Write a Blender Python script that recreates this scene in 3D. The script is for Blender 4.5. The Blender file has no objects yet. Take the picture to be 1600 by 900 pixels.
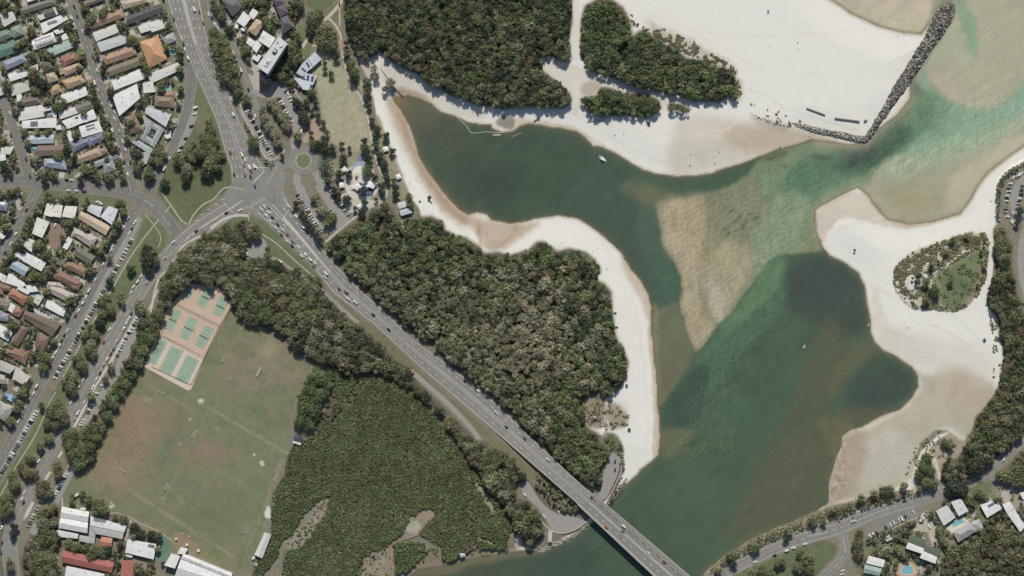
import bpy, math, random
import numpy as np
from mathutils import Vector
from mathutils.geometry import tessellate_polygon
random.seed(7); RNG = np.random.default_rng(11)
S = bpy.context.scene
COL = S.collection
R = math.radians
PXM = 0.7            # metres for one picture unit
CAMH = 2600.0
# ---------------------------------------------------------------- camera, sky, sun
cd = bpy.data.cameras.new('camera'); cam = bpy.data.objects.new('camera', cd); COL.objects.link(cam)
cam.location = (0, 0, CAMH); cam.rotation_euler = (0, 0, 0)
cd.sensor_width = 36; cd.lens = 36 * CAMH / (1600 * PXM)
cd.clip_start = 10; cd.clip_end = 9000
S.camera = cam
SUN_EL = 43.0
w = bpy.data.worlds.new('World'); S.world = w; w.use_nodes = True
nt = w.node_tree; bg = nt.nodes['Background']
sky = nt.nodes.new('ShaderNodeTexSky'); sky.sky_type = 'NISHITA'; sky.sun_disc = False
sky.sun_elevation = R(SUN_EL); sky.sun_rotation = R(0)
nt.links.new(sky.outputs[0], bg.inputs[0]); bg.inputs[1].default_value = 0.085
sd = bpy.data.lights.new('sun', 'SUN'); sd.energy = 3.9; sd.angle = R(0.53); sd.color = (1, 0.965, 0.92)
so = bpy.data.objects.new('sun', sd); COL.objects.link(so)
so.rotation_euler = (R(-(90 - SUN_EL)), 0, 0); so.location = (0, 300, 400)
S.view_settings.view_transform = 'Standard'; S.view_settings.look = 'None'
S.view_settings.gamma = 1; S.view_settings.use_curve_mapping = False
S.view_settings.exposure = 0.45
KALB = 1.62          # displayed linear value / albedo under this light
KW = (0.878, 0.90, 0.985)
# ---------------------------------------------------------------- helpers
def lin(c):
    c = c / 255.0
    return c / 12.92 if c <= 0.04045 else ((c + 0.055) / 1.055) ** 2.4
SAT = 0.80
def hx(h, k=None):
    h = h.lstrip('#'); k = KALB if k is None else k
    c = [lin(int(h[i:i+2], 16)) / (k*KW[i//2]) for i in (0, 2, 4)]; y = .3*c[0] + .59*c[1] + .11*c[2]
    return tuple(min(0.82, y + (v-y)*SAT) for v in c)
def W(px, py, z=2.0):
    f = PXM * (CAMH - z) / CAMH
    return ((px - 800) * f, (450 - py) * f, z)
def T(ox, oy, s=6.0):
    def f(*a):
        if len(a) == 1 and isinstance(a[0], str):
            v = [float(q) for q in a[0].split()]
            return [(ox + v[i] / s, oy + v[i+1] / s) for i in range(0, len(v), 2)]
        return (ox + a[0] / s, oy + a[1] / s)
    return f
def PT(s):
    v = [float(q) for q in s.replace(',', ' ').split()]
    return [(v[i], v[i+1]) for i in range(0, len(v), 2)]
MATS = {}
def nodes(m): m.use_nodes = True; return m.node_tree.nodes, m.node_tree.links, m.node_tree.nodes['Principled BSDF']
def mat(color, rough=0.8, var=0.12, scale=0.5, spec=0.3, metal=0.0, hue=0.0, alb=False, objvar=0.0, name=None, stripes=0.0, sscale=3.0):
    key = (color, rough, var, scale, spec, metal, alb, objvar, stripes, sscale)
    if key in MATS: return MATS[key]
    m = bpy.data.materials.new(name or 'surface_' + str(color).lstrip('#')); n, l, b = nodes(m)
    c = hx(color) if isinstance(color, str) else color
    b.inputs['Roughness'].default_value = rough; b.inputs['Metallic'].default_value = metal
    b.inputs['Specular IOR Level'].default_value = spec
    g = n.new('ShaderNodeNewGeometry')
    no = n.new('ShaderNodeTexNoise'); no.inputs['Scale'].default_value = scale; no.inputs['Detail'].default_value = 5; no.inputs['Roughness'].default_value = 0.65
    l.new(g.outputs['Position'], no.inputs['Vector'])
    mr = n.new('ShaderNodeMapRange'); mr.inputs[1].default_value = 0.3; mr.inputs[2].default_value = 0.7
    mr.inputs[3].default_value = 1 - var; mr.inputs[4].default_value = 1 + var
    l.new(no.outputs[0], mr.inputs[0])
    out = mr.outputs[0]
    if stripes:
        tc = n.new('ShaderNodeTexCoord'); wv = n.new('ShaderNodeTexWave'); wv.inputs['Scale'].default_value = sscale
        l.new(tc.outputs['Object'], wv.inputs['Vector'])
        m3 = n.new('ShaderNodeMapRange'); m3.inputs[3].default_value = 1 - stripes; m3.inputs[4].default_value = 1
        l.new(wv.outputs['Fac'], m3.inputs[0]); mm = n.new('ShaderNodeMath'); mm.operation = 'MULTIPLY'
        l.new(out, mm.inputs[0]); l.new(m3.outputs[0], mm.inputs[1]); out = mm.outputs[0]
    if objvar:
        oi = n.new('ShaderNodeObjectInfo'); m2 = n.new('ShaderNodeMapRange'); m2.inputs[3].default_value = 1 - objvar; m2.inputs[4].default_value = 1 + objvar
        l.new(oi.outputs['Random'], m2.inputs[0]); mm = n.new('ShaderNodeMath'); mm.operation = 'MULTIPLY'
        l.new(out, mm.inputs[0]); l.new(m2.outputs[0], mm.inputs[1]); out = mm.outputs[0]
    vm = n.new('ShaderNodeVectorMath'); vm.operation = 'SCALE'; vm.inputs[0].default_value = c
    l.new(out, vm.inputs['Scale']); l.new(vm.outputs[0], b.inputs['Base Color'])
    MATS[key] = m
    return m
class MB:
    def __init__(s): s.v = []; s.f = []; s.m = []
    def face(s, pts, mi=0):
        i = len(s.v); s.v += [tuple(p) for p in pts]; s.f.append(tuple(range(i, i + len(pts)))); s.m.append(mi)
    def prism(s, pts, z0, z1, mi=0, top=True, bot=False, mt=None):
        n = len(pts); i = len(s.v)
        a = sum(pts[k][0]*pts[(k+1) % n][1] - pts[(k+1) % n][0]*pts[k][1] for k in range(n))
        if a < 0: pts = pts[::-1]
        s.v += [(p[0], p[1], z0) for p in pts] + [(p[0], p[1], z1) for p in pts]
        for k in range(n):
            j = (k + 1) % n; s.f.append((i + k, i + j, i + n + j, i + n + k)); s.m.append(mi)
        if top: s.f.append(tuple(i + n + k for k in range(n))); s.m.append(mi if mt is None else mt)
        if bot: s.f.append(tuple(i + k for k in reversed(range(n)))); s.m.append(mi)
    def box(s, cx, cy, cz, lx, ly, lz, a=0.0, mi=0, tap=1.0):
        ca, sa = math.cos(a), math.sin(a)
        def q(x, y): return (cx + x*ca - y*sa, cy + x*sa + y*ca)
        i = len(s.v)
        for z, t in ((cz - lz/2, 1.0), (cz + lz/2, tap)):
            for x, y in ((-1, -1), (1, -1), (1, 1), (-1, 1)):
                p = q(x*lx/2*t, y*ly/2*t); s.v.append((p[0], p[1], z))
        for f in ((0, 3, 2, 1), (4, 5, 6, 7), (0, 1, 5, 4), (1, 2, 6, 5), (2, 3, 7, 6), (3, 0, 4, 7)):
            s.f.append(tuple(i + k for k in f)); s.m.append(mi)
    def cyl(s, p0, p1, r0, r1, n=8, mi=0, cap=True):
        p0 = Vector(p0); p1 = Vector(p1); d = (p1 - p0).normalized()
        u = d.orthogonal().normalized(); v = d.cross(u); i = len(s.v)
        for p, r in ((p0, r0), (p1, r1)):
            for k in range(n):
                a = 2*math.pi*k/n; s.v.append(tuple(p + u*math.cos(a)*r + v*math.sin(a)*r))
        for k in range(n):
            j = (k+1) % n; s.f.append((i+k, i+j, i+n+j, i+n+k)); s.m.append(mi)
        if cap: s.f.append(tuple(i+n+k for k in range(n))); s.m.append(mi)
    def mesh(s, name, mats):
        me = bpy.data.meshes.new(name); me.from_pydata(s.v, [], s.f)
        for m in (mats if isinstance(mats, (list, tuple)) else [mats]): me.materials.append(m)
        me.polygons.foreach_set('material_index', s.m); me.update(); return me
    def build(s, name, mats, parent=None, loc=None):
        o = bpy.data.objects.new(name, s.mesh(name, mats)); COL.objects.link(o)
        if parent: o.parent = parent
        if loc: o.location = loc
        return o
def empty(name, loc, rz=0.0):
    o = bpy.data.objects.new(name, None); COL.objects.link(o); o.location = loc; o.rotation_euler = (0, 0, rz)
    o.empty_display_size = 1; return o
def kind(o, k): o['kind'] = k; return o
def tag(o, label, cat, group=None):
    o['label'] = label; o['category'] = cat
    if group: o['group'] = group
    return o
LM = [('the orange hip roofed house', 240, 80), ('the grassed roundabout', 474, 251), ('the traffic light junction', 400, 292),
 ('the tall apartment tower', 425, 87), ('the tennis courts', 305, 515), ('the road bridge', 975, 845), ('the bend of the breakwater', 1350, 212),
 ('the boat ramp', 860, 842), ('the curved solar building', 482, 108), ('the playground sails', 570, 288), ('the long red roof', 138, 882),
 ('the big white hall', 310, 885), ('the resort lawn', 1405, 840), ('the long turquoise pool', 1497, 817), ('the green dune patch', 1505, 440),
 ('the boardwalk shelter', 723, 867), ('the sandy clearing', 895, 115), ('the dark green fig', 392, 478), ('the beach point', 1028, 715),
 ('the blue shade sails', 18, 620), ('the top left corner', 0, 0), ('the leftmost T junction', 45, 280), ('the middle T junction', 209, 294),
 ('the beach amenities block', 632, 326), ('the white apartment row', 95, 330), ('the courtyard house', 238, 209), ('the pontoon boat', 942, 248),
 ('the mangrove mud patch', 660, 815), ('the grey pitch shed', 408, 852), ('the sandbar tip', 1087, 550), ('the right edge car park', 1585, 305),
 ('the round beach fig', 1449, 735), ('the lower left road bend', 22, 860), ('the triangular park', 300, 300), ('the riverside turning loop', 1318, 865),
 ('the top edge sand track', 903, 5), ('the brown forest patch', 800, 500), ('the old road strip', 700, 630), ('the tip of the breakwater', 1485, 12)]
PEND = []
def near(o, desc, cat, x, y, group=None, noun=None):
    PEND.append((o, desc, cat, x, y, group))
ORD = ['closest', 'second closest', 'third closest', 'fourth closest', 'fifth closest', 'sixth closest', 'seventh closest', 'eighth closest', 'ninth closest', 'tenth closest']
def ordn(i):
    if i < 10: return ORD[i]
    n = i + 1; sfx = 'th' if 10 <= n % 100 <= 20 else {1: 'st', 2: 'nd', 3: 'rd'}.get(n % 10, 'th')
    return '%d%s closest' % (n, sfx)
def finish_labels():
    g = {}
    for it in PEND:
        o, d, c, x, y, gr = it
        best = min(LM, key=lambda q: (q[1]-x)**2 + (q[2]-y)**2)
        dx, dy = x - best[1], y - best[2]
        side = ('right' if dx > 0 else 'left') if abs(dx) > abs(dy) else ('lower' if dy > 0 else 'upper')
        g.setdefault((d, best[0], side), []).append((dx*dx + dy*dy, it))
    for (d, l, s), lst in g.items():
        lst.sort(key=lambda q: q[0])
        for i, (_, (o, dd, c, x, y, gr)) in enumerate(lst):
            lab = '%s on the %s side of %s' % (d, s, l) if len(lst) == 1 else '%s, %s to %s, %s side' % (d, ordn(i), l, s)
            tag(o, lab, c, gr)
def copy_thing(root, loc, rz=0.0, sc=None, link=True):
    r = root.copy(); COL.objects.link(r); r.location = loc; r.rotation_euler = (0, 0, rz)
    if sc: r.scale = sc if isinstance(sc, tuple) else (sc, sc, sc)
    for ch in root.children:
        c = ch.copy(); COL.objects.link(c); c.parent = r; c.matrix_parent_inverse = ch.matrix_parent_inverse.copy()
    return r
def vnoise(X, Y, cell, seed):
    rs = np.random.default_rng(seed); n = 257; g = rs.random((n, n))
    x = X / cell + 1000.37; y = Y / cell + 1000.71
    xi = np.floor(x).astype(int); yi = np.floor(y).astype(int); fx = x - xi; fy = y - yi
    fx = fx*fx*(3-2*fx); fy = fy*fy*(3-2*fy); a = xi % n; b = yi % n; a1 = (a+1) % n; b1 = (b+1) % n
    return (g[a, b]*(1-fx)*(1-fy) + g[a1, b]*fx*(1-fy) + g[a, b1]*(1-fx)*fy + g[a1, b1]*fx*fy)*2 - 1
def sdf(poly, X, Y):
    P = np.array(poly, float); n = len(P); d2 = np.full(X.shape, 1e18); ins = np.zeros(X.shape, bool)
    for i in range(n):
        ax, ay = P[i]; bx, by = P[(i+1) % n]; ex, ey = bx-ax, by-ay; L = ex*ex + ey*ey + 1e-9
        t = np.clip(((X-ax)*ex + (Y-ay)*ey) / L, 0, 1)
        dx = X-ax-t*ex; dy = Y-ay-t*ey; np.minimum(d2, dx*dx + dy*dy, out=d2)
        c = (ay > Y) != (by > Y)
        if ey != 0: ins ^= c & (X < (Y-ay)*ex/ey + ax)
    d = np.sqrt(d2); return np.where(ins, d, -d)
def inpoly(poly, X, Y):
    P = np.array(poly, float); n = len(P); ins = np.zeros(np.shape(X), bool)
    for i in range(n):
        ax, ay = P[i]; bx, by = P[(i+1) % n]
        if by != ay: ins ^= ((ay > Y) != (by > Y)) & (X < (Y-ay)*(bx-ax)/(by-ay) + ax)
    return ins
def smooth(P, it=2, closed=True):
    P = [tuple(p) for p in P]
    for _ in range(it):
        Q = []; n = len(P)
        rng = range(n) if closed else range(n-1)
        if not closed: Q.append(P[0])
        for i in rng:
            a, b = P[i], P[(i+1) % n]
            Q.append((a[0]*.75+b[0]*.25, a[1]*.75+b[1]*.25)); Q.append((a[0]*.25+b[0]*.75, a[1]*.25+b[1]*.75))
        if not closed: Q.append(P[-1])
        P = Q
    return P
# occupancy raster in picture units (0 free, 1 road or paving, 2 building, 3 water)
OCC = np.zeros((940, 1640), np.uint8)
OX, OY = np.meshgrid(np.arange(1640) - 20 + .5, np.arange(940) - 20 + .5)
def occ_poly(poly, v, grow=0.0):
    P = np.array(poly); x0, y0 = np.floor(P.min(0) - grow - 1).astype(int); x1, y1 = np.ceil(P.max(0) + grow + 1).astype(int)
    x0 = max(x0, -20); y0 = max(y0, -20); x1 = min(x1, 1619); y1 = min(y1, 919)
    if x1 <= x0 or y1 <= y0: return
    sl = (slice(y0+20, y1+21), slice(x0+20, x1+21))
    OCC[sl] = np.where(sdf(poly, OX[sl], OY[sl]) > -grow, v, OCC[sl])
def occ(x, y):
    i, j = int(y + 20), int(x + 20)
    return OCC[i, j] if 0 <= i < 940 and 0 <= j < 1640 else 0
# ---------------------------------------------------------------- shoreline and terrain
BIG = 4000
WATER = PT('''1287 -8 1330 22 1375 42 1412 52 1440 54 1462 25 1484 6 1490 20 1474 52 1450 85 1430 114 1422 130 1421 155 1400 180 1372 202 1352 222
1325 226 1300 221 1267 217 1247 224 1220 231 1192 242 1170 251 1140 260 1112 270 1085 275 1055 275 1025 271 1005 265 982 252 962 240 940 229 927 228 915 215
900 205 875 200 850 196 827 192 812 196 800 205 785 207 770 200 767 194 750 194 732 191 712 182 690 175 675 162 655 153 638 148 622 150 612 150 618 162 635 188 645 212
653 242 668 268 690 298 700 310 717 327 732 336 745 332 760 335 770 345 797 350 817 347 840 342 870 337 900 342 920 352 937 365 950 376 972 397 985 420 1000 437
1012 460 1017 482 1016 510 1020 537 1022 567 1025 587 1027 625 1029 657 1030 682 1029 710 1010 727 985 750 967 765 950 788 935 806 920 820 900 837 875 850 848 862
832 859 802 861 760 867 727 874 700 882 655 888 640 900 620 1000 600 4000 900 4000 1080 940 1099 900 1110 887 1134 868 1159 852 1184 838 1209 827 1234 817 1259 807 1280 797 1295 787
1297 750 1307 715 1315 700 1317 682 1330 672 1347 667 1375 652 1407 640 1425 622 1435 605 1435 588 1425 573 1405 560 1380 547 1367 535 1361 520 1360 500 1355 472
1351 445 1342 427 1320 411 1297 399 1285 385 1277 362 1274 330 1287 320 1312 307 1340 294 1355 305 1368 325 1385 343 1420 352 1455 348 1500 335 1518 312 1530 288 1545 270
1570 250 1600 229 1700 160 4000 -800 4000 -4000 1200 -4000''')
def axis(a, b, st, far):
    c = list(np.arange(a, b + st, st)); lo = [a - q for q in far]; hi = [c[-1] + q for q in far]
    return np.array(sorted(lo) + c + hi)
FAR = [8, 25, 60, 130, 300, 700, 1500, 3000]
gx = axis(-24, 1624, 1.6, FAR); gy = axis(-24, 924, 1.6, FAR)
NX, NY = len(gx), len(gy)
GX, GY = np.meshgrid(gx, gy)
wob = vnoise(GX, GY, 9, 1)*1.1 + vnoise(GX, GY, 4, 2)*0.5
WX = GX + wob; WY = GY + vnoise(GX, GY, 9, 3)*1.1 + vnoise(GX, GY, 4, 4)*0.5
def ssd(P, X=None, Y=None, m=40):
    X = GX if X is None else X; Y = GY if Y is None else Y
    A = np.array(P); out = np.full(X.shape, -1e3)
    c0, c1 = np.searchsorted(gx, A[:, 0].min()-m), np.searchsorted(gx, A[:, 0].max()+m)
    r0, r1 = np.searchsorted(gy, A[:, 1].min()-m), np.searchsorted(gy, A[:, 1].max()+m)
    out[r0:r1, c0:c1] = sdf(P, X[r0:r1, c0:c1], Y[r0:r1, c0:c1]); return out
SW = sdf(WATER, GX + vnoise(GX, GY, 14, 5)*0.8, GY + vnoise(GX, GY, 14, 6)*0.8)
def sst(t): t = np.clip(t, 0, 1); return t*t*(3-2*t)
Z = np.where(SW > 0, -0.12 - 2.2*sst(SW/25.0), 0.10 + 1.9*sst((-SW*PXM)/16.0 - 0.02))
ZB = np.where(SW > 0, Z, 0.06 + 1.94*sst((-SW*PXM)/38.0)); Z = np.where(SW < -30, 2.0, Z)
GC = np.zeros(GX.shape + (3,)); 
def blend(A, poly, color, soft=3.0, warp=1.0, op=1.0, sm=1, off=0.0):
    P = smooth(poly, sm) if sm else poly
    d = ssd(P, GX + wob*warp, GY + (WY-GY)*warp, m=soft*2 + 10)
    a = sst((d + off)/soft*0.5 + 0.5)[..., None] * op
    A[:] = A*(1-a) + np.array(hx(color) if isinstance(color, str) else color)*a
def blob(A, x, y, rx, ry, color, op=1.0, ang=0.0, p=2.0):
    c, s = math.cos(R(ang)), math.sin(R(ang)); dx, dy = WX-x, WY-y
    q = ((dx*c + dy*s)/rx)**2 + ((-dx*s + dy*c)/ry)**2
    a = (np.exp(-q**(p/2))*op)[..., None]; A[:] = A*(1-a) + np.array(hx(color))*a
# --- beaches
GC[:] = hx('#dcdad2')
n1 = vnoise(GX, GY, 30, 21); n2 = vnoise(GX, GY, 7, 22)
def wet(p, c, soft=8, op=1.0, warp=1.5, off=0): blend(GC, PT(p), c, soft, warp, op, 2, off)
wet('1060 185 1100 178 1160 188 1215 196 1262 204 1340 222 1300 232 1200 248 1140 264 1085 276 1050 276 1040 250 1050 210', '#c9c0b0', 14, .9)
wet('1130 195 1180 195 1255 203 1310 218 1300 230 1235 232 1190 244 1160 240 1130 215', '#bcab90', 10, .8)
wet('1165 178 1200 186 1235 200 1222 208 1190 200', '#a99f90', 5, .6)
wet('600 150 625 155 652 230 690 300 735 338 800 352 850 345 822 366 785 392 756 392 748 362 715 352 690 332 655 282 632 232 612 190', '#b7a58e', 7, .95)
wet('612 160 625 165 652 240 690 303 735 345 728 352 700 330 665 284 645 240 625 195', '#a07f62', 5, .6)
wet('742 345 752 350 753 390 748 385', '#a1835f', 3, .6)
wet('805 350 812 352 790 380 778 388 770 388 795 370', '#a5875f', 4, .6)
wet('585 88 640 112 700 150 735 172 760 178 755 190 700 180 650 155 600 140', '#cac3b6', 6, .8)
wet('615 135 650 140 680 160 640 158 610 152', '#94806a', 6, .8)
wet('775 185 800 183 860 190 900 198 930 220 948 230 900 212 850 200 790 205 770 196', '#c4b49c', 5, .8)
wet('792 176 806 186 802 203 786 200 770 190', '#77746e', 2, .75, 1.0)
wet('1270 330 1345 290 1385 338 1420 350 1500 332 1540 275 1600 230 1620 220 1620 216 1575 243 1545 264 1527 285 1517 307 1505 329 1475 346 1437 358 1400 358 1360 349 1332 341 1310 344 1300 352 1290 375 1282 390 1272 350', '#c8bcac', 3, .95)
wet('1282 -10 1330 15 1375 35 1415 46 1450 50 1470 10 1470 -20', '#bfb4a1', 14, .9)
wet('1425 575 1450 588 1475 575 1520 580 1556 600 1562 640 1532 690 1510 690 1480 665 1445 690 1432 715 1428 748 1395 765 1340 785 1275 808 1280 700 1400 645 1430 620 1440 600', '#aea794', 9, .97)
wet('1340 690 1400 665 1440 690 1425 745 1370 765 1330 750', '#b9b4a3', 14, .8)
wet('1440 600 1500 590 1540 610 1530 660 1480 662 1450 640', '#b3a895', 12, .6)
wet('1365 540 1400 560 1450 585 1550 600 1560 560 1500 530 1420 520 1380 500', '#c9c3b5', 16, .6)
wet('1480 560 1545 600 1545 640 1500 640 1470 610', '#b7a58f', 15, .6)
wet('1400 650 1450 655 1440 690 1400 680', '#a39d8b', 12, .5)
wet('1300 690 1340 665 1360 690 1345 740 1340 770 1300 795 1285 790', '#a39181', 10, .75)
wet('1330 660 1370 645 1420 628 1426 634 1375 660 1340 672', '#cbbfab', 3, .9)
wet('968 395 985 410 1004 440 1018 460 1021 500 1012 505 1003 470 985 445 972 420', '#bfab95', 5, .8)
wet('1010 510 1020 510 1032 700 1027 716 1018 712 1022 640 1016 560', '#c2ad92', 3, .8)
wet('1360 450 1375 460 1395 540 1440 580 1430 575 1380 550 1362 520', '#d0cbbb', 5, .9)
wet('1422 128 1426 155 1405 183 1372 205 1372 200 1400 172', '#d2cdbf', 3, .9)
# wet margin wherever the sand is only just above the water
mg = sst(1 - np.clip(-SW, 0, 5.5)/5.5)[..., None]*0.75*(SW < 6)[..., None]
GC = GC*(1-mg) + np.array(hx('#b3a186'))*mg
for (pts, c_, w_, op_) in (('1360 450 1400 462 1450 470 1500 500 1540 540', '#c9c5bb', 1.2, .5), ('1452 506 1475 515 1500 530 1520 545', '#b9b4a9', 1.0, .6), ('1365 508 1400 520 1425 528', '#c2bdb0', 1.0, .5), ('1380 340 1330 352 1300 366 1290 380 1296 396', '#cfcbc0', 1.4, .6), ('1352 440 1380 455 1420 482', '#c9c4b8', 1.5, .4),
        ('1000 195 1060 215 1120 205 1180 180', '#d2cdc2', 1.5, .5), ('940 205 1000 240 1060 262 1110 262', '#cdc7ba', 1.5, .45), ('930 365 960 400 985 450 1000 520 1010 600 1012 690', '#cfcac0', 1.4, .5), ('940 380 965 420 985 480 996 560 1000 640', '#d2cec5', 1.2, .5), ('1170 140 1210 160 1260 180 1300 192 1340 205', '#c6c0b4', 1.5, .45),
        ('1010 20 1090 50 1200 60 1320 50', '#d3cfc6', 1.6, .45), ('1050 30 1150 90 1250 120 1380 110', '#d4d0c8', 1.3, .4), ('600 170 625 230 650 285 690 330 730 365', '#cbc5ba', 1.2, .5), ('1440 345 1500 345 1540 300', '#d0cbc1', 1.3, .5)):
    L_, R__ = [], []; P_ = np.array(smooth(PT(pts), 2, False)); d_ = np.gradient(P_, axis=0); d_ /= np.hypot(d_[:, 0], d_[:, 1])[:, None]; n_ = np.stack([-d_[:, 1], d_[:, 0]], 1)*w_; blend(GC, [tuple(q) for q in P_ + n_] + [tuple(q) for q in (P_ - n_)[::-1]], c_, 2.0, 2.5, op_, 0)
for k in range(420):
    x, y = RNG.uniform(900, 1600), RNG.uniform(0, 560)
    blob(GC, x, y, RNG.uniform(.8, 2.2), RNG.uniform(.8, 1.6), '#c2bdb3', RNG.uniform(.15, .5), RNG.uniform(0, 180), 4) if k < 0 else None
tr_ = vnoise(GX*.35 + GY*.2, GY*1.0 - GX*.3, 5, 28)*.5 + vnoise(GX, GY, 2.2, 29)*.5; GC *= (1 + .028*tr_)[..., None]*(1 - .05*np.clip(vnoise(GX, GY, 2.6, 30) - .55, 0, 1))[..., None]
# damp sand is mottled
dry = np.array(hx('#dcdad2')).sum(); damp = np.clip((dry - GC.sum(-1))/(dry*.3), 0, 1)
sw = vnoise(GX + 14*vnoise(GX, GY, 40, 24), GY, 13, 25)*.5 + vnoise(GX, GY, 3.5, 26)*.3 + vnoise(GX, GY, 1.9, 27)*.35
GC *= (1 + .11*sw*damp)[..., None]
for k in range(70):
    t = RNG.random(); x = 1312 - 12*t + RNG.normal(0, 5); y = 690 + 95*t; blob(GC, x + 6, y, RNG.uniform(1.5, 5), RNG.uniform(1, 3), RNG.choice(['#8a7360', '#9a8570', '#c4b3a0']), .5, RNG.uniform(0, 180), 4)
# lagoon floor
sea = sst(SW/6.0)[..., None]; GC = GC*(1-sea) + np.array(hx('#a3967b'))*sea
# --- inland ground
def land(p, c, soft=3, op=1.0, sm=1, warp=1.0, off=0): blend(GC, PT(p) if isinstance(p, str) else p, c, soft, warp, op, sm, off)
LANDW = '''-4000 -4000 537 -4000 540 0 545 55 556 85 563 100 575 118 582 150 590 185 603 215 617 250 628 280 640 305 655 325 660 345 700 370 760 400 830 400 930 420 950 480 965 560 975 590 955 620
920 625 915 670 940 680 965 700 972 720 962 750 940 790 905 828 865 850 840 860 800 850 740 862 690 885 640 905 560 4000 -4000 4000'''
land(LANDW, '#7f7b69', 2, sm=0)
LANDE = '''1095 902 1134 866 1184 836 1234 815 1290 793 1330 783 1380 770 1425 765 1432 745 1428 720 1440 690 1460 672 1480 672 1505 690 1520 672 1522 655 1550 622 1562 600 1570 560 1560 520 1558 500 1542 475 1548 440
1552 410 1553 352 1562 345 1559 300 1564 280 1582 262 1620 245 4000 -600 4000 4000 1060 4000'''
land(LANDE, '#847e6a', 2, sm=0)
V1 = PT('''535 -30 535 17 541 45 547 67 560 92 577 92 593 79 605 92 622 103 650 115 675 135 712 152 750 165 787 170 825 167 875 170 893 163 894 147 875 127 850 112 845 100 855 88 872 93 890 99 894 86 890 62 895 40 893 -30''')
V2 = PT('''935 -5 912 9 907 37 906 70 908 87 917 107 934 115 950 120 967 125 990 138 1025 143 1062 150 1085 158 1105 158 1125 160 1138 150 1148 158 1156 150 1150 135 1150 115 1135 108 1107 92 1075 90 1055 75 1032 62 1015 50 1000 47 990 55 985 35 975 12 957 0''')
V3 = PT('937 132 975 144 1010 146 1033 156 1035 170 1012 184 975 180 942 183 920 176 906 160 907 151 932 148')
V3B = PT('1042 158 1062 161 1080 170 1074 179 1057 174 1043 174')
V4 = PT('''505 385 530 362 560 346 580 336 598 324 612 326 622 345 636 342 675 337 692 345 697 360 712 366 730 371 750 386 757 395 775 393 800 397 825 390 840 376 850 376 862 384 870 392 890 387 915 392 932 405 940 425 930 437
945 442 957 457 957 482 960 505 962 525 975 542 983 567 978 587 970 607 950 622 932 613 912 620 914 637 916 662 925 672 935 676 938 692 955 702 955 715 942 732 940 757 930 763 904 750 875 727 857 707 838 688 820 668 800 648 770 620 733 592
700 565 683 547 645 518 625 502 600 478 575 458 556 440 540 425 518 400''')
V5 = PT('''330 360 350 349 385 343 410 356 414 375 400 372 378 378 374 398 385 404 410 402 430 408 445 418 475 424 495 432 506 450 520 476 545 495 575 518 600 538 625 566 650 578 655 598 682 625 710 654 735 680 752 690 770 692 806 715 818 732 826 748 842 770 858 790 872 800 862 803 850 795 838 776 826 752 812 752 803 765
812 780 828 783 840 797 853 815 847 843 826 856 814 843 800 825 790 800 760 762 720 705 680 645 640 608 600 588 560 582 535 590 520 572 500 568 478 560 450 537 435 518 420 512 392 508 372 495 362 476 352 460 337 446 322 442 303 443
290 455 275 472 262 482 250 478 248 458 254 432 272 412 282 390 300 376 315 368''')
VM = PT('''512 655 530 640 548 634 562 588 600 590 640 610 680 650 720 708 760 764 790 800 800 828 790 845 782 850 765 844 748 838 742 846 736 860 715 872 695 866 690 855 680 848 664 838 651 836 655 828 668 812 680 800 672 793 655 800 640 812 630 832 622 840 608 848 600 865 575 872 560 905
440 905 445 862 470 855 485 835 510 802 513 776 503 778 478 800 455 835 440 845 432 870 405 905 392 905 400 880 412 868 425 845 424 800 427 770 445 742 450 712 462 692 490 682''')
VF2 = PT('500 571 514 577 520 595 514 622 500 652 486 676 466 681 457 664 459 640 466 618 474 592 486 574')
V7 = PT('''1553 357 1570 358 1575 372 1582 385 1580 410 1587 440 1592 465 1605 482 1605 690 1592 700 1580 715 1560 722 1530 742 1500 758 1474 750 1472 726 1500 714 1510 684 1522 670 1524 655 1537 640 1551 620 1563 600 1564 575 1572 547 1562 525 1564 500 1543 474 1542 450 1556 425 1552 400''')
V7B = PT('1610 700 1590 708 1575 730 1553 742 1556 755 1580 762 1610 762')
V8 = PT('1538 823 1566 813 1592 830 1612 832 1612 910 1470 910 1474 860 1492 852 1520 834')
VW = PT('''250 478 262 484 258 500 250 515 243 530 233 545 226 560 214 577 205 592 195 610 185 627 172 650 160 682 148 717 134 733 112 738 104 720 100 705 106 690 122 678 135 662 147 648 160 622 172 600 185 580 195 560 202 540 210 520 216 500 224 490 236 486''')
VS = PT('''100 795 70 790 62 800 52 830 40 850 32 880 38 905 90 905 92 870 100 850 90 830 92 810''')
for q in (V1, V2, V3, V3B, V4, V5, V7, V7B, V8, VW, VS): blend(GC, q, '#665c49', 4, 1, 1, 0)
blend(GC, VM, '#554b3b', 3, 1, 1, 0)
land('640 808 655 798 676 793 680 806 664 822 652 838 628 840 632 825', '#8e8070', 2); land('648 812 660 820 652 836 636 832 638 820', '#a3a08e', 2)
land('501 777 514 778 512 794 497 814 489 834 470 856 444 857 447 843 463 829 479 821 491 800', '#948b79', 3, .9)
land('520 590 530 600 528 625 512 660 500 662 515 625', '#5c5241', 3, .8); land('560 580 572 592 552 628 520 662 512 660 545 620', '#605544', 3, .8)
land('733 765 738 770 737 845 731 840 730 790', '#6b604e', 2, .8); land('560 905 566 870 598 850 614 852 616 905', '#8f8171', 3); land('640 905 650 870 690 866 735 862 770 850 800 848 812 838 820 858 760 868 700 884', '#8a7c66', 3)
land('742 846 768 842 766 856 745 858', '#b3ad9c', 2); land('806 836 814 836 815 856 803 856', '#b9b3a0', 2)
land('737 745 742 750 770 780 778 800 772 805 750 775', '#a59b86', 1, .8)
SUB = '''-200 -200 262 -200 262 0 290 85 296 120 286 190 262 240 240 282 210 285 120 282 -200 270'''
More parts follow.
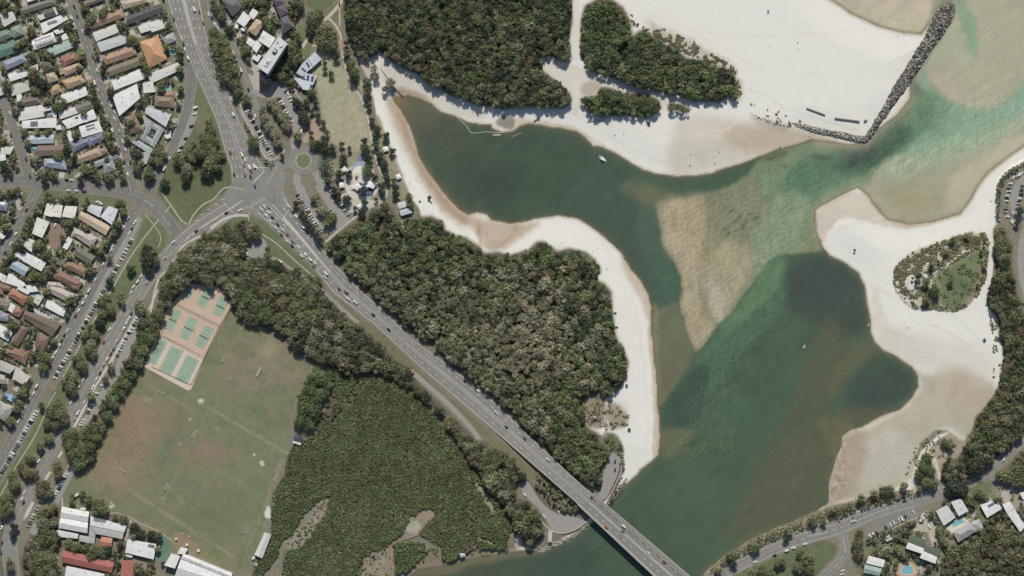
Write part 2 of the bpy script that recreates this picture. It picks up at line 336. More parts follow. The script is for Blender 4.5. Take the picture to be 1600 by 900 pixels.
LOTS = [PT('-15 -15 100 -15 118 30 132 70 150 125 175 195 195 245 202 272 120 278 52 274 42 232 28 195 8 140 -15 85'), PT('120 -15 256 -15 268 40 284 85 288 110 284 170 268 210 250 245 235 275 214 275 206 245 192 195 168 145 154 100 142 60'), PT('66 306 195 314 200 325 180 365 150 420 110 490 70 560 45 600 8 655 -15 700 -15 430 0 410 25 375 48 340'), PT('-15 296 45 300 30 325 8 360 -10 395'), PT('-15 130 -2 150 14 200 30 262 -15 270'), PT('335 -15 470 -15 460 60 480 90 465 150 440 130 415 130 396 118 385 90 370 60 345 30'), PT('1355 845 1440 808 1470 860 1465 905 1345 905'), PT('1500 800 1560 770 1600 770 1605 830 1545 815 1520 830')]
lm = np.zeros(GX.shape, bool)
for q in LOTS: lm |= ssd(q) > 0
na = vnoise(GX, GY, 7, 51)*.7 + vnoise(GX, GY, 3, 52)*.3; nb = vnoise(GX, GY, 6, 53)*.7 + vnoise(GX, GY, 2.6, 54)*.3
ta = (sst((na + .05)/.25)*lm)[..., None]; GC = GC*(1-ta) + np.array(hx('#6b744f'))*ta
tb = (sst((nb - .12)/.15)*lm)[..., None]; GC = GC*(1-tb) + np.array(hx('#b4ada0'))*tb
# lawns and verges
def grass(p, c='#69764f', soft=2, op=1.0, sm=1): land(p, c, soft, op, sm)
grass('304 118 322 155 340 200 352 240 362 268 362 292 335 312 296 350 276 345 252 312 243 292 262 250 285 205 303 165', '#656c4a')
grass('303 112 322 152 338 195 330 215 300 200 305 160', '#7c7c5a', 8, .6)
grass('250 295 262 300 300 345 285 352 258 318', '#65724b'); grass('228 335 245 343 258 360 262 378 250 400 228 425 205 450 190 480 160 525 130 580 112 620 90 650 60 700 20 760 -10 800 -10 775 20 727 60 652 85 610 130 535 180 445 210 380', '#69744d')
grass('60 292 120 300 180 308 200 318 190 345 160 330 120 315 70 310 50 330 -20 440 -20 420 40 330', '#6c7353')
grass('392 336 420 352 455 388 500 432 512 448 500 440 470 425 440 412 418 395 414 365 405 350 360 346 335 358 355 342', '#67734e')
grass('520 458 585 512 652 578 700 618 781 690 840 742 880 775 905 800 890 790 830 748 770 700 735 665 690 620 655 590 600 545 560 505', '#767453')
grass('575 505 590 512 655 578 650 585 600 545', '#777052', 3, .8)
grass('835 745 860 760 905 795 912 805 895 800 860 780', '#6f6d4c')
grass('700 572 735 592 800 650 850 700 905 757 895 755 840 700 780 640 730 595', '#7d7a5c', 2)
grass('480 -20 535 -20 532 5 515 25 490 45 470 50 460 85 490 85 492 100 470 80 480 40 500 20 478 12', '#66704a')
grass('455 50 500 20 540 -10 535 20 500 60 478 95 460 70', '#79795a')
PARK = '490 78 522 84 540 112 552 138 572 160 577 200 582 232 566 238 545 236 522 226 512 212 503 180 497 140 488 110'
grass(PARK, '#a3a081', 5); blob(GC, 545, 190, 22, 28, '#a99a7f', .8); blob(GC, 520, 120, 20, 20, '#98a077', .6); blob(GC, 535, 150, 18, 20, '#9c9a78', .5)
grass('510 235 570 240 590 262 600 300 602 320 560 335 540 300 520 270 505 245', '#9a927a', 5, .8); grass('590 175 600 200 628 270 642 308 618 312 605 290 597 240 583 195', '#969074', 3, .9)
grass('512 228 532 238 540 262 522 262 508 240', '#7f8460', 4, .8)
FIELD = PT('''232 548 225 575 210 580 197 602 185 622 172 650 160 682 148 718 134 738 112 752 100 770 98 788 130 795 168 800 205 806 235 822 262 840 320 872 352 892 385 890 398 870 408 835 416 795 424 745 432 722 450 690 456 640 470 600 480 576 462 550 438 532 410 515 380 505 365 488 362 478 340 500 310 560''')
land(FIELD, '#757c57', 2, sm=0)
blob(GC, 385, 572, 60, 46, '#8a7a66', .92); blob(GC, 440, 580, 34, 44, '#867d68', .65); blob(GC, 210, 668, 58, 66, '#8f795e', 1.0); blob(GC, 262, 655, 28, 22, '#86765d', .6)
blob(GC, 330, 705, 46, 18, '#8b7361', .85, 15); blob(GC, 178, 738, 40, 32, '#927c5f', .85); blob(GC, 400, 640, 22, 10, '#5f7248', .6, 30); blob(GC, 330, 800, 60, 28, '#6d7050', .6)
blob(GC, 275, 845, 60, 8, '#98845f', .8, 25); blob(GC, 330, 570, 14, 40, '#74804f', .6, 25); blob(GC, 418, 545, 16, 14, '#a0906f', .7); blob(GC, 460, 585, 16, 12, '#8d7f63', .6)
blob(GC, 265, 700, 20, 40, '#6b7657', .8, 25); blob(GC, 400, 750, 25, 22, '#737b58', .6); blob(GC, 300, 760, 70, 18, '#74755a', .5, 20)
for k, (x0, y0, x1, y1, c, wdt) in enumerate([(310, 628, 455, 712, '#9aa182', 1.6), (288, 606, 330, 640, '#7d8560', 3), (200, 765, 365, 870, '#9f916e', 2.5), (443, 715, 385, 862, '#938b69', 1.5),
        (325, 640, 252, 790, '#8b916f', 1.0), (230, 600, 300, 640, '#8a8c66', 1.5), (205, 690, 290, 790, '#858460', 1.5)]):
    L = math.hypot(x1-x0, y1-y0); nx, ny = -(y1-y0)/L*wdt, (x1-x0)/L*wdt
    blend(GC, [(x0+nx, y0+ny), (x1+nx, y1+ny), (x1-nx, y1-ny), (x0-nx, y0-ny)], c, 2.5, .5, .55, 0)
fn1 = vnoise(GX, GY, 16, 33)*.6 + vnoise(GX, GY, 6, 34)*.4; fk = (ssd(FIELD) > 0)
for thr, col, op in ((.15, '#88795f', .32), (.38, '#8d7a60', .3)): ta = (sst((fn1-thr)/.25)*fk*op)[..., None]; GC = GC*(1-ta) + np.array(hx(col))*ta
ta = (sst((-fn1-.2)/.25)*fk*.45)[..., None]; GC = GC*(1-ta) + np.array(hx('#66744c'))*ta
for (x, y, r) in [(313, 626, 4.5), (296, 655, 1.6), (397, 711, 2.5), (410, 722, 3), (411, 726, 3), (173, 792, 3.5)]: blob(GC, x, y, r, r*.8, '#d3cdb8', .9, 0, 4)
for (x, y, r) in [(339, 669, 3), (281, 693, 4), (358, 592, 3), (230, 624, 6), (253, 778, 4)]: blob(GC, x, y, r, r*.6, '#a69c80', .6)
land('418 787 424 800 423 812 412 806', '#cfcabc', 1.5)
# green dune patch and scrub ground on the right
DUNE = PT('1398 420 1412 405 1426 394 1440 388 1471 377 1511 364 1541 364 1547 383 1541 433 1525 470 1496 487 1463 484 1430 482 1410 464 1397 444')
land(DUNE, '#a9a08c', 4, .75, 1, 2)
land('1458 430 1483 414 1525 390 1540 392 1538 440 1518 470 1483 484 1465 474 1470 452', '#66744a', 6, .95); blob(GC, 1512, 412, 18, 9, '#71824c', .8); blob(GC, 1488, 440, 14, 8, '#586a44', .7); blob(GC, 1510, 450, 16, 9, '#5b6a45', .6)
land('1505 372 1538 368 1542 385 1510 390 1490 400 1478 404 1490 385', '#7e6f5a', 5, .8); land('1535 385 1545 385 1541 440 1522 475 1495 487 1490 480 1520 460', '#8d7c66', 3, .8)
land('1530 390 1540 385 1545 395 1540 415 1534 410', '#6a8f45', 3, .9)
for p in ('1545 370 1552 372 1549 400 1544 440 1530 480 1545 485 1542 500 1560 520 1556 470 1550 430', '1397 444 1410 466 1430 484 1448 484 1436 482 1414 464'): pass
land('1545 366 1552 366 1551 400 1549 435 1540 462 1525 488 1500 492 1522 468 1538 440 1546 400', '#dad7d0', 2)
for k in range(46):                                   # little sand tracks winding through the dune scrub
    t = k/45; blob(GC, 1445 + t*75, 430 - t*42 + 3*math.sin(t*5), 2.2, 1.8, '#dcd8d0', .8, 0, 3)
blob(GC, 1425, 440, 12, 14, '#d8d5cd', .9, 0, 4); blob(GC, 1455, 408, 14, 7, '#cdc8bb', .7, 0, 3)
land('1010 30 1040 45 1080 62 1120 88 1150 105 1156 130 1160 152 1150 160 1140 120 1110 98 1060 80 1020 55', '#aaa08c', 10, .75, 1, 3)
land('850 88 880 95 905 105 930 118 950 125 975 130 1010 140 1060 155 1085 166 1040 158 1036 180 1030 152 1000 143 960 135 935 132 930 148 908 150 903 180 894 180 895 148 870 125 850 110 843 98', '#d0cac0', 2)
land('915 128 935 125 940 135 930 148 908 150 905 138', '#aca08b', 4, .8)
land('896 -30 906 -30 904 60 906 95 895 95 892 60 898 30', '#d6d3cc', 1.5); land('895 125 903 125 902 180 896 180', '#d4d0c8', 1.5)
land('912 622 935 615 948 622 946 660 936 672 918 668 914 640', '#94856e', 4); land('948 625 965 630 982 650 980 668 955 672 948 668', '#a0937c', 4, .9)
blob(GC, 966, 650, 14, 16, '#8f8067', .7); land('945 672 966 680 975 700 972 722 960 708 940 690', '#6f7253', 3)
land('968 722 976 712 972 745 955 785 945 790 960 750', '#6d6a56', 2)
for p in ('680 395 705 398 725 412 738 432 730 440 712 425 700 410', '745 405 762 412 770 432 760 430 748 415'): land(p, '#a99f8d', 3, .5)
land('736 398 748 402 762 418 778 438 770 436 752 420 738 408', '#c3bcae', 1.5, .9)
land('562 95 580 92 584 120 578 128 568 110', '#bdb5a4', 3); land('560 118 575 135 578 150 570 150 558 130', '#a39c86', 3)
land('548 102 556 118 562 112 555 98', '#b3aa97', 2)
land('1428 742 1436 712 1456 686 1482 672 1506 690 1516 684 1500 712 1474 722 1470 745 1450 756', '#a3978400'[:7], 3)
land('1470 690 1490 684 1500 692 1478 704', '#8f7c69', 3, .7); land('1436 706 1448 700 1466 720 1470 750 1466 752 1462 724', '#d2ccc0', 1.5, .9); land('1426 738 1438 708 1460 683 1482 674 1480 678 1462 688 1442 712 1432 742', '#dcd8ce', 1.5)
# south east bank scrub
land('1100 900 1134 867 1184 838 1234 817 1290 794 1380 771 1432 765 1436 772 1380 787 1300 812 1240 832 1190 852 1150 876 1118 902', '#8b8368', 3)
land('1130 905 1150 898 1200 875 1250 855 1285 843 1305 848 1310 862 1290 885 1270 905', '#65724b', 2)
land('1355 842 1400 820 1438 806 1444 812 1425 830 1412 870 1380 900 1340 905 1345 860', '#77745a', 4)
for p in ('1400 840 1418 830 1414 855 1402 856', '1364 862 1378 850 1380 858 1370 866', '1376 864 1392 852 1392 872 1380 870'): grass(p, '#566d48', 1.5)
land('1520 752 1545 755 1552 768 1540 775 1518 770 1510 785 1540 800 1535 790 1512 770', '#6b7850', 2)
land('1554 -20 1610 -20 1612 -10', '#d9d5cc', 2)
land('1420 750 1432 745 1434 765 1425 768', '#c9c1b0', 3, .6)
land('1560 770 1580 762 1600 775 1600 800 1570 790', '#a09a86', 3)
land('1438 798 1455 800 1466 830 1472 858 1462 862 1448 825 1430 818', '#b9b1a2', 3)
# school yard
land('90 868 100 855 150 860 240 880 260 905 90 905', '#8b8268', 3, .8)
land('252 832 266 842 268 868 255 885 242 876 248 858', '#64826a', 1.2)
land('270 828 305 845 315 862 290 852 272 842', '#9b7d66', 3, .8)
land('-10 800 10 830 20 905 -10 905', '#6b6a58', 3)
FREQ = vnoise(GX, GY, 3.2, 31)*0.5 + vnoise(GX, GY, 8, 32)*0.5
CLS_V = np.zeros(GX.shape, int)                       # 0 beach, 1 ground, 2 playing field, 3 lagoon floor
dl = np.maximum(sdf(PT(LANDW), GX, GY), sdf(PT(LANDE), GX, GY)); CLS_V[dl > 0] = 1
for q in (V1, V2, V3, DUNE): CLS_V[ssd(q) > 0] = 1
CLS_V[ssd(FIELD) > 0] = 2; CLS_V[SW > 1.0] = 3
isg = np.isin(CLS_V, (1, 2))[..., None]
GC = np.where(isg, GC*(1 + 0.10*FREQ[..., None]), GC)
FL = np.clip(GC, 0, .8)
kb = sst((dl + 6)/6.0); VZ = Z*kb + ZB*(1-kb); VZ = np.where(dl > 0, Z, VZ); Z = VZ
wx = (GX - 800)*PXM*(CAMH - VZ)/CAMH; wy = (450 - GY)*PXM*(CAMH - VZ)/CAMH
idx = np.arange(NX*NY).reshape(NY, NX)
quads = np.stack([idx[1:, :-1], idx[1:, 1:], idx[:-1, 1:], idx[:-1, :-1]], -1).reshape(-1, 4)
fcls = CLS_V[:-1, :-1].reshape(-1)
def grid_mesh(name, vx, vy, vz, q, cols, material, extra=None):
    used, inv = np.unique(q, return_inverse=True); inv = inv.reshape(-1, 4)
    co = np.stack([vx.ravel()[used], vy.ravel()[used], vz.ravel()[used]], 1).astype(np.float32)
    me = bpy.data.meshes.new(name); me.vertices.add(len(co)); me.vertices.foreach_set('co', co.ravel())
    me.loops.add(inv.size); me.loops.foreach_set('vertex_index', inv.ravel().astype(np.int32))
    me.polygons.add(len(inv)); me.polygons.foreach_set('loop_start', np.arange(0, inv.size, 4, dtype=np.int32)); me.update(calc_edges=True)
    ca = me.color_attributes.new('tone', 'FLOAT_COLOR', 'POINT'); c4 = np.ones((len(co), 4), np.float32); c4[:, :3] = cols.reshape(-1, 3)[used]
    ca.data.foreach_set('color', c4.ravel())
    for nm, arr in (extra or {}).items():
        at = me.attributes.new(nm, 'FLOAT', 'POINT'); at.data.foreach_set('value', arr.ravel()[used].astype(np.float32))
    me.materials.append(material); me.polygons.foreach_set('use_smooth', np.ones(len(inv), bool))
    o = bpy.data.objects.new(name, me); COL.objects.link(o); return o
def ground_mat(name, amp, fine, patch=None, rough=.95):
    m = bpy.data.materials.new(name); n, l, b = nodes(m); b.inputs['Roughness'].default_value = rough; b.inputs['Specular IOR Level'].default_value = .1
    at = n.new('ShaderNodeVertexColor'); at.layer_name = 'tone'; g = n.new('ShaderNodeNewGeometry')
    def noise(sc, lo, hi, det=6):
        no = n.new('ShaderNodeTexNoise'); no.inputs['Scale'].default_value = sc; no.inputs['Detail'].default_value = det; no.inputs['Roughness'].default_value = .7
        l.new(g.outputs['Position'], no.inputs['Vector']); mr = n.new('ShaderNodeMapRange'); mr.inputs[1].default_value = .28; mr.inputs[2].default_value = .72
        mr.inputs[3].default_value = lo; mr.inputs[4].default_value = hi; l.new(no.outputs[0], mr.inputs[0]); return mr.outputs[0]
    a = noise(.05, 1-amp*.5, 1+amp*.5); c = noise(fine, 1-amp, 1+amp)
    mm = n.new('ShaderNodeMath'); mm.operation = 'MULTIPLY'; l.new(a, mm.inputs[0]); l.new(c, mm.inputs[1])
    vm = n.new('ShaderNodeVectorMath'); vm.operation = 'SCALE'; l.new(at.outputs['Color'], vm.inputs[0]); l.new(mm.outputs[0], vm.inputs['Scale'])
    src = vm.outputs[0]
    if patch:
        col, sc, lo, hi = patch; p = noise(sc, 0, 1, 4); mr = n.new('ShaderNodeMapRange'); mr.inputs[1].default_value = lo; mr.inputs[2].default_value = hi; l.new(p, mr.inputs[0])
        mx = n.new('ShaderNodeMix'); mx.data_type = 'RGBA'; l.new(mr.outputs[0], mx.inputs[0]); l.new(src, mx.inputs[6]); mx.inputs[7].default_value = hx(col) + (1,)
        src = mx.outputs[2]
    l.new(src, b.inputs['Base Color']); bp = n.new('ShaderNodeBump'); bp.inputs['Strength'].default_value = .25; bp.inputs['Distance'].default_value = .3
    l.new(c, bp.inputs['Height']); l.new(bp.outputs[0], b.inputs['Normal']); return m
m_beach = ground_mat('dry_sand', .035, .35); m_ground = ground_mat('soil_and_grass', .2, .3); m_field = ground_mat('worn_turf', .10, .5)
m_bed = ground_mat('lagoon_floor_sand', .15, .3)
for cid, nm, mt in ((0, 'beach', m_beach), (1, 'ground', m_ground), (2, 'playing_field', m_field), (3, 'lagoon_floor', m_bed)):
    kind(grid_mesh(nm, wx, wy, VZ, quads[fcls == cid], FL, mt), 'structure')
# --- water colour: depth and bed show through differently from place to place
WC = np.zeros(GX.shape + (3,)); WC[:] = hx('#46584a')
def wl(p, c, soft=8, op=1.0, warp=2.0, sm=2): blend(WC, PT(p) if isinstance(p, str) else p, c, soft, warp, op, sm)
blob(WC, 830, 280, 130, 60, '#415744', .8); blob(WC, 770, 285, 45, 35, '#404c44', .7); blob(WC, 940, 300, 80, 40, '#455e50', .7)
blob(WC, 655, 175, 40, 30, '#6a6652', .8, 40); blob(WC, 700, 215, 50, 22, '#505646', .7, 30); blob(WC, 620, 155, 20, 12, '#8a6f4e', .8, 45)
wl('618 150 650 200 660 250 700 300 740 332 730 345 690 315 650 260 635 200', '#6b5c42', 8, .55)
# middle reach between spit and sandbar
wl('985 262 1020 280 1060 285 1110 282 1160 265 1200 250 1180 275 1178 290 1130 300 1080 305 1020 312 990 300', '#47604c', 6, .9)
wl('970 285 1010 285 1040 300 1060 305 1030 330 1005 320 985 305', '#6c6f55', 12, .8)
wl('1170 275 1185 250 1230 232 1260 222 1300 222 1345 226 1360 240 1330 262 1290 290 1275 330 1276 365 1290 392 1240 398 1205 402 1175 445 1130 508 1092 552 1066 510 1062 470 1066 450 1060 420 1038 398 1031 370 1020 330 1060 310 1120 300', '#7f8368', 5, 1, 1.0)
wl('1180 255 1215 235 1260 222 1310 224 1340 228 1330 262 1290 300 1270 320 1230 330 1200 320 1180 290', '#6f8669', 10, .8)
wl('1230 260 1270 242 1310 235 1345 226 1372 205 1400 182 1425 155 1440 148 1460 160 1460 185 1430 225 1385 260 1345 285 1300 305 1268 322 1235 330 1215 305', '#54795f', 9, .9)
wl('1215 300 1260 300 1275 330 1276 365 1288 390 1240 396 1210 400 1180 440 1170 400 1185 340', '#829478', 12, .85)
wl('1290 262 1330 240 1355 226 1380 205 1415 172 1440 158 1448 178 1420 215 1395 240 1365 262 1330 272', '#45624f', 8, .85)
wl('1308 230 1345 228 1370 222 1372 240 1350 256 1322 262', '#3f504a', 7, .8)
wl('1262 240 1300 242 1298 248 1270 250', '#4c5c4b', 4, .7); wl('1185 248 1205 240 1228 234 1232 240 1200 255', '#56614b', 4, .8)
# ocean mouth
wl('1430 120 1450 90 1490 40 1495 -10 1640 -60 1640 160 1600 190 1530 230 1450 262 1400 270 1372 264 1395 245 1430 222 1460 190 1462 160 1440 140', '#86a389', 8, 1, 1.5)
wl('1448 110 1460 95 1470 60 1490 25 1510 -20 1640 -60 1640 115 1598 125 1580 150 1555 168 1520 170 1490 160 1470 145 1452 130', '#aba98f', 10, .95)
wl('1450 108 1475 105 1490 130 1510 150 1530 165 1500 164 1475 150 1455 130', '#b9ae99', 8, .8)
wl('1486 0 1500 -5 1515 15 1526 40 1530 80 1520 95 1510 60 1498 30 1488 18', '#7ea187', 7, .85); wl('1472 52 1492 20 1503 40 1498 75 1475 95 1455 105 1450 88', '#a5ac91', 5, .8)
wl('1400 182 1428 150 1445 135 1480 150 1490 190 1470 215 1430 205', '#6b8c6e', 12, .7)
wl('1372 262 1400 245 1450 240 1520 225 1600 175 1640 150 1640 200 1600 232 1560 255 1530 288 1512 322 1495 335 1450 348 1415 350 1385 342 1362 315 1342 293', '#a8a68a', 12, .9)
wl('1385 290 1420 285 1460 300 1485 310 1470 335 1430 342 1395 335 1378 315', '#a09b78', 14, .8)
wl('1365 272 1400 252 1460 235 1530 205 1600 165 1620 140 1620 180 1560 225 1500 250 1440 268 1400 280', '#97ab90', 14, .75)
wl('1560 175 1600 140 1640 120 1640 160 1600 178 1570 190', '#83a894', 9, .7); wl('1490 262 1540 240 1600 205 1600 228 1545 265 1515 305 1490 330 1470 325', '#bdb29b', 10, .7)
wl('1275 300 1310 285 1345 272 1365 280 1345 292 1310 308 1285 320', '#739072', 6, .6); wl('1274 320 1287 320 1282 380 1270 392 1255 398 1240 380 1262 340', '#7f8963', 8, .7)
wl('1462 5 1482 -8 1500 -20 1420 -20 1440 20 1438 52 1455 30', '#a4a388', 6, .9); wl('1287 -12 1440 -20 1462 10 1440 54 1412 52 1360 36 1310 12', '#bfb39d', 6, .95); wl('1456 30 1464 12 1480 2 1470 -12 1452 12', '#83957b', 5, .8)
# sandbar
wl('1024 322 1045 312 1080 306 1100 305 1108 330 1108 370 1100 410 1090 440 1098 480 1112 505 1120 512 1104 535 1088 551 1074 522 1068 494 1060 480 1066 458 1062 430 1055 408 1040 396 1034 380 1031 352', '#a39678', 12, .9, 2.0)
wl('1040 318 1080 312 1096 330 1094 380 1086 430 1092 480 1100 508 1098 528 1088 546 1076 522 1070 494 1064 480 1070 458 1066 430 1060 408 1045 396 1038 380 1035 352', '#a69a7c', 9, .85, 2.0)
wl('1100 385 1150 370 1180 400 1165 440 1145 480 1128 504 1108 490 1102 450 1096 420', '#a49a7b', 12, .9); wl('1104 440 1120 436 1135 470 1130 500 1120 503 1108 480', '#b0a492', 5, .85)
wl('1036 352 1052 360 1060 400 1045 396 1033 380', '#b0a18a', 5, .7); wl('1096 312 1116 310 1124 350 1118 400 1104 420 1100 360', '#84825f', 12, .75)
for (x, y) in [(1140, 352), (1148, 345), (1155, 340), (1162, 352), (1165, 346), (1150, 360), (1143, 330), (1170, 335), (1132, 358), (1138, 365), (1160, 358), (1180, 340)]: blob(WC, x, y, 4, 2, '#4d5541', .7, -35)
wl('1000 322 1022 326 1029 340 1031 352 1034 380 1040 396 1055 408 1062 430 1066 458 1060 480 1068 494 1074 522 1086 549 1072 560 1050 520 1040 470 1022 420 1005 380 995 345', '#4c6453', 2.2, .8, .6)
# narrow channel beside the bar
wl('985 370 1002 330 1022 328 1031 352 1033 385 1058 412 1063 450 1058 475 1066 500 1060 520 1040 500 1022 460 1005 425', '#4a6354', 14, .6, 2)
wl('1040 402 1062 420 1065 455 1055 470 1042 455', '#40624c', 4, .8); wl('1018 490 1055 470 1066 498 1088 553 1070 585 1050 615 1030 642 1027 590 1022 540', '#6d7056', 6, .85, 1)
wl('1018 470 1030 480 1030 560 1032 640 1026 620 1020 540', '#837a5c', 4, .7)
# southern lagoon
SL = '1120 508 1135 500 1160 465 1188 430 1206 402 1240 396 1290 394 1320 411 1345 430 1355 470 1362 520 1400 560 1440 590 1425 640 1330 672 1300 720 1295 790 1200 835 1100 905 900 905 960 770 1030 715 1030 645 1048 612 1075 582 1094 550'
wl(SL, '#4a5f4b', 3, 1, .8, 1)
wl('1120 512 1150 480 1180 445 1205 404 1222 398 1235 410 1232 450 1220 490 1180 530 1150 560 1120 600 1080 640 1060 600 1100 545', '#4d6d55', 8, .85)
wl('1205 402 1225 402 1228 430 1200 470 1160 500 1135 515 1125 508 1160 470', '#64845f', 9, .6); wl('1050 615 1085 570 1110 570 1105 620 1090 660 1050 690 1030 680 1032 645', '#3f5548', 6, .9, 1)
wl('1032 672 1060 668 1090 672 1070 700 1055 718 1035 716', '#666c50', 8, .85); wl('1030 716 1052 721 1068 705 1082 695 1110 688 1150 690 1170 688 1120 700 1090 712 1060 728', '#50634a', 4, .7)
wl('1228 410 1290 398 1345 430 1356 480 1358 515 1320 530 1280 505 1235 490 1225 450', '#42504a', 12, .85); wl('1325 590 1390 555 1432 590 1425 625 1370 640 1320 640', '#40514a', 16, .9)
wl('1295 480 1325 520 1340 560 1300 620 1270 680 1250 760 1150 850 1120 840 1180 740 1230 640 1265 550', '#5a5e49', 16, .8); wl('1340 530 1362 530 1378 548 1330 580 1300 620 1290 600', '#61634a', 12, .7)
wl('1230 700 1290 660 1320 690 1298 740 1290 790 1220 825 1160 850 1170 780', '#5c5e48', 16, .75); wl('1270 655 1320 650 1340 665 1315 690 1300 715 1290 690', '#6e6848', 10, .7); wl('1298 640 1360 635 1400 640 1340 668', '#605b47', 8, .6)
blob(WC, 1150, 640, 60, 45, '#49664e', .5); blob(WC, 1040, 820, 70, 60, '#465e4a', .6); blob(WC, 1090, 760, 40, 40, '#4b6650', .5); blob(WC, 1200, 600, 40, 60, '#46604f', .5)
blob(WC, 900, 880, 60, 30, '#3f5146', .7); blob(WC, 740, 895, 60, 14, '#4b5444', .8); wl('640 905 650 880 730 868 800 858 850 862 830 870 740 882 700 900', '#726a52', 5, .7)
nz = vnoise(GX, GY, 26, 41)*.5 + vnoise(GX, GY, 11, 42)*.5
md_ = (np.exp(-np.clip(SW, 0, 99)/9.0)*.62*(SW > 0)*sst((GX - 1262)/20)*sst((385 - GY)/30))[..., None]; WC = WC*(1-md_) + np.array(hx('#bcb097'))*md_
md_ = (np.exp(-np.clip(SW, 0, 99)/3.2)*.42*(SW > 0))[..., None]; WC = WC*(1-md_) + np.array(hx('#94886a'))*md_
WC *= (1 + .06*nz[..., None])*np.array([1.0, 1.0, .96])
cu = math.cos(R(-38)); su = math.sin(R(-38)); st1 = vnoise((GX*cu + GY*su)*.22, (-GX*su + GY*cu), 9, 43)*.6 + vnoise((GX*cu + GY*su)*.3, (-GX*su + GY*cu), 4, 44)*.4
WC *= (1 + .095*st1[..., None]); fm_ = sst(1 - np.abs(SW - .2)/1.1)*(vnoise(GX, GY, 5, 45) > .1)[...]*.35
WC = WC*(1-fm_[..., None]) + np.array(hx('#c9c3b4'))*fm_[..., None]
shal = 0.40 + 0.60*sst(SW/5.0)
# where the bed ripples show
rip = np.zeros(GX.shape)
for p, v, s in (('1020 318 1110 300 1180 270 1260 230 1300 300 1280 390 1205 402 1130 508 1090 552 1060 500 1040 400', 1.0, 10), ('1120 512 1205 400 1235 410 1225 500 1140 640 1160 720 1050 720 1070 620', 1.0, 14), ('1400 180 1440 140 1500 160 1600 150 1620 200 1450 270 1340 280 1250 320 1240 280 1340 235', .8, 12)):
    a = sst(ssd(smooth(PT(p), 1))/s*.5 + .5); rip = np.maximum(rip, a*v)
m = bpy.data.materials.new('lagoon_water'); n, l, b = nodes(m)
b.inputs['Roughness'].default_value = .2; b.inputs['Specular IOR Level'].default_value = .15
at = n.new('ShaderNodeVertexColor'); at.layer_name = 'tone'; g = n.new('ShaderNodeNewGeometry')
mp = n.new('ShaderNodeMapping'); mp.inputs['Rotation'].default_value = (0, 0, R(35)); mp.inputs['Scale'].default_value = (.20, .07, 1); l.new(g.outputs['Position'], mp.inputs[0])
wn = n.new('ShaderNodeTexNoise'); wn.inputs['Scale'].default_value = .9; wn.inputs['Detail'].default_value = 5; wn.inputs['Distortion'].default_value = 1.2; l.new(mp.outputs[0], wn.inputs['Vector'])
wv = n.new('ShaderNodeTexWave'); wv.inputs['Scale'].default_value = .055; wv.inputs['Distortion'].default_value = 14; wv.inputs['Detail'].default_value = 3; wv.inputs['Detail Scale'].default_value = .6; wv.inputs['Detail Roughness'].default_value = .6
mp2 = n.new('ShaderNodeMapping'); mp2.inputs['Rotation'].default_value = (0, 0, R(60)); l.new(g.outputs['Position'], mp2.inputs[0]); l.new(mp2.outputs[0], wv.inputs['Vector'])
ra = n.new('ShaderNodeAttribute'); ra.attribute_name = 'ripple'
def mth(op, a, c):
    q = n.new('ShaderNodeMath'); q.operation = op
    for i, s in ((0, a), (1, c)):
        if isinstance(s, (int, float)): q.inputs[i].default_value = s
        else: l.new(s, q.inputs[i])
    return q.outputs[0]
wsum = mth('ADD', mth('MULTIPLY', wv.outputs['Fac'], .28), mth('MULTIPLY', wn.outputs[0], 1.55))
amp = mth('ADD', mth('MULTIPLY', ra.outputs['Fac'], .40), .12)
tone = mth('ADD', 1.0, mth('MULTIPLY', mth('SUBTRACT', wsum, .88), amp))
vm = n.new('ShaderNodeVectorMath'); vm.operation = 'SCALE'; l.new(at.outputs['Color'], vm.inputs[0]); l.new(tone, vm.inputs['Scale']); l.new(vm.outputs[0], b.inputs['Base Color'])
fn = n.new('ShaderNodeTexNoise'); fn.inputs['Scale'].default_value = .35; fn.inputs['Detail'].default_value = 6; l.new(g.outputs['Position'], fn.inputs['Vector'])
bp = n.new('ShaderNodeBump'); bp.inputs['Strength'].default_value = .25; bp.inputs['Distance'].default_value = .5; l.new(fn.outputs[0], bp.inputs['Height']); l.new(bp.outputs[0], b.inputs['Normal'])
sa = n.new('ShaderNodeAttribute'); sa.attribute_name = 'cover'; tr = n.new('ShaderNodeBsdfTransparent'); tr.inputs[0].default_value = (.93, .95, .9, 1); mx = n.new('ShaderNodeMixShader')
l.new(sa.outputs['Fac'], mx.inputs[0]); l.new(tr.outputs[0], mx.inputs[1]); l.new(b.outputs[0], mx.inputs[2]); l.new(mx.outputs[0], n['Material Output'].inputs[0])
wq = quads[(SW[:-1, :-1].reshape(-1) > -3.5) | (SW[1:, 1:].reshape(-1) > -3.5)]
w0x = (GX-800)*PXM; w0y = (450-GY)*PXM
kind(grid_mesh('water', w0x, w0y, np.zeros(GX.shape), wq, WC, m, {'cover': shal, 'ripple': rip}), 'structure')
occ_poly([p for p in WATER if abs(p[0]) < 3000 and abs(p[1]) < 3000] + [(1700, 950)] if False else WATER, 3)
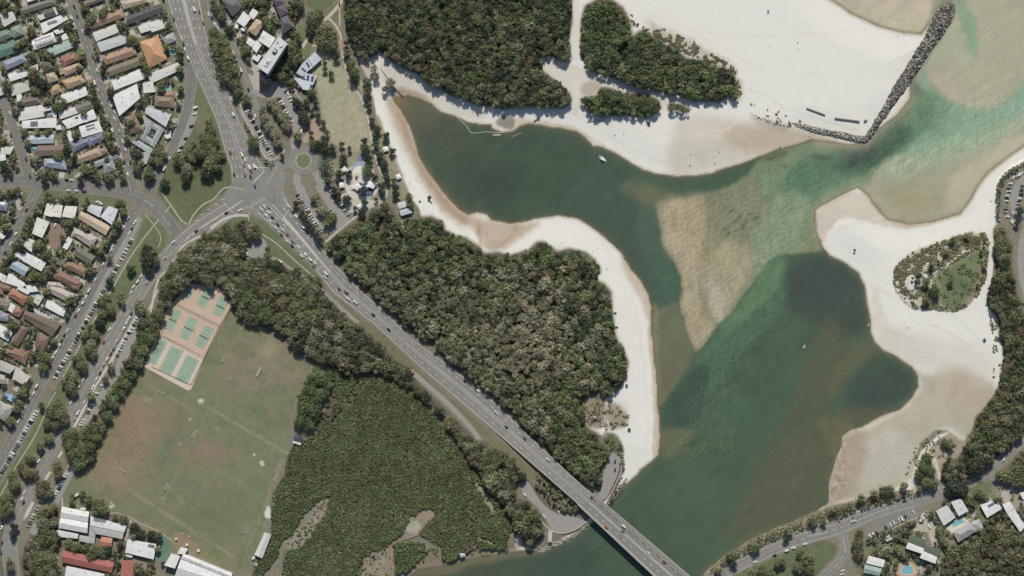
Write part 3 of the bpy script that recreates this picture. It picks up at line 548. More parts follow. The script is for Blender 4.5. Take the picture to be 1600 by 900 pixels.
# ---------------------------------------------------------------- roads, paths, kerbs, painted markings
ZG = 2.0
m_road = mat('#87847f', .9, .13, .12, .15); m_road2 = mat('#83807b', .9, .09, .2, .15); m_lot = mat('#96938f', .9, .09, .3, .15)
m_path = mat('#b3aa9b', .9, .10, .4, .1); m_conc = mat('#bfb9ae', .9, .08, .4, .1); m_paint = mat('#d8d5cf', .7, .12, 1.5, .2); m_kerb = mat('#b1aba0', .9, .08, .5)
m_beige = mat('#bdb2a0', .9, .08, .3, .1); m_gravel = mat('#97948e', .95, .14, .6, .1)
def resample(P, n):
    P = np.array(P, float); d = np.r_[0, np.cumsum(np.hypot(*np.diff(P, axis=0).T))]; t = np.linspace(0, d[-1], n)
    return np.stack([np.interp(t, d, P[:, 0]), np.interp(t, d, P[:, 1])], 1)
def plen(P): P = np.array(P, float); return np.hypot(*np.diff(P, axis=0).T).sum()
class Road:                                            # left and right edges, sampled together
    def __init__(s, L, Rr, zf=None): s.L = L; s.R = Rr; s.zf = zf or (lambda x, y: 0.0); s.n = len(L)
    def at(s, t, f):
        i = min(max(t, 0), .99999)*(s.n-1); k = int(i); u = i-k
        a = s.L[k]*(1-u) + s.L[k+1]*u; b = s.R[k]*(1-u) + s.R[k+1]*u; return a*(1-f) + b*f
    def w(s, t, f, dz): p = s.at(t, f); return W(p[0], p[1], ZG + dz + s.zf(p[0], p[1]))
ROADS = []; ZL = [0.03]
def strip(P, width, sm=2):
    P = smooth(P, sm, False) if sm else P; n = max(6, int(plen(P)/6)); C = resample(P, n)
    if isinstance(width, (int, float)): wd = np.full(n, width)
    else: wd = np.interp(np.linspace(0, 1, n), np.linspace(0, 1, len(width)), width)
    d = np.gradient(C, axis=0); d /= np.hypot(d[:, 0], d[:, 1])[:, None]; nn = np.stack([d[:, 1], -d[:, 0]], 1)
    return C + nn*wd[:, None]/2, C - nn*wd[:, None]/2, C
def road_mesh(name, r, m, z, skirt=0.0, kd='structure'):
    mb = MB(); n = r.n
    for k in range(n):
        for e in (r.L[k], r.R[k]): mb.v.append(W(e[0], e[1], ZG + z + r.zf(e[0], e[1])))
    for k in range(n-1): mb.f.append((2*k, 2*k+1, 2*k+3, 2*k+2)); mb.m.append(0)
    if skirt:
        o = len(mb.v)
        for k in range(n):
            for e in (r.L[k], r.R[k]): mb.v.append(W(e[0], e[1], ZG - skirt))
        for k in range(n-1):
            mb.f.append((2*k, 2*k+2, o+2*k+2, o+2*k)); mb.m.append(0); mb.f.append((2*k+1, o+2*k+1, o+2*k+3, 2*k+3)); mb.m.append(0)
    o = mb.build(name, m); return kind(o, kd) if kd else o
def road(P, width, m=None, name='road', sm=2, kerb=True):
    L, Rr, C = strip(P, width, sm); r = Road(L, Rr); ZL[0] += .008
    road_mesh(name, r, m or m_road, ZL[0]); ROADS.append((r, kerb)); occ_poly([tuple(p) for p in L] + [tuple(p) for p in Rr[::-1]], 1, .5); return r
def sheet(name, P, m, z, occv=1, kd='structure', sm=0, grow=.3):
    P = smooth(P, sm) if sm else P
    pts = [Vector(W(x, y, ZG + z)) for x, y in P]; tri = tessellate_polygon([pts]); mb = MB(); mb.v = [tuple(p) for p in pts]
    for t in tri:
        a, b, c = (pts[i] for i in t); cr = (b-a).cross(c-a).z
        mb.f.append(tuple(t) if cr > 0 else tuple(t)[::-1]); mb.m.append(0)
    o = mb.build(name, m); 
    if occv: occ_poly(P, occv, grow)
    return kind(o, kd) if kd else o
# highway
BZ = 9.0
def ramp(x, y):
    d = math.hypot(x-908, y-780)
    if x + y > 908 + 780: return BZ - ZG + 0.4
    t = max(0, 1 - d/210.0); return (BZ - ZG + .4)*t*t*(3-2*t)
HN = Road(resample(PT('255 -30 262 0 273 35 290 80 300 103 322 150 340 192 350 230 361 262 364 296'), 80), resample(PT('306 -30 312 0 322 55 335 90 345 118 357 150 374 190 385 213 394 232 408 258 428 288'), 80))
HS = Road(resample(PT('382 312 397 330 415 345 448 375 482 408 520 457 585 507 652 570 700 611 781 681 860 750 903 788'), 130), resample(PT('428 286 442 305 455 323 467 337 482 358 510 398 540 430 560 450 597 483 640 527 700 570 767 622 800 655 847 700 908 757 927 772'), 130), ramp)
road_mesh('highway', HN, m_road, .02); road_mesh('highway', HS, m_road, .022, .3)
for r in (HN, HS): occ_poly([tuple(p) for p in r.L] + [tuple(p) for p in r.R[::-1]], 1, .5); ROADS.append((r, True))
sheet('road_junction', PT('352 300 364 288 374 270 392 258 408 256 420 262 436 262 448 274 444 286 442 304 456 324 440 334 425 340 410 345 396 334 384 330 370 336 352 338 345 318'), m_road, .031, sm=1)
# bridge
BR = Road(resample(PT('903 788 1023 900 1110 981'), 60), resample(PT('927 772 1067 892 1150 965'), 60), lambda x, y: BZ - ZG + .4)
occ_poly([tuple(p) for p in BR.L] + [tuple(p) for p in BR.R[::-1]], 1)
bridge = empty('road_bridge', W(965, 845, 0)); tag(bridge, 'long grey concrete road bridge carrying four lanes over the green water', 'bridge')
def local(mb, name, m, parent):
    px, py, pz = parent.location; mb.v = [(a-px, b-py, c-pz) for a, b, c in mb.v]; return mb.build(name, m, parent)
mb = MB()
for k in range(BR.n-1):
    a, b = k/(BR.n-1), (k+1)/(BR.n-1)
    p = [BR.w(a, 0, 0), BR.w(a, 1, 0), BR.w(b, 1, 0), BR.w(b, 0, 0)]; q = [(x, y, z-1.6) for x, y, z in p]
    mb.face(p[::-1]); mb.face(q); mb.face([p[0], p[3], q[3], q[0]]); mb.face([p[1], q[1], q[2], p[2]])
local(mb, 'deck', m_road2, bridge)
for f0, f1 in ((-.035, 0.0), (1.0, 1.035), (.80, .815)):
    mb = MB()
    for k in range(BR.n-1):
        a, b = k/(BR.n-1), (k+1)/(BR.n-1); h = 1.0
        P4 = [BR.at(a, f0), BR.at(a, f1), BR.at(b, f1), BR.at(b, f0)]; lo = [W(x, y, BZ + .38 - (1.2 if f0 != .80 else 0)) for x, y in P4]; hi = [W(x, y, BZ + .4 + h) for x, y in P4]
        mb.face(hi[::-1]); 
        for i in range(4): mb.face([lo[i], lo[(i+1) % 4], hi[(i+1) % 4], hi[i]])
    local(mb, 'parapet', m_conc, bridge)
for t in (.06, .22, .38, .54, .70, .86):
    mb = MB(); 
    for f in (.12, .5, .88): p = BR.at(t, f); a = W(p[0], p[1], -3); mb.cyl(a, (a[0], a[1], BZ - 2.4), .9, .9, 10)
    c = BR.at(t, .5); ang = math.atan2(-(BR.at(t, 1)[1]-BR.at(t, 0)[1]), BR.at(t, 1)[0]-BR.at(t, 0)[0]); ww = W(c[0], c[1], BZ - 1.9)
    mb.box(ww[0], ww[1], BZ - 1.85, 19, 1.8, 1.3, ang); local(mb, 'pier', m_conc, bridge)
# streets
m_st = mat('#7c7974', .9, .14, .12, .15)
R2 = road(PT('-60 278 0 281 60 285 120 292 170 297 206 303 228 314 250 332 266 350 276 366'), [17, 17, 17, 18, 18, 17, 18], m_st)
R3 = road(PT('392 306 372 318 350 334 320 352 290 374 258 404 234 432 216 462 195 494 168 540 142 590 118 635 96 675 76 712 56 750 38 785 22 815 14 842 16 875 22 925'), [26, 27, 26, 22, 20, 20, 18, 18, 18, 17, 16, 16, 20, 24, 20])
R4 = road(PT('292 100 300 118 297 148 291 175 277 213 260 247 246 275 236 300'), [14, 16, 16, 16, 14, 14, 13, 13], m_st)
R5 = road(PT('226 308 207 338 192 363 167 408 142 455 117 503 83 568 58 610 38 652 17 690 -6 730 -40 790'), 14, m_st)
R6 = road(PT('103 -30 108 0 120 27 133 62 145 100 158 145 183 197 196 238 206 280 210 296'), 12, m_st)
R7 = road(PT('-22 90 -8 125 5 155 20 197 33 237 46 278'), 14, m_st)
R8 = road(PT('62 290 50 312 33 342 13 375 -4 402 -40 460'), 13, m_st)
R9 = road(PT('322 -30 325 0 333 28 347 53 367 72 374 95 383 115 392 138 396 160 404 190 418 222 427 238'), [7, 7, 7, 6, 6, 7, 8, 10, 12, 11, 10])
R9b = road(PT('394 142 412 150 430 148 440 140'), 8, m_lot); R9c = road(PT('424 134 438 140 450 165 462 192 458 214 461 236'), [16, 15, 11, 12, 10, 9], m_lot)
R10 = road(PT('1085 925 1120 903 1150 886 1184 870 1225 851 1267 838 1309 827 1340 813 1375 799 1425 784 1466 772 1500 761 1522 748 1550 731 1575 711 1592 694 1640 660'), [18, 17, 17, 16, 18, 20, 17, 18, 20, 19, 16, 13, 12])
R11 = road(PT('1312 830 1321 848 1320 868 1306 885 1288 900 1262 925'), 13)
R11b = road(PT('1546 738 1560 755 1585 763 1640 766'), 9)
R12 = road(PT('1612 345 1600 368 1596 388 1595 412 1598 440 1608 475'), 10, m_lot)
R12b = road(PT('1640 270 1604 276 1590 292 1584 310 1586 330 1596 342'), [13, 13, 12, 12, 12, 10], m_lot)
RS = road(PT('414 404 428 402 450 418 480 436 506 456 530 480 560 505'), 6, m_lot, kerb=False)
RO = road(PT('642 580 662 597 700 630 740 672 750 690'), 8, m_gravel, 'path', kerb=False)
RL = road(PT('218 488 210 517 197 550 182 585 163 615 147 642 130 668'), 12, m_lot); RL2 = road(PT('116 724 106 742 94 764 80 790 62 815 50 835'), [13, 13, 14, 12, 10], m_lot)
RA = road(PT('426 262 444 258 462 252'), 12); RB = road(PT('492 268 500 285 512 300'), 10, m_lot); RC = road(PT('468 262 462 278 470 300'), 9, m_lot)
RP1 = road(PT('468 292 478 316 490 332 504 350 514 362'), 12, m_lot); RP2 = road(PT('498 288 512 312 528 334 542 348'), 12, m_lot); RP3 = road(PT('508 362 526 356 543 340'), 10, m_lot)
RW = road(PT('340 10 352 18 358 30'), 5, m_lot, kerb=False)
# roundabout
def ring(cx, cy, r0, r1, a0=0, a1=360, n=40):
    return [(cx + r1*math.cos(R(a0+(a1-a0)*i/n)), cy + r1*math.sin(R(a0+(a1-a0)*i/n))) for i in range(n)]
sheet('road_junction', ring(474, 251, 0, 23), m_road, ZL[0] + .02)
isl = MB(); isl.prism([W(x, y)[:2] for x, y in ring(474, 251, 0, 12.2)], ZG, ZG + .28, 0); kind(isl.build('roundabout_kerb', m_conc), 'structure')
isl = MB(); isl.prism([W(x, y)[:2] for x, y in ring(474, 251, 0, 11.2)], ZG, ZG + .42, 0); kind(isl.build('grass', mat('#6c7850', .95, .2, .6)), 'structure')
# car parks and paving
sheet('car_park', PT('380 374 412 372 418 384 410 404 386 404'), m_lot, .05); sheet('car_park', PT('810 757 825 750 838 774 856 795 872 803 890 806 912 812 917 818 893 830 876 834 862 829 855 815 843 795 824 780'), m_lot, .05, sm=1, grow=5)
sheet('boat_ramp', PT('857 829 863 830 862 848 856 847'), m_conc, .07); sheet('car_park', PT('957 706 968 714 967 738 956 762 944 784 933 776 941 760 943 735 950 716'), m_lot, .05, sm=1)
sheet('car_park', PT('1351 829 1375 811 1400 800 1441 790 1446 796 1440 803 1400 820 1356 840'), m_road2, ZL[0] + .02)
sheet('car_park', PT('372 170 384 168 400 200 420 240 428 250 420 252 408 238 392 206'), m_lot, .045)
sheet('car_park', PT('446 152 470 150 482 190 476 204 462 196 452 170'), m_lot, .045); sheet('car_park', PT('430 136 446 130 452 144 440 152 424 150'), m_lot, .047)
sheet('parking_strip', PT('216 338 222 342 208 372 176 420 150 470 98 575 90 594 84 592 110 540 140 478 165 425 190 380'), m_gravel, .028)
sheet('parking_strip', PT('50 640 62 640 46 672 24 708 -2 752 -12 760 -16 745 10 704 30 670'), m_gravel, .028)
sheet('parking_strip', PT('300 160 309 170 308 182 300 205 284 232 276 236 280 220 292 196 297 180'), m_gravel, .028)
for q in ('214 488 217 491 197 528 172 572 152 602 142 622 139 620 150 598 170 566', '136 626 139 628 119 667 113 668 122 650', '96 704 99 706 93 716 89 714', '76 736 81 738 70 755 66 754', '50 783 54 786 44 806 36 814 40 800'): sheet('footpath', PT(q), m_conc, ZL[0] + .03)
def path(s, wd, m=None, sm=2, z=.06):
    P = PT(s) if isinstance(s, str) else s; L, Rr, C = strip(P, wd, sm); r = Road(L, Rr); road_mesh('footpath', r, m or m_path, z)
    occ_poly([tuple(p) for p in L] + [tuple(p) for p in Rr[::-1]], 1)
for s, wd in (('248 343 222 375 200 407 178 447 148 498 130 530 107 573 98 590', 1.8), ('87 613 75 632 63 665 47 695 32 717 20 738 0 775', 1.6), ('227 335 250 363 252 376 246 388', 1.2), ('252 300 268 322 283 345 292 350', 2), ('258 332 266 322', 1.6),
        ('295 350 302 335 318 318 333 313 343 300 350 293 362 292', 2), ('388 337 389 347', 1.8), ('410 366 420 372 432 380 455 402 478 422 490 432', 1.7), ('372 152 378 172 382 187 398 213 407 233 418 252 432 248 446 234', 2.2),
        ('620 320 627 337 633 375', 2), ('1500 786 1512 800 1520 806', 2), ('200 280 204 300', 1), ('88 860 92 880 90 905', 2.4), ('97 778 98 792', 2.5), ('172 784 180 792', 2.5), ('205 812 200 830 196 845', 2.5), ('172 803 180 800 200 806 222 820 250 830 268 845', 1.2),
        ('1355 852 1362 845 1384 832 1410 818 1440 806', 1.6), ('1372 866 1380 858 1390 852 1394 862 1396 876', 1.4), ('1394 855 1400 862 1392 890', 1.6)): path(s, wd)
path('388 337 366 336 347 343 329 357', 4, m_conc); path('314 368 298 376 280 388 272 408 262 422 250 431 244 445 240 462 238 478 234 492', 3, m_conc, z=.07); path('247 452 238 472 232 485', 2.6, m_conc, z=.08)
path('545 -12 518 23 493 42 480 62 472 74', 5, m_beige); path('514 29 527 42 534 60 534 82 539 104 548 130 564 150 574 178 578 205 583 233 592 263 602 285 607 305 590 318 572 330 557 337 527 362 509 378', 3.4, m_beige, z=.065)
path('530 2 531 40', 2, m_beige); path('545 80 552 100 560 115', 2.4, m_beige); path('488 72 496 70 505 82', 2.5, m_conc); path('1552 372 1551 400 1548 430 1546 445 1540 465 1530 485', 4, mat('#d9d6cf', .9, .04, .3))
path('1112 898 1122 892 1154 872 1192 850 1242 832 1292 815 1334 801 1375 790 1400 783 1436 765', 2.6, m_path); path('963 664 966 640 968 625', 0.1) if False else None
path('947 684 946 660 950 640 951 626', 2.2, m_lot); path('966 712 972 725 970 740 958 765 948 785', 1.6, m_path); path('832 792 842 808 852 822 866 832 880 834 900 828 918 814', 1.8, m_path)
path('494 180 503 195 510 212', 3, mat('#b58e79', .9, .1, .4)); sheet('paving', PT('486 188 496 184 506 196 508 210 500 222 490 216 478 224 470 220 480 206'), mat('#ab9280', .9, .2, .3), .055, sm=1)
sheet('paving', PT('528 62 536 62 542 76 532 80 526 72'), mat('#a8887c', .9, .1, .4), .07)
sheet('paving', PT('536 278 546 262 560 254 574 256 586 270 592 286 590 302 574 312 556 312 542 304'), mat('#cbc4b6', .9, .1, .5), .062, sm=1)
sheet('paving', PT('528 305 545 300 575 312 592 312 600 318 572 326 555 334 540 330'), mat('#bfb7a7', .9, .1, .5), .058, sm=1)
sheet('paving', PT('78 350 92 345 100 360 96 380 84 392 76 380'), mat('#8d7767', .9, .15, .4), .03); sheet('paving', PT('170 330 196 330 186 345 172 340'), mat('#b09b8b', .9, .1, .4), .03)
sheet('paving', T(0, 0)('870 550 960 600 960 680 900 640'), m_path, .03); sheet('driveway', T(0, 150)('555 690 605 700 600 770 550 765'), m_conc, .03)
for q in ('125 210 205 205 205 240 130 235', '135 245 215 245 220 285 150 285', '205 425 255 405 260 445 215 450', '230 530 310 540 310 555 240 555', '0 320 80 320 90 355 10 360', '1115 250 1160 250 1170 300 1130 300'): sheet('driveway', T(0, 150)(q), m_path, .03)
for q in ('940 430 1020 480 1010 600 900 560 880 520', '700 20 740 10 760 60 700 70', '430 510 600 500 600 560 540 600 440 560'): pass
sheet('driveway', T(1333, 750)('570 440 620 380 690 350 750 380 770 450 800 540 830 640 800 600 770 560 740 500 640 480 560 480'), m_path, .035)
sheet('driveway', T(240, 0)('905 580 940 690 870 700 880 780 960 870 1000 850 1000 690 970 620'), m_path, .035); sheet('driveway', T(1333, 750)('1380 90 1450 100 1480 190 1420 210 1390 140'), m_path, .035)
# kerbs along the streets, left out where another carriageway joins
def kerbs():
    allp = []
    for i, (r, k) in enumerate(ROADS): allp.append([tuple(p) for p in r.L] + [tuple(p) for p in r.R[::-1]])
    extra = [ring(474, 251, 0, 23.5), PT('348 300 364 286 392 256 422 258 452 272 446 300 462 326 425 344 410 348 370 340 348 340')]
    mb = MB()
    for i, (r, k) in enumerate(ROADS):
        if not k: continue
        for E in (r.L, r.R):
            P = np.array(resample(E, max(4, int(plen(E)/3)))); mid = (P[1:] + P[:-1])/2; bad = np.zeros(len(mid), bool)
            for j, q in enumerate(allp + extra):
                if j != i: bad |= inpoly(q, mid[:, 0], mid[:, 1])
            s = 1 if E is r.L else -1
            for q in range(len(mid)):
                if bad[q]: continue
                a, b = P[q], P[q+1]; d = (b-a)/max(1e-6, np.hypot(*(b-a))); nn = np.array([d[1], -d[0]])*s*.42
                if r in (HN,): nn = nn
                z0 = [ZG + r.zf(*p) for p in (a, b)]
                c = [W(a[0], a[1], z0[0]+.17), W(b[0], b[1], z0[1]+.17), W(b[0]+nn[0], b[1]+nn[1], z0[1]+.17), W(a[0]+nn[0], a[1]+nn[1], z0[0]+.17)]
                lo = [(x, y, z-.3) for x, y, z in c]; up = c if s < 0 else c[::-1]; mb.face(up)
                mb.face([lo[0], lo[1], c[1], c[0]]); mb.face([lo[2], lo[3], c[3], c[2]])
    return mb
kind(kerbs().build('kerb', m_kerb), 'structure')
# painted markings: solid or dashed lines at a fraction f of the carriageway width
PM = MB()
def line(r, f, t0=0, t1=1, dash=None, w=.22, z=None):
    z = (ZL[0] + .04) if z is None else z
    Lr = plen((r.L + r.R)/2)*PXM; t = t0
    wid = np.hypot(*(r.L[r.n//2]-r.R[r.n//2]))*PXM; df = w/wid
    step = (dash[0] if dash else 6)/Lr; gap = (dash[1] if dash else 0)/Lr
    while t < t1:
        e = min(t + step, t1); sub = max(1, int((e-t)*Lr/7)); 
        for q in range(sub):
            a, b = t + (e-t)*q/sub, t + (e-t)*(q+1)/sub
            PM.face([r.w(a, f-df, z), r.w(a, f+df, z), r.w(b, f+df, z), r.w(b, f-df, z)])
        t = e + gap
D = (3.2, 7)
for f in (.16, .30): line(HN, f, 0, .97, D)
for f in (.66, .82): line(HN, f, 0, .93, D)
for f in (.03, .445, .56, .97): line(HN, f, 0, .93, None, .16)
for f in (.21, .36): line(HS, f, .03, .3, D)
line(HS, .25, .3, 1, D); line(HS, .76, .06, 1, D)
for f in (.05, .45, .56, .95): line(HS, f, .04, 1, None, .16)
for f in (.05, .48, .53, .76, .96): line(BR, f, 0, 1, None if f != .76 else D, .2, .03)
line(BR, .26, 0, 1, D, .2, .03)
for r in (R2, R6, R5, R10, R8, R12): line(r, .5, .05, .95, (4, 5), .12)
line(R3, .48, .03, .9, (9, 4), .14); line(R3, .08, .02, .5, None, .12); line(R3, .92, .05, .5, None, .12); line(R4, .9, .3, .95, None, .15); line(R10, .1, .02, .8, None, .12); line(R10, .9, .02, .6, None, .12); line(R11, .5, .1, 1, (6, 4), .15)
def bars(p0, p1, n, ln, wd, z=None):
    z = (ZL[0] + .045) if z is None else z
    d = np.array([p1[0]-p0[0], p1[1]-p0[1]], float); u = d/np.hypot(*d); v = np.array([-u[1], u[0]])
    for i in range(n):
        c = np.array(p0) + d*(i/(n-1) if n > 1 else .5); q = [c+u*wd/2+v*ln/2, c+u*wd/2-v*ln/2, c-u*wd/2-v*ln/2, c-u*wd/2+v*ln/2]
        PM.face([W(a, b, ZG + z) for a, b in q])
X = T(240, 300)
bars(X(1040, 60), X(870, 150), 12, 5.5, .45); bars((365, 293), (382, 297), 9, 4, .5); bars((432, 262), (418, 285), 9, 5, .5); bars((441, 300), (452, 325), 9, 4, .5); bars((388, 338), (394, 322), 7, 4, .5)
bars((396, 285), (428, 262), 2, 1, 1); PM.face([W(*p, ZG + ZL[0] + .045) for p in ((394, 286), (412, 268), (412.8, 268.8), (394.8, 286.8))])
for (a, b) in (((452, 326), (440, 345)), ((418, 262), (394, 262)), ((350, 318), (364, 332))):
    d = np.array(b)-np.array(a); u = d/np.hypot(*d)*.35; v = np.array([-u[1], u[0]]); PM.face([W(*q, ZG + ZL[0] + .05) for q in (np.array(a)+v, np.array(a)-v, np.array(b)-v, np.array(b)+v)])
TI = T(240, 300)
for (x, y) in [(400, 267), (455, 213), (520, 163), (590, 118), (650, 72)]: a = TI(x, y); bars((a[0], a[1]), (a[0]+.1, a[1]), 1, .7, 5.5)
TC = T(0, 300)                                       # painted traffic island chevrons on the west road and highway median
for (x0, y0, x1, y1, n) in [(1370, 85, 1440, 125, 5), (1520, 230, 1590, 320, 6)]: bars(TC(x0, y0), TC(x1, y1), n, 2.2, .5)
for k in range(46):
    t = k/45; bars(tuple(HN.at(.02+.9*t, .50)), tuple(HN.at(.03+.9*t, .50)), 1, 4.2, .35)
for k in range(20):
    t = .02+k/19*.2; bars(tuple(HS.at(t, .50)), tuple(HS.at(t+.001, .50)), 1, 2.4, .35, ZL[0]+.05)
for k in range(12): a = T(1067, 750)(1490 + k*3.2, 520 + k*14); bars(a, (a[0]+.3, a[1]+1), 1, 1.2, .5)
for k in range(9): a = T(1333, 750)(30 + k*36, 382 - k*14); bars(a, (a[0]+1, a[1]-.3), 1, .8, 3.2)
for k in range(8): a = T(1067, 750)(1175 + k*24, 525 - k*4.5); bars(a, (a[0]+1, a[1]-.2), 1, .8, 2.2)
# parking bay lines
def bays(p0, p1, n, ln, ang, z=None):
    u = (math.cos(R(ang)), math.sin(R(ang)))
    for i in range(n + 1):
        x, y = p0[0] + (p1[0]-p0[0])*i/n, p0[1] + (p1[1]-p0[1])*i/n; h = ln/2
        q = [(x-u[0]*h-u[1]*.11, y-u[1]*h+u[0]*.11), (x-u[0]*h+u[1]*.11, y-u[1]*h-u[0]*.11), (x+u[0]*h+u[1]*.11, y+u[1]*h-u[0]*.11), (x+u[0]*h-u[1]*.11, y+u[1]*h+u[0]*.11)]
        PM.face([W(a, b, ZG + (z or ZL[0] + .04)) for a, b in q][::-1])
bays((381, 166), (424, 244), 24, 6.5, -28); bays((466, 306), (502, 362), 17, 6, -28); bays((520, 300), (546, 336), 13, 6, -28); bays((305, 166), (282, 230), 17, 7, -15); bays((448, 156), (468, 196), 13, 6, -25)
bays((1356, 836), (1438, 802), 20, 6.5, 68); bays((212, 340), (92, 582), 58, 5.5, 28); bays((56, 642), (-8, 750), 30, 5.5, 28)
kind(PM.build('road_markings', m_paint), 'structure')
# highway median
mdb = MB()
for r, f0, f1, ts in ((HN, .475, .525, (0, .30)), (HS, .50, .515, (.2, 1)), (HS, .47, .55, (.08, .24)), (R3, .50, .56, (.02, .16))):
    n = 40
    for k in range(n):
        a = ts[0] + (ts[1]-ts[0])*k/n; b = ts[0] + (ts[1]-ts[0])*(k+1)/n; z = ZL[0] + .16
        c = [r.w(a, f0, z), r.w(a, f1, z), r.w(b, f1, z), r.w(b, f0, z)]; lo = [(x, y, q-.25) for x, y, q in c]; mdb.face(c[::-1] if False else c)
        mdb.face([lo[0], lo[3], c[3], c[0]]); mdb.face([lo[1], c[1], c[2], lo[2]])
kind(mdb.build('median_strip', mat('#bdb8ad', .9, .12, .8)), 'structure')
# guard rail and bank walls
# ---------------------------------------------------------------- sports courts
CT = T(240, 450); m_cg = mat('#86a389', .8, .07, .2, .3); m_co = mat('#c1a88f', .85, .06, .2, .3); m_cp = mat('#cdb8a4', .85, .05, .2)
court_o = PT('225 572 236 545 243 530 253 500 262 480 270 468 292 452 300 442 320 443 342 448 352 462 362 477 350 497 320 553 300 607 294 610')
sheet('court_paving', PT('225 573 243 527 262 482 276 466 300 443 342 448 352 460 362 477 319 559 291 543 253 525'), m_co, .08); sheet('court_paving', PT('225 573 249 524 320 558 298 609 293 610'), m_cp, .078)
CLN = MB()
def court(q, typ='t'):
    q = [np.array(CT(*p)) for p in q]; sheet('court_surface', [tuple(p) for p in q], m_cg, .10)
    a, b, c, d = q                                   # a-b short side, b-c long side
    def at(u, v): return (a*(1-u)+b*u)*(1-v) + (d*(1-u)+c*u)*v
    def seg(p, r_, w=.10):
        p, r_ = np.array(p), np.array(r_); dd = (r_-p)/max(1e-6, np.hypot(*(r_-p)))*w; nn = np.array([-dd[1], dd[0]])
        CLN.face([W(*x, ZG + .115) for x in (p+nn, p-nn, r_-nn, r_+nn)])
    if typ == 't':
        for u in (.12, .22, .78, .88): seg(at(u, .1), at(u, .9))
        for v in (.1, .9): seg(at(.12, v), at(.88, v))
        for v in (.27, .73): seg(at(.22, v), at(.78, v))
        seg(at(.5, .27), at(.5, .73)); return at(.03, .5), at(.97, .5)
    for u in (.08, .92): seg(at(u, .05), at(u, .95))
    for v in (.05, .5, .95): seg(at(.08, v), at(.92, v))
    for v0, s in ((.05, 1), (.95, -1)):
        pr = None
        for k in range(13):
            th = math.pi*k/12; p = at(.5+.38*math.cos(th), v0 + s*.22*math.sin(th))
            if pr is not None: seg(pr, p)
            pr = p
    pr = None
    for k in range(17): p = at(.5+.15*math.cos(k*math.pi/8), .5+.09*math.sin(k*math.pi/8)); (seg(pr, p) if pr is not None else None); pr = p
    return None
TENNIS = [[(330, 265), (415, 300), (325, 500), (240, 455)], [(480, 345), (570, 385), (465, 575), (385, 530)], [(190, 190), (265, 225), (170, 410), (100, 375)], [(625, 75), (705, 115), (630, 275), (548, 235)], [(490, -15), (570, 20), (478, 190), (398, 150)], [(330, -50), (378, 20), (335, 108), (290, 95)]]
NETS = [court(q) for q in TENNIS]
for q in ([(165, 540), (285, 590), (160, 820), (45, 765)], [(315, 625), (430, 680), (310, 905), (195, 850)], [(60, 475), (135, 510), (15, 725), (-60, 690)]): court(q, 'n')
kind(CLN.build('court_markings', m_paint), 'structure')
PLN = MB()
def pline(p, q, w_=.16):
    p, q = np.array(p, float), np.array(q, float); d = (q-p)/np.hypot(*(q-p))*w_/2/PXM; nn = np.array([-d[1], d[0]])*1.3; PLN.face([W(*x, ZG + .03) for x in (p+nn, p-nn, q-nn, q+nn)])
def pitch(x, y, L_, B_, a):
    u = np.array([math.cos(R(a)), math.sin(R(a))]); v = np.array([-u[1], u[0]]); c = np.array([x, y], float); P = lambda i, j: c + u*i*L_/2 + v*j*B_/2
    for i, j, k, l_ in ((-1, -1, 1, -1), (1, -1, 1, 1), (1, 1, -1, 1), (-1, 1, -1, -1), (0, -1, 0, 1), (-1, -.4, -.82, -.4), (-.82, -.4, -.82, .4), (-.82, .4, -1, .4), (1, -.4, .82, -.4), (.82, -.4, .82, .4), (.82, .4, 1, .4)): pline(P(i, j), P(k, l_))
    pr = [c + u*6*math.cos(t*math.pi/8) + v*6*math.sin(t*math.pi/8) for t in range(17)]
    for a_, b_ in zip(pr[:-1], pr[1:]): pline(a_, b_)
pitch(344, 792, 118, 96, 29); pitch(236, 680, 128, 84, 118); pitch(372, 690, 108, 70, 29); pitch(382, 570, 95, 62, 118)
kind(PLN.build('pitch_markings', mat('#93977b', .9, .3, .5)), 'structure')
m_net = mat('#33362f', .8, .1, 1); m_post = mat('#55585a', .5, .1, 1, .5, .6)
for i, nn in enumerate(NETS):
    p, q = W(*nn[0], ZG), W(*nn[1], ZG); ang = math.atan2(q[1]-p[1], q[0]-p[0]); L = math.hypot(q[0]-p[0], q[1]-p[1]); c = ((p[0]+q[0])/2, (p[1]+q[1])/2)
    r = empty('tennis_net', (c[0], c[1], ZG + .1), ang); mb = MB(); mb.box(0, 0, .5, L, .06, .95); mb.build('net', m_net, r)
    for s in (-1, 1): mb = MB(); mb.cyl((s*L/2, 0, 0), (s*L/2, 0, 1.15), .06, .06, 6); mb.build('post', m_post, r)
    near(r, 'tennis net across a green court', 'tennis net', (nn[0][0]+nn[1][0])/2, (nn[0][1]+nn[1][1])/2, 'tennis nets on the courts')
m_mesh = mat('#4a4d42', .8, .1, 1)
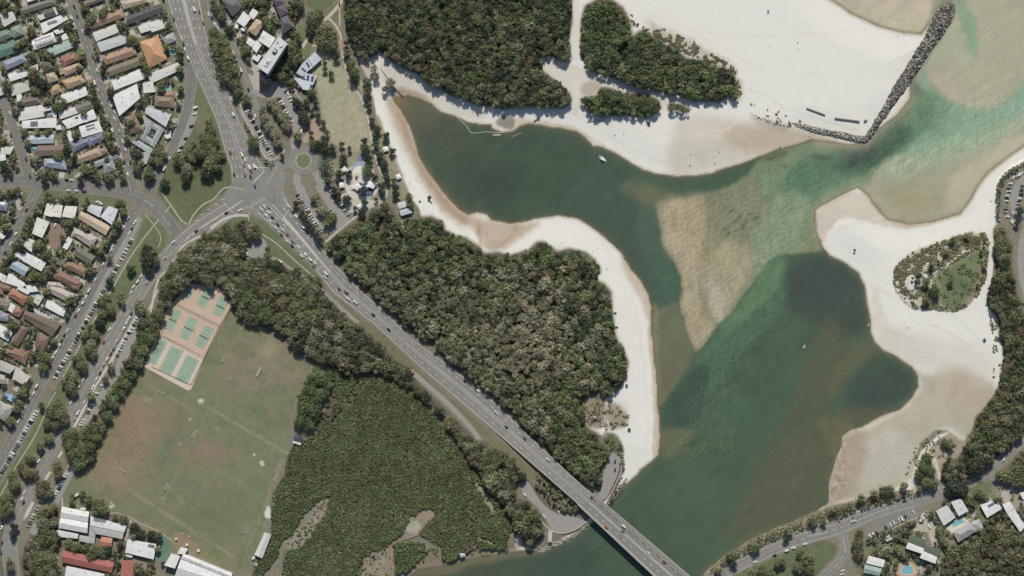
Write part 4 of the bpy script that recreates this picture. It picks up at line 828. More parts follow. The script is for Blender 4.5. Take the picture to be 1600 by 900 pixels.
def fence(pts, h, label, cat='fence', spacing=6.0, thick=.10, rail=True, mats=None):
    P = [W(x, y, ZG) for x, y in pts]; r = empty('wire_fence', P[0]); mb = MB(); x0, y0, _ = P[0]
    for a, b in zip(P[:-1], P[1:]):
        ang = math.atan2(b[1]-a[1], b[0]-a[0]); L = math.hypot(b[0]-a[0], b[1]-a[1]); cx, cy = (a[0]+b[0])/2-x0, (a[1]+b[1])/2-y0
        for zz in ((.05, h*.35, h*.7, h) if rail else (h,)): mb.box(cx, cy, zz, L, thick, thick, ang)
        for k in range(int(L/1.0)): mb.box(a[0]-x0+(b[0]-a[0])*k/int(L/1.0), a[1]-y0+(b[1]-a[1])*k/int(L/1.0), h/2, .03, .03, h, ang)
    mb.build('mesh_panel', mats or m_mesh, r); 
    for a, b in zip(P[:-1], P[1:]):
        L = math.hypot(b[0]-a[0], b[1]-a[1]); n = max(1, int(L/spacing))
        for k in range(n + 1):
            mb = MB(); c = (a[0]-x0+(b[0]-a[0])*k/n, a[1]-y0+(b[1]-a[1])*k/n); mb.cyl((c[0], c[1], 0), (c[0], c[1], h), .07, .07, 5); mb.build('post', m_post, r)
    tag(r, label, cat); return r
fence([CT(220, 150), CT(620, 350)], 3, 'wire fence between the upper and middle rows of tennis courts'); fence([CT(80, 445), CT(475, 650)], 3, 'wire fence between tennis courts and the green ball courts')
fence([CT(735, 165), CT(620, 350), CT(475, 650)], 3, 'wire fence along the right edge of the tennis courts'); fence([CT(475, 655), CT(350, 905), CT(-20, 735)], 1.2, 'low wire fence around the bottom of the ball courts')
# ---------------------------------------------------------------- buildings
m_wall = [mat(c, .85, .08, .4) for c in ('#c9c4b8', '#b7ab9b', '#a89c8e', '#d2d0ca')]; m_fascia = mat('#d4d2cc', .7, .05, .5)
m_solar = mat('#4a4f66', .35, .15, 1.2, .5); m_vent = mat('#8d8d8d', .6, .1, 1); m_sky = mat('#6a7480', .3, .1, 1, .6); m_dark = mat('#3c3d3f', .6, .1, 1)
m_pool = mat('#6fb2bd', .12, .08, .6, .5); m_deck = mat('#cfc8bb', .85, .08, .5); m_white = mat('#dcdcdc', .6, .04, .3); m_ridge = mat('#b9b4aa', .8, .1, 1)
def wl4(q, z): return [W(x, y, z) for x, y in q]
def ccw(P):
    a = sum(P[k][0]*P[(k+1) % len(P)][1] - P[(k+1) % len(P)][0]*P[k][1] for k in range(len(P))); return P if a > 0 else P[::-1]
def roofblock(root, q, typ, color, h=3.0, pitch=None, walls=None, seed=0, over=.5):
    rx, ry, rz = root.location; zt = ZG + h; P = ccw(wl4(q, zt)); cx = sum(p[0] for p in P)/4; cy = sum(p[1] for p in P)/4
    L = [Vector((p[0]-rx, p[1]-ry, h)) for p in P]; c = Vector((cx-rx, cy-ry, h))
    if (L[0]-L[1]).length < (L[1]-L[2]).length: L = L[1:] + L[:1]
    inn = [c + (p-c)*(1 - over/max(1.5, (p-c).length)*1.4) for p in L]
    wm = MB(); wm.prism([(p.x, p.y) for p in inn], -.3, h - .02, 0); wm.build('wall', walls or m_wall[seed % 4], root)
    occ_poly([tuple(p) for p in q], 2, .2)
    a, b, cc, d = L; w = ((b-cc).length + (d-a).length)/2; up = Vector((0, 0, 1)); mb = MB()
    m1 = (d+a)/2; m2 = (b+cc)/2; dr = (m2-m1).normalized()
    if typ == 'f': ph = .035*w/2 + .05
    else: ph = w/2*math.tan(R(pitch or (22 if typ == 'h' else 16)))
    if typ == 'h': e = min(w/2, (m2-m1).length*.45); r1 = m1 + dr*e + up*ph; r2 = m2 - dr*e + up*ph
    else: r1 = m1 + up*ph; r2 = m2 + up*ph
    t = Vector((0, 0, .18))
    F = [[a+t, b+t, r2+t, r1+t], [cc+t, d+t, r1+t, r2+t], [b+t, cc+t, r2+t], [d+t, a+t, r1+t]]
    for f in F: mb.face([tuple(x) for x in f])
    for x, y in ((a, b), (b, cc), (cc, d), (d, a)): mb.face([tuple(x), tuple(y), tuple(y+t), tuple(x+t)])
    mb.face([tuple(x) for x in (d, cc, b, a)])
    isw = color in ('w', '#dcdcdc') or typ == 'f'
    col = '#dddddb' if color == 'w' else color
    ro = mb.build('roof', mat(col, .75 if typ != 'f' else .55, .20 if typ != 'f' else .10, .35 if typ != 'f' else .18, .3, 0, 0, False, 0, None, .10, 1.1 if typ == 'f' else 2.2), root)
    if typ in ('h', 'g') and w > 5:                  # ridge and hip capping, a little paler than the tiles
        rb = MB()
        def cap(p, q_):
            p, q_ = p + t + up*.05, q_ + t + up*.05; dd = (q_-p).normalized(); s = Vector((-dd.y, dd.x, 0)).normalized()*.17
            rb.face([tuple(p-s), tuple(p+s), tuple(q_+s), tuple(q_-s)])
        cap(r1, r2)
        if typ == 'h': cap(a, r1); cap(d, r1); cap(b, r2); cap(cc, r2)
        rb.build('ridge_capping', mat(col, .8, .1, 1.0, .3, 0, 0, False, 0, None, .0, 1.0) if False else m_ridge if typ == 'h' and seed % 3 == 0 else ro.data.materials[0], ro)
    return ro, (a, b, cc, d, r1, r2, h, w)
def zroof(info, p):                                  # height of the roof surface under a local point
    a, b, cc, d, r1, r2, h, w = info; ax = (r1+r2)/2; dr = (r2-r1).normalized() if (r2-r1).length > .01 else Vector((1, 0, 0)); dr.z = 0
    v = Vector((p.x-r1.x, p.y-r1.y, 0)); perp = abs(v.x*(-dr.y) + v.y*dr.x); f = max(0, 1 - perp/(w/2)); return h + .18 + (r1.z-h)*f
def solar(root, ro, info, q, rows=2):
    rx, ry, rz = root.location; P = ccw(wl4(q, ZG + info[6])); L = [Vector((p[0]-rx, p[1]-ry, 0)) for p in P]
    if (L[0]-L[1]).length < (L[1]-L[2]).length: L = L[1:] + L[:1]
    n = max(1, int((L[0]-L[1]).length/1.2)); mb = MB()
    for r_ in range(rows):
        for k in range(n):
            def at(u, v): return (L[0]*(1-u)+L[1]*u)*(1-v) + (L[3]*(1-u)+L[2]*u)*v
            u0, u1 = k/n + .012, (k+1)/n - .012; v0, v1 = r_/rows + .02, (r_+1)/rows - .02; Q = [at(u0, v0), at(u1, v0), at(u1, v1), at(u0, v1)]
            zz = [zroof(info, x) + .14 for x in Q]; mb.face([(x.x, x.y, z) for x, z in zip(Q, zz)])
            mb.face([(Q[0].x, Q[0].y, zz[0]-.12), (Q[1].x, Q[1].y, zz[1]-.12), (Q[1].x, Q[1].y, zz[1]), (Q[0].x, Q[0].y, zz[0])])
    mb.build('solar_panel', m_solar, ro)
def clutter(ro, info, rnd, n):
    a, b, cc, d, *_ = info
    for k in range(n):
        u, v = rnd.uniform(.15, .85), rnd.uniform(.2, .8); p = (a*(1-u)+b*u)*(1-v) + (d*(1-u)+cc*u)*v; z = zroof(info, p); mb = MB(); ty = rnd.random()
        if ty < .4: mb.box(p.x, p.y, z + .12, 1.1, .8, .3, rnd.random()*3); mb.build('skylight', m_sky, ro)
        elif ty < .7: mb.cyl((p.x, p.y, z-.1), (p.x, p.y, z + .5), .28, .22, 8); mb.build('roof_vent', m_vent, ro)
        else: mb.box(p.x, p.y, z + .3, 1.0, .6, .75, rnd.random()*3); mb.build('air_conditioner', m_vent, ro)
CN = {'w': 'white', '#': ''}
def cname(c):
    if c == 'w': return 'white'
    r, g, b = (int(c[i:i+2], 16) for i in (1, 3, 5)); mx, mn = max(r, g, b), min(r, g, b); L = (mx+mn)/2
    if mx-mn < 14: return 'white' if L > 200 else 'pale grey' if L > 165 else 'mid grey' if L > 125 else 'dark grey' if L > 90 else 'charcoal'
    if b >= r and b >= g: return 'pale blue' if L > 160 else 'slate blue'
    if g >= r: return 'pale green' if L > 150 else 'green'
    if r - g > 60: return 'orange' if L > 130 and g > b + 20 else 'red'
    return 'cream' if L > 195 else 'tan' if L > 155 else 'brown' if L > 115 else 'dark brown'
TN = {'f': 'flat roofed', 'g': 'gable roofed', 'h': 'hip roofed'}
HN_ = [0]
def house(t, blocks, sol=(), h=3.0, label=None, cat='house', group='houses and flats of the suburb', name='house', cl=None, extra=None):
    HN_[0] += 1; rnd = random.Random(HN_[0]*17); B = [(t(q), ty, c) for q, ty, c in blocks]
    if name == 'house': B = [([(sum(p[0] for p in q)/4*(-.06) + x*1.06, sum(p[1] for p in q)/4*(-.06) + y*1.06) for x, y in q], ty, c) for q, ty, c in B]
    c0 = B[0][0]; cx, cy = sum(p[0] for p in c0)/4, sum(p[1] for p in c0)/4; root = empty(name, W(cx, cy, ZG)); infos = []
    for i, (q, ty, c) in enumerate(B):
        ro, inf = roofblock(root, q, ty, c, h - (.35 if i else 0)*(i % 2) + rnd.uniform(-.1, .1), seed=HN_[0]); infos.append((ro, inf))
    for s in sol:
        k, q = (s if isinstance(s, tuple) else (0, s)); solar(root, infos[k][0], infos[k][1], t(q))
    clutter(infos[0][0], infos[0][1], rnd, cl if cl is not None else rnd.choice((0, 1, 2, 3)))
    d = '%s %s house' % (cname(B[0][2]), TN[B[0][1]])
    if sol: d = d.replace(' house', ' solar panelled house')
    if label: tag(root, label, cat)
    else: near(root, d, cat, cx, cy, group)
    return root
A = T(0, 0); B_ = T(0, 150); C_ = T(0, 300); D_ = T(0, 450); E_ = T(0, 600); F_ = T(0, 750); H_ = T(240, 0); I_ = T(460, 150); J_ = T(460, 300); K_ = T(1333, 750); G_ = T(240, 750)
g, f, h = 'g', 'f', 'h'
house(A, [('190 80 500 -20 520 40 215 130', h, '#7d786e')]); house(A, [('0 140 115 105 150 185 40 250', f, '#c9c6c0')])
house(A, [('90 270 195 225 220 320 130 355', h, '#7c9485'), ('-60 310 100 270 115 340 -60 420', h, '#6d8878')]); house(A, [('-60 440 130 380 180 480 -60 560', g, '#5b8272')])
house(A, [('400 100 490 75 525 145 430 175', g, '#62605c'), ('350 150 400 120 425 170 375 190', f, '#d0ccc4'), ('495 72 515 65 545 130 528 140', f, '#d0ccc4')])
house(A, [('385 220 600 130 635 180 410 310', f, 'w'), ('500 290 580 260 600 300 530 320', f, 'w')], ['440 210 530 185 540 212 450 240']); house(A, [('300 375 490 305 525 390 325 465', g, 'w'), ('570 335 620 310 640 360 590 380', f, 'w')], ['320 378 480 323 486 345 327 400', '340 430 500 375 510 398 345 455'])
house(A, [('450 455 630 375 690 440 485 525', f, '#a3b8aa')]); house(A, [('35 580 210 510 250 570 65 655', h, '#8d98b2'), ('190 510 280 475 290 500 210 530', f, '#8ab0a6')])
house(A, [('80 700 345 605 355 680 105 760', f, 'w')], ['150 665 240 640 245 670 160 690']); house(A, [('385 590 460 560 500 640 410 680', h, '#6b5e52')]); house(A, [('565 540 700 500 730 560 600 625', h, '#97604f')])
house(A, [('590 640 740 590 775 640 615 710', h, '#b39a7e'), ('550 650 590 640 600 690 560 700', f, '#b39a7e')]); house(A, [('430 700 520 670 545 750 460 780', h, '#b3a28a')]); house(A, [('580 760 760 700 800 770 640 835', h, '#b8986b'), ('460 830 560 780 575 860 490 895', h, '#b28f68')])
house(A, [('110 810 220 770 285 840 110 900', f, '#c4c1bb')]); house(A, [('575 890 800 815 815 890 620 970', f, 'w')]); house(A, [('770 10 960 -40 980 0 800 65', h, '#7a6e62')]); house(A, [('1130 10 1370 -30 1390 20 1165 85', h, '#b8a88f')])
house(A, [('1190 150 1500 35 1525 110 1215 225', g, '#58575a')]); house(A, [('850 190 1130 90 1160 160 870 265', h, '#a5805f'.replace('5f', '66'))]); house(A, [('875 310 1075 230 1110 300 905 385', f, '#cfccc5')]); house(A, [('915 400 1160 325 1190 400 950 485', f, '#b9c0c0')])
house(A, [('1400 210 1510 180 1545 260 1425 300', f, '#d2d0cb'), ('1290 245 1405 205 1420 280 1325 310', f, '#d2d0cb')]); house(A, [('1315 400 1480 340 1560 550 1400 630', h, '#c89565')], label='large orange hip tiled house with a pyramid roof beside the highway', cl=0)
house(A, [('965 530 1250 430 1275 510 1000 605', h, '#ab866c')]); house(A, [('1010 640 1290 535 1310 610 1040 710', g, '#84765f')]); house(A, [('1050 760 1300 655 1340 740 1080 840', f, 'w')], cl=4); house(A, [('1385 700 1660 590 1700 650 1430 775', f, '#cfccc8')])
house(A, [('1340 780 1430 760 1450 860 1350 870', f, '#d5d3d0')]); house(H_, [('75 345 180 305 210 380 120 420', h, '#a5a5a2')]); house(A, [('1530 870 1640 850 1650 920 1530 930', h, '#9c7a64')])
house(A, [('-40 20 60 -30 90 20 -20 70', h, '#8a8377')]); house(A, [('240 -30 340 -60 350 -10 260 20', f, 'w')])
house(A, [('-30 620 20 600 30 640 -30 660', f, '#cbb')] if False else [('-40 840 10 820 40 880 -30 910', f, '#c9c5bd')])
house(B_, [('190 30 370 -20 385 70 205 105', h, '#72635a')]); house(B_, [('185 120 390 85 410 190 180 230', f, '#d5d2cb'), ('400 110 475 85 480 130 410 145', f, 'w'), ('480 150 528 142 530 195 500 200', f, '#dddddb')])
house(B_, [('215 235 520 205 525 295 220 300', f, 'w'), ('520 280 570 270 575 315 525 318', f, 'w')], ['285 240 355 235 355 285 285 290']); house(B_, [('255 375 500 360 500 440 258 448', g, '#b3bdcb')], ['335 365 450 362 450 388 335 392'])
house(B_, [('360 465 595 465 600 545 362 565', g, '#7e695f')]); house(B_, [('420 590 600 595 620 690 420 660', h, '#9ca6b6')]); house(B_, [('10 475 130 475 95 545 12 545', f, '#cfcac2')]); house(B_, [('-30 550 50 550 55 600 -30 615', f, 'w')])
house(B_, [('545 150 700 100 730 160 570 215', f, '#d4d1ca'), ('700 90 840 45 870 110 740 160', g, '#7c7870')]); house(B_, [('585 235 765 165 800 240 640 305', f, 'w'), ('765 190 870 120 905 210 790 250', f, 'w')], ['700 200 730 190 738 212 708 220'])
house(B_, [('745 290 920 235 960 330 775 385', f, 'w')], ['800 280 885 258 890 275 803 302', '805 312 890 288 893 304 810 326']); house(B_, [('615 340 660 325 695 415 655 430', f, 'w')], cl=0)
house(B_, [('820 390 955 345 975 405 840 475', h, '#707b94'), ('655 440 830 390 850 440 690 530', h, '#707b94')], ['850 380 905 368 910 382 853 396']); house(B_, [('705 570 925 480 950 560 715 640', h, '#ab947c'), ('925 500 990 480 1010 530 950 560', h, '#9c7d68')])
house(B_, [('880 620 1080 545 1110 580 900 670', g, '#969ba1'), ('960 610 1060 600 1080 690 985 725', h, '#969ba1')]); house(B_, [('1062 0 1278 -108 1308 20 1122 180', f, 'w')], h=6, cl=5)
house(B_, [('1165 205 1265 165 1330 310 1235 350', h, '#86705e')]); house(B_, [('1375 105 1600 170 1550 285 1365 160', f, '#c3c6ca')]); house(B_, [('1350 335 1395 230 1445 255 1350 430', g, '#9aa5a6'), ('1395 230 1540 310 1515 355 1375 275', g, '#9aa5a6'), ('1540 310 1450 480 1405 450 1490 290', g, '#9aa5a6'), ('1310 400 1350 350 1470 430 1450 480', g, '#9aa5a6')], label='square grey house around a small planted courtyard')
house(B_, [('1230 430 1310 420 1440 500 1400 540', f, '#a9b4b2'), ('1340 530 1420 520 1370 640 1300 610', f, '#a9b4b2')]); house(T(240, 150), [('20 0 190 0 190 110 10 90', h, '#8f7a64')]); house(B_, [('1540 370 1600 330 1600 390 1560 400', f, 'w')], cl=0)
house(B_, [('155 -10 200 -20 205 45 165 50', f, '#dddddb')], cl=0)
house(C_, [('510 120 590 125 570 240 480 225', f, '#dedacf'), ('440 105 500 110 490 235 410 215', f, '#dedacf'), ('610 130 725 135 700 250 580 230', f, '#dedacf')], h=6.5, label='cream white three block apartment row south of the west road', cat='apartments', name='apartment_building', cl=4)
house(C_, [('1020 135 1105 165 1050 305 945 230', f, '#cfd1d6'), ('850 120 960 140 930 235 820 175', f, '#c5c9d0')], h=6); house(C_, [('350 240 460 285 395 425 305 385', f, '#dcd9ce')], h=6); house(C_, [('770 180 1030 320 985 400 740 250', g, '#c5ad92')])
house(C_, [('700 340 915 430 850 515 680 400', h, '#b8aaa3')]); house(C_, [('250 430 320 455 295 560 215 505', f, '#d8d5cd')]); house(C_, [('640 420 680 450 630 540 590 515', f, 'w')], cl=0); house(C_, [('250 570 430 660 385 740 215 645', f, 'w'), ('170 560 240 590 215 640 130 590', f, 'w')])
house(C_, [('740 510 890 600 840 680 690 590', g, '#767160')]); house(C_, [('140 640 270 710 225 785 95 710', g, '#a3b5c5')]); house(C_, [('640 640 830 720 790 795 600 700', h, '#93704f')]); house(C_, [('560 730 770 850 730 905 485 800', h, '#8c6a59')])
house(C_, [('90 760 240 860 210 900 50 850', f, 'w')]); house(C_, [('-10 750 60 790 40 850 -10 820', f, 'w')]); house(C_, [('-20 840 110 890 90 930 -20 930', h, '#8a6a5a')]); house(C_, [('-20 90 75 105 60 180 -20 160', h, '#828ca0')], ['5 90 50 98 45 120 5 112']); house(C_, [('-20 370 50 410 30 440 -20 430', f, '#dddddb')], cl=0)
house(C_, [('240 870 330 880 360 930 260 940', f, 'w')], cl=1); house(C_, [('440 840 560 850 600 905 440 900', h, '#b5a49a')])
house(D_, [('480 -40 700 60 645 135 440 30', h, '#b8a89d')]); house(D_, [('450 100 610 210 590 265 425 180', f, 'w')]); house(D_, [('115 10 265 85 215 160 75 70', h, '#a56f52')]); house(D_, [('180 -20 290 20 260 60 160 10', f, 'w')]); house(D_, [('350 60 410 80 360 160 310 130', f, '#cfcbc4')])
house(D_, [('260 215 565 330 485 450 225 280', g, '#766656'), ('300 180 480 270 450 320 330 230', f, '#b9bcc2')]); house(D_, [('0 90 90 150 70 210 -20 170', h, '#7d6d61')]); house(D_, [('150 165 220 210 180 275 110 240', h, '#9b6c5c'), ('100 140 150 170 120 240 70 200', f, 'w')])
house(D_, [('0 210 80 250 70 310 -20 300', h, '#9095a0')]); house(D_, [('-20 330 120 410 75 495 -20 440', f, '#dddddb')]); house(D_, [('190 345 270 380 170 545 105 510', h, '#7c6558')]); house(D_, [('345 410 460 480 400 600 335 560', h, '#82695a')]); house(D_, [('60 570 280 580 230 715 50 610', h, '#8a6650')])
house(D_, [('10 680 150 740 90 800 -40 760', f, '#b8b2a8'), ('150 740 275 835 230 910 120 850', f, '#c2bdb4'), ('-40 800 40 820 60 900 -40 890', g, '#a9a49b')], h=6); house(E_, [('0 165 130 220 50 350 -10 310', h, '#a8a29b')], h=6); house(D_, [('-40 -10 20 0 30 60 -40 60', h, '#a56a55')])
house(D_, [('640 -40 740 -20 735 25 690 20', h, '#7d665a')])
house(H_, [('650 10 800 -20 820 70 740 150', h, '#66656a')], h=6); house(H_, [('845 110 910 170 850 250 780 200', f, '#dddddb'), ('930 80 985 115 935 180 890 140', f, 'w')], h=5); house(H_, [('760 230 795 235 790 270 760 260', f, 'w')], cl=0); house(H_, [('840 240 870 255 845 295 815 275', f, 'w')], cl=0)
house(H_, [('960 180 1040 210 960 335 885 285', h, '#bd9c7e')], h=5); house(H_, [('1030 290 1140 360 1085 445 985 380', f, 'w'), ('960 380 1010 420 965 495 925 450', f, 'w')], h=7); house(H_, [('950 495 1010 525 975 580 925 545', f, 'w')], cl=0); house(H_, [('895 350 950 390 920 440 865 400', f, '#dddddb')], cl=1)
house(H_, [('1190 170 1260 140 1310 250 1200 330', h, '#605f64'), ('1150 70 1230 30 1265 120 1190 165', h, '#605f64'), ('1110 -20 1190 -30 1230 30 1150 62', h, '#605f64')], h=7, label='long charcoal three block apartments beside the park lawn', cat='apartments', name='apartment_building', cl=3)
# tower: roof plan, storeys, balcony edges
def tower():
    q = H_('1170 345 1250 410 1070 690 970 620'); HT = 24.0; c = (sum(p[0] for p in q)/4, sum(p[1] for p in q)/4); root = empty('apartment_tower', W(c[0], c[1], ZG)); rx, ry, _ = root.location
    P = ccw([W(x, y, ZG + HT) for x, y in q]); L = [(p[0]-rx, p[1]-ry) for p in P]; mb = MB(); mb.prism(L, -.3, HT, 0); mb.build('wall', mat('#a9adb3', .7, .05, .3), root)
    rb = MB(); rb.prism([(x*1.03, y*1.03) for x, y in L], HT, HT + .35, 0); rb.build('roof', mat('#c6c9cc', .7, .05, .4), root)
    occ_poly(q, 2, .5); cxs = Vector((sum(x for x, y in L)/4, sum(y for x, y in L)/4, 0))
    for s in range(1, 8):
        z = s*3.0; b = MB(); b.prism([(x*1.03, y*1.03) for x, y in L], z - .12, z + .12, 0, bot=True); b.build('balcony_slab', m_fascia, root)
    for s in range(8):
        z = s*3.0 + .5
        for i in (1, 3, 0, 2):
            a, bb = L[i], L[(i+1) % 4]; n = max(1, int(math.hypot(bb[0]-a[0], bb[1]-a[1])/6.5))
            if s*4 + i > 40: continue
            for k in range(n):
                if sum(1 for _ in root.children) > 95: break
                u0, u1 = (k+.12)/n, (k+.88)/n; o = Vector((bb[1]-a[1], -(bb[0]-a[0]), 0)).normalized()*.06
                wb = MB(); wb.face([(a[0]+(bb[0]-a[0])*u+o.x, a[1]+(bb[1]-a[1])*u+o.y, zz) for u, zz in ((u0, z), (u1, z), (u1, z+2), (u0, z+2))]); wb.build('window', m_dark, root)
    v = Vector((L[1][0]-L[0][0], L[1][1]-L[0][1], 0)); ang = math.atan2(v.y, v.x); m_r2 = mat('#dedfe0', .6, .05, .5)
    for (u, vv, lx, ly, hh, m) in ((.25, .5, 14, 7, 1.2, m_r2), (.25, .5, 6, 3, 2.2, m_vent), (.62, .5, 9, 6, 1.5, m_dark), (.63, .5, 3.5, 4, 2.6, m_r2), (.86, .35, 5, 4, 1.4, m_r2), (.86, .75, 3, 2, 1.0, m_vent)):
        A0, B0, C0, D0 = [Vector((x, y, 0)) for x, y in L]; 
        if (A0-B0).length < (B0-C0).length: A0, B0, C0, D0 = B0, C0, D0, A0
        p = (A0*(1-u)+B0*u)*(1-vv) + (D0*(1-u)+C0*u)*vv; an = math.atan2((B0-A0).y, (B0-A0).x); bx = MB(); bx.box(p.x, p.y, HT + .35 + hh/2, lx*.6, ly*.6, hh, an); bx.build('plant_room', m, root)
    tag(root, 'tall pale grey apartment tower casting a long dark shadow over trees', 'apartment tower')
tower()
# curved community building with solar rows
cb = house(H_, [('1510 485 1575 555 1500 625 1445 550', f, '#bcc7d2'), ('1445 550 1500 625 1445 668 1395 595', f, '#bcc7d2'), ('1395 595 1445 668 1400 720 1340 680', f, '#bcc7d2'), ('1330 680 1440 690 1530 712 1500 790', f, '#c3ced8'), ('1310 725 1380 735 1460 850 1400 840', f, '#c3ced8'), ('1380 735 1500 780 1480 840 1450 850', f, '#c3ced8')],
           [(1, '1455 565 1475 552 1502 600 1480 615'), (1, '1425 590 1442 578 1470 625 1452 640'), (2, '1380 640 1400 632 1435 668 1415 680'), (3, '1390 690 1420 692 1412 750 1385 745'), (3, '1440 700 1465 705 1455 760 1432 755'), (3, '1480 710 1510 715 1495 770 1472 765'), (5, '1470 790 1495 795 1480 835 1462 825')], h=5, label='curved pale blue community building covered in rows of solar panels', cat='building', name='community_building', cl=0)
# school
m_stain = None
sc = dict(cat='school building', name='school_building')
house(F_, [('580 250 838 300 825 395 565 350', g, 'w'), ('566 352 826 397 820 500 550 450', g, 'w')], h=6, label='big white school hall with two long ridges beside the trees', cl=4, **sc); house(F_, [('530 465 735 505 730 550 525 530', f, '#d5d5d2')], h=3.5, label='narrow white lean-to below the white school hall', cl=2, **sc)
house(F_, [('850 330 1015 330 1180 430 1165 490', f, 'w') if False else ('848 340 1185 432 1165 492 845 425', f, 'w'), ('845 430 1160 494 1150 555 900 505', f, '#adadaa')], [(0, '880 345 1000 370 990 405 875 385')], h=5, label='white and grey school block with solar panels right of the hall', cl=3, **sc)
house(F_, [('840 440 900 450 885 600 835 590', f, '#adadaa'), ('745 515 835 530 835 592 745 572', f, '#b5b5b1')], h=4, label='grey L shaped school link roof below the white hall', cl=2, **sc)
house(F_, [('950 530 1055 545 1045 635 940 620', g, '#c17d63')], h=4, label='small orange roofed school building between two grey roofs', cl=0, **sc); house(F_, [('590 655 1070 770 1050 870 575 770', g, '#ab6052')], h=5, label='long brick red roofed school block half under tree crowns', cl=3, **sc)
house(F_, [('625 805 980 880 975 960 605 910', f, '#dcdcdc')], h=4, label='white roof below the long red school roof at the bottom edge', cl=1, **sc); house(F_, [('1145 745 1255 765 1245 930 1130 900', g, '#b06657')], h=4, label='short red roofed school block right of the long red roof', cl=1, **sc)
house(F_, [('1195 555 1465 600 1440 745 1175 680', f, 'w')], [(0, '1390 600 1450 610 1445 640 1388 630')], h=5, label='white classroom block left of the green play surface', cl=4, **sc); house(F_, [('1180 690 1250 700 1235 730 1175 715', f, '#d5d5d2')], h=3, label='tiny white annexe above the short red roof', cl=0, **sc)
house(F_, [('755 258 805 262 800 285 755 280', f, 'w')], h=3, label='small white kiosk on the upper edge of the white hall', cl=0, **sc)
house(G_, [('280 690 740 880 720 920 255 735', g, '#dcdcdc'), ('255 740 720 925 690 1020 200 900', g, '#d6d7d8'), ('165 690 250 715 200 830 100 800', f, 'w'), ('255 630 320 650 290 700 220 690', f, 'w')], h=8, label='huge white sports hall at the bottom edge with stepped roofs', cl=4, **sc)
house(G_, [('1040 490 1105 510 1020 735 945 700', g, '#c9c8c3')], h=4, label='long pale grey shed on the lower right of the pitches', cat='shed', name='sports_shed', cl=1)
house(T(240, 600), [('1322 482 1400 490 1385 550 1310 530', f, '#474a5c'), ('1308 530 1385 552 1378 575 1302 550', f, '#d5d5d2')], h=4, label='navy and white clubhouse under the big fig beside the pitches', cat='clubhouse', name='clubhouse', cl=0)
house(G_, [('920 725 945 715 950 735 925 748', f, '#dddddb')], h=2.5, label='little white hut at the foot of the grey shed', cat='hut', name='hut', cl=0)
# park shelters
def shelter(t, q, color, label, h=3.0, cat='shelter', name='picnic_shelter'):
    q = t(q); c = (sum(p[0] for p in q)/4, sum(p[1] for p in q)/4); root = empty(name, W(c[0], c[1], ZG)); rx, ry, _ = root.location; P = ccw([W(x, y, ZG + h) for x, y in q]); L = [Vector((p[0]-rx, p[1]-ry, h)) for p in P]
    cc = sum(L, Vector())/4; ap = cc + Vector((0, 0, .9)); mb = MB()
    for k in range(4): mb.face([tuple(L[k]), tuple(L[(k+1) % 4]), tuple(ap)])
    mb.face([tuple(v - Vector((0, 0, .1))) for v in L[::-1]]); mb.build('roof', mat(color, .6, .04, .5), root)
    for v in L: p = cc + (v-cc)*.86; mb = MB(); mb.cyl((p.x, p.y, 0), (p.x, p.y, h + .05), .12, .1, 6); mb.build('post', m_post, root)
    mb = MB(); mb.box(cc.x, cc.y, .72, 2.0, .9, .08); mb.box(cc.x, cc.y, .35, 1.4, .2, .7); mb.build('table', m_deck, root)
    tag(root, label, cat); occ_poly(q, 2); return root
shelter(I_, '825 485 870 468 885 512 840 525', '#e0e0de', 'upper white square picnic shelter between trees near the beach'); shelter(I_, '945 745 985 725 1005 765 965 785', '#e0e0de', 'lower white square picnic shelter on the grass by the beach')
shelter(I_, '415 815 460 805 470 855 425 865', '#dcdcda', 'white square shelter left of the playground sails'); shelter(J_, '580 130 620 105 645 140 610 165', '#d6dade', 'pale blue kiosk shelter right of the tree lined car park')
shelter(K_, '290 530 340 505 370 555 315 580', '#cfcdca', 'pale square gazebo on the resort garden path', 3, 'gazebo', 'gazebo'); shelter(T(850, 550), '460 605 480 598 495 618 475 632', '#a8a9a6', 'grey beach shelter beside the small riverside car park'); shelter(T(1333, 750), '615 355 655 345 665 385 625 395', '#dddddb', 'white gatehouse at the top of the resort driveway', 3, 'gatehouse', 'gatehouse')
shelter(T(560, 750), '950 685 1000 690 1000 715 960 730', '#a9c0bd', 'teal roofed viewing shelter where the boardwalk meets the water'); shelter(T(800, 750), '340 565 376 565 376 590 340 590', '#8f9392', 'small grey jetty roof at the end of the boat ramp', 3, 'jetty shelter', 'jetty_shelter')
house(J_, [('965 100 1055 80 1085 130 980 160', f, '#bfc9ca'), ('980 172 1092 142 1105 195 1000 225', f, '#b9c2c6')], h=4, label='pale two part amenities block between trees and the beach', cat='amenities block', name='amenities_block', cl=0)
def sail(t, q, color, label, zs=(4.5, 3.2, 4.5, 3.2)):
    q = t(q); n = 8; c = (sum(p[0] for p in q)/4, sum(p[1] for p in q)/4); root = empty('shade_sail', W(c[0], c[1], ZG)); rx, ry, _ = root.location
    L = [Vector(W(x, y, ZG + z)) - Vector((rx, ry, ZG)) for (x, y), z in zip(q, zs)]; cc = sum(L, Vector())/4; mb = MB()
    def at(u, v):
        p = (L[0]*(1-u)+L[1]*u)*(1-v) + (L[3]*(1-u)+L[2]*u)*v; k = max(abs(u-.5), abs(v-.5))*2; e = 1 - min(abs(u-.5), abs(v-.5))*2
        return p + (cc-p)*(.16*e*k)
    for i in range(n):
        for j in range(n): mb.face([tuple(at(a/n, b/n)) for a, b in ((i, j), (i+1, j), (i+1, j+1), (i, j+1))])
    mb.build('sail', mat(color, .8, .04, .5), root)
    for v in L: mb = MB(); mb.cyl((v.x, v.y, 0), (v.x, v.y, v.z + .2), .12, .1, 6); mb.build('mast', m_post, root)
    tag(root, label, 'shade sail'); return root
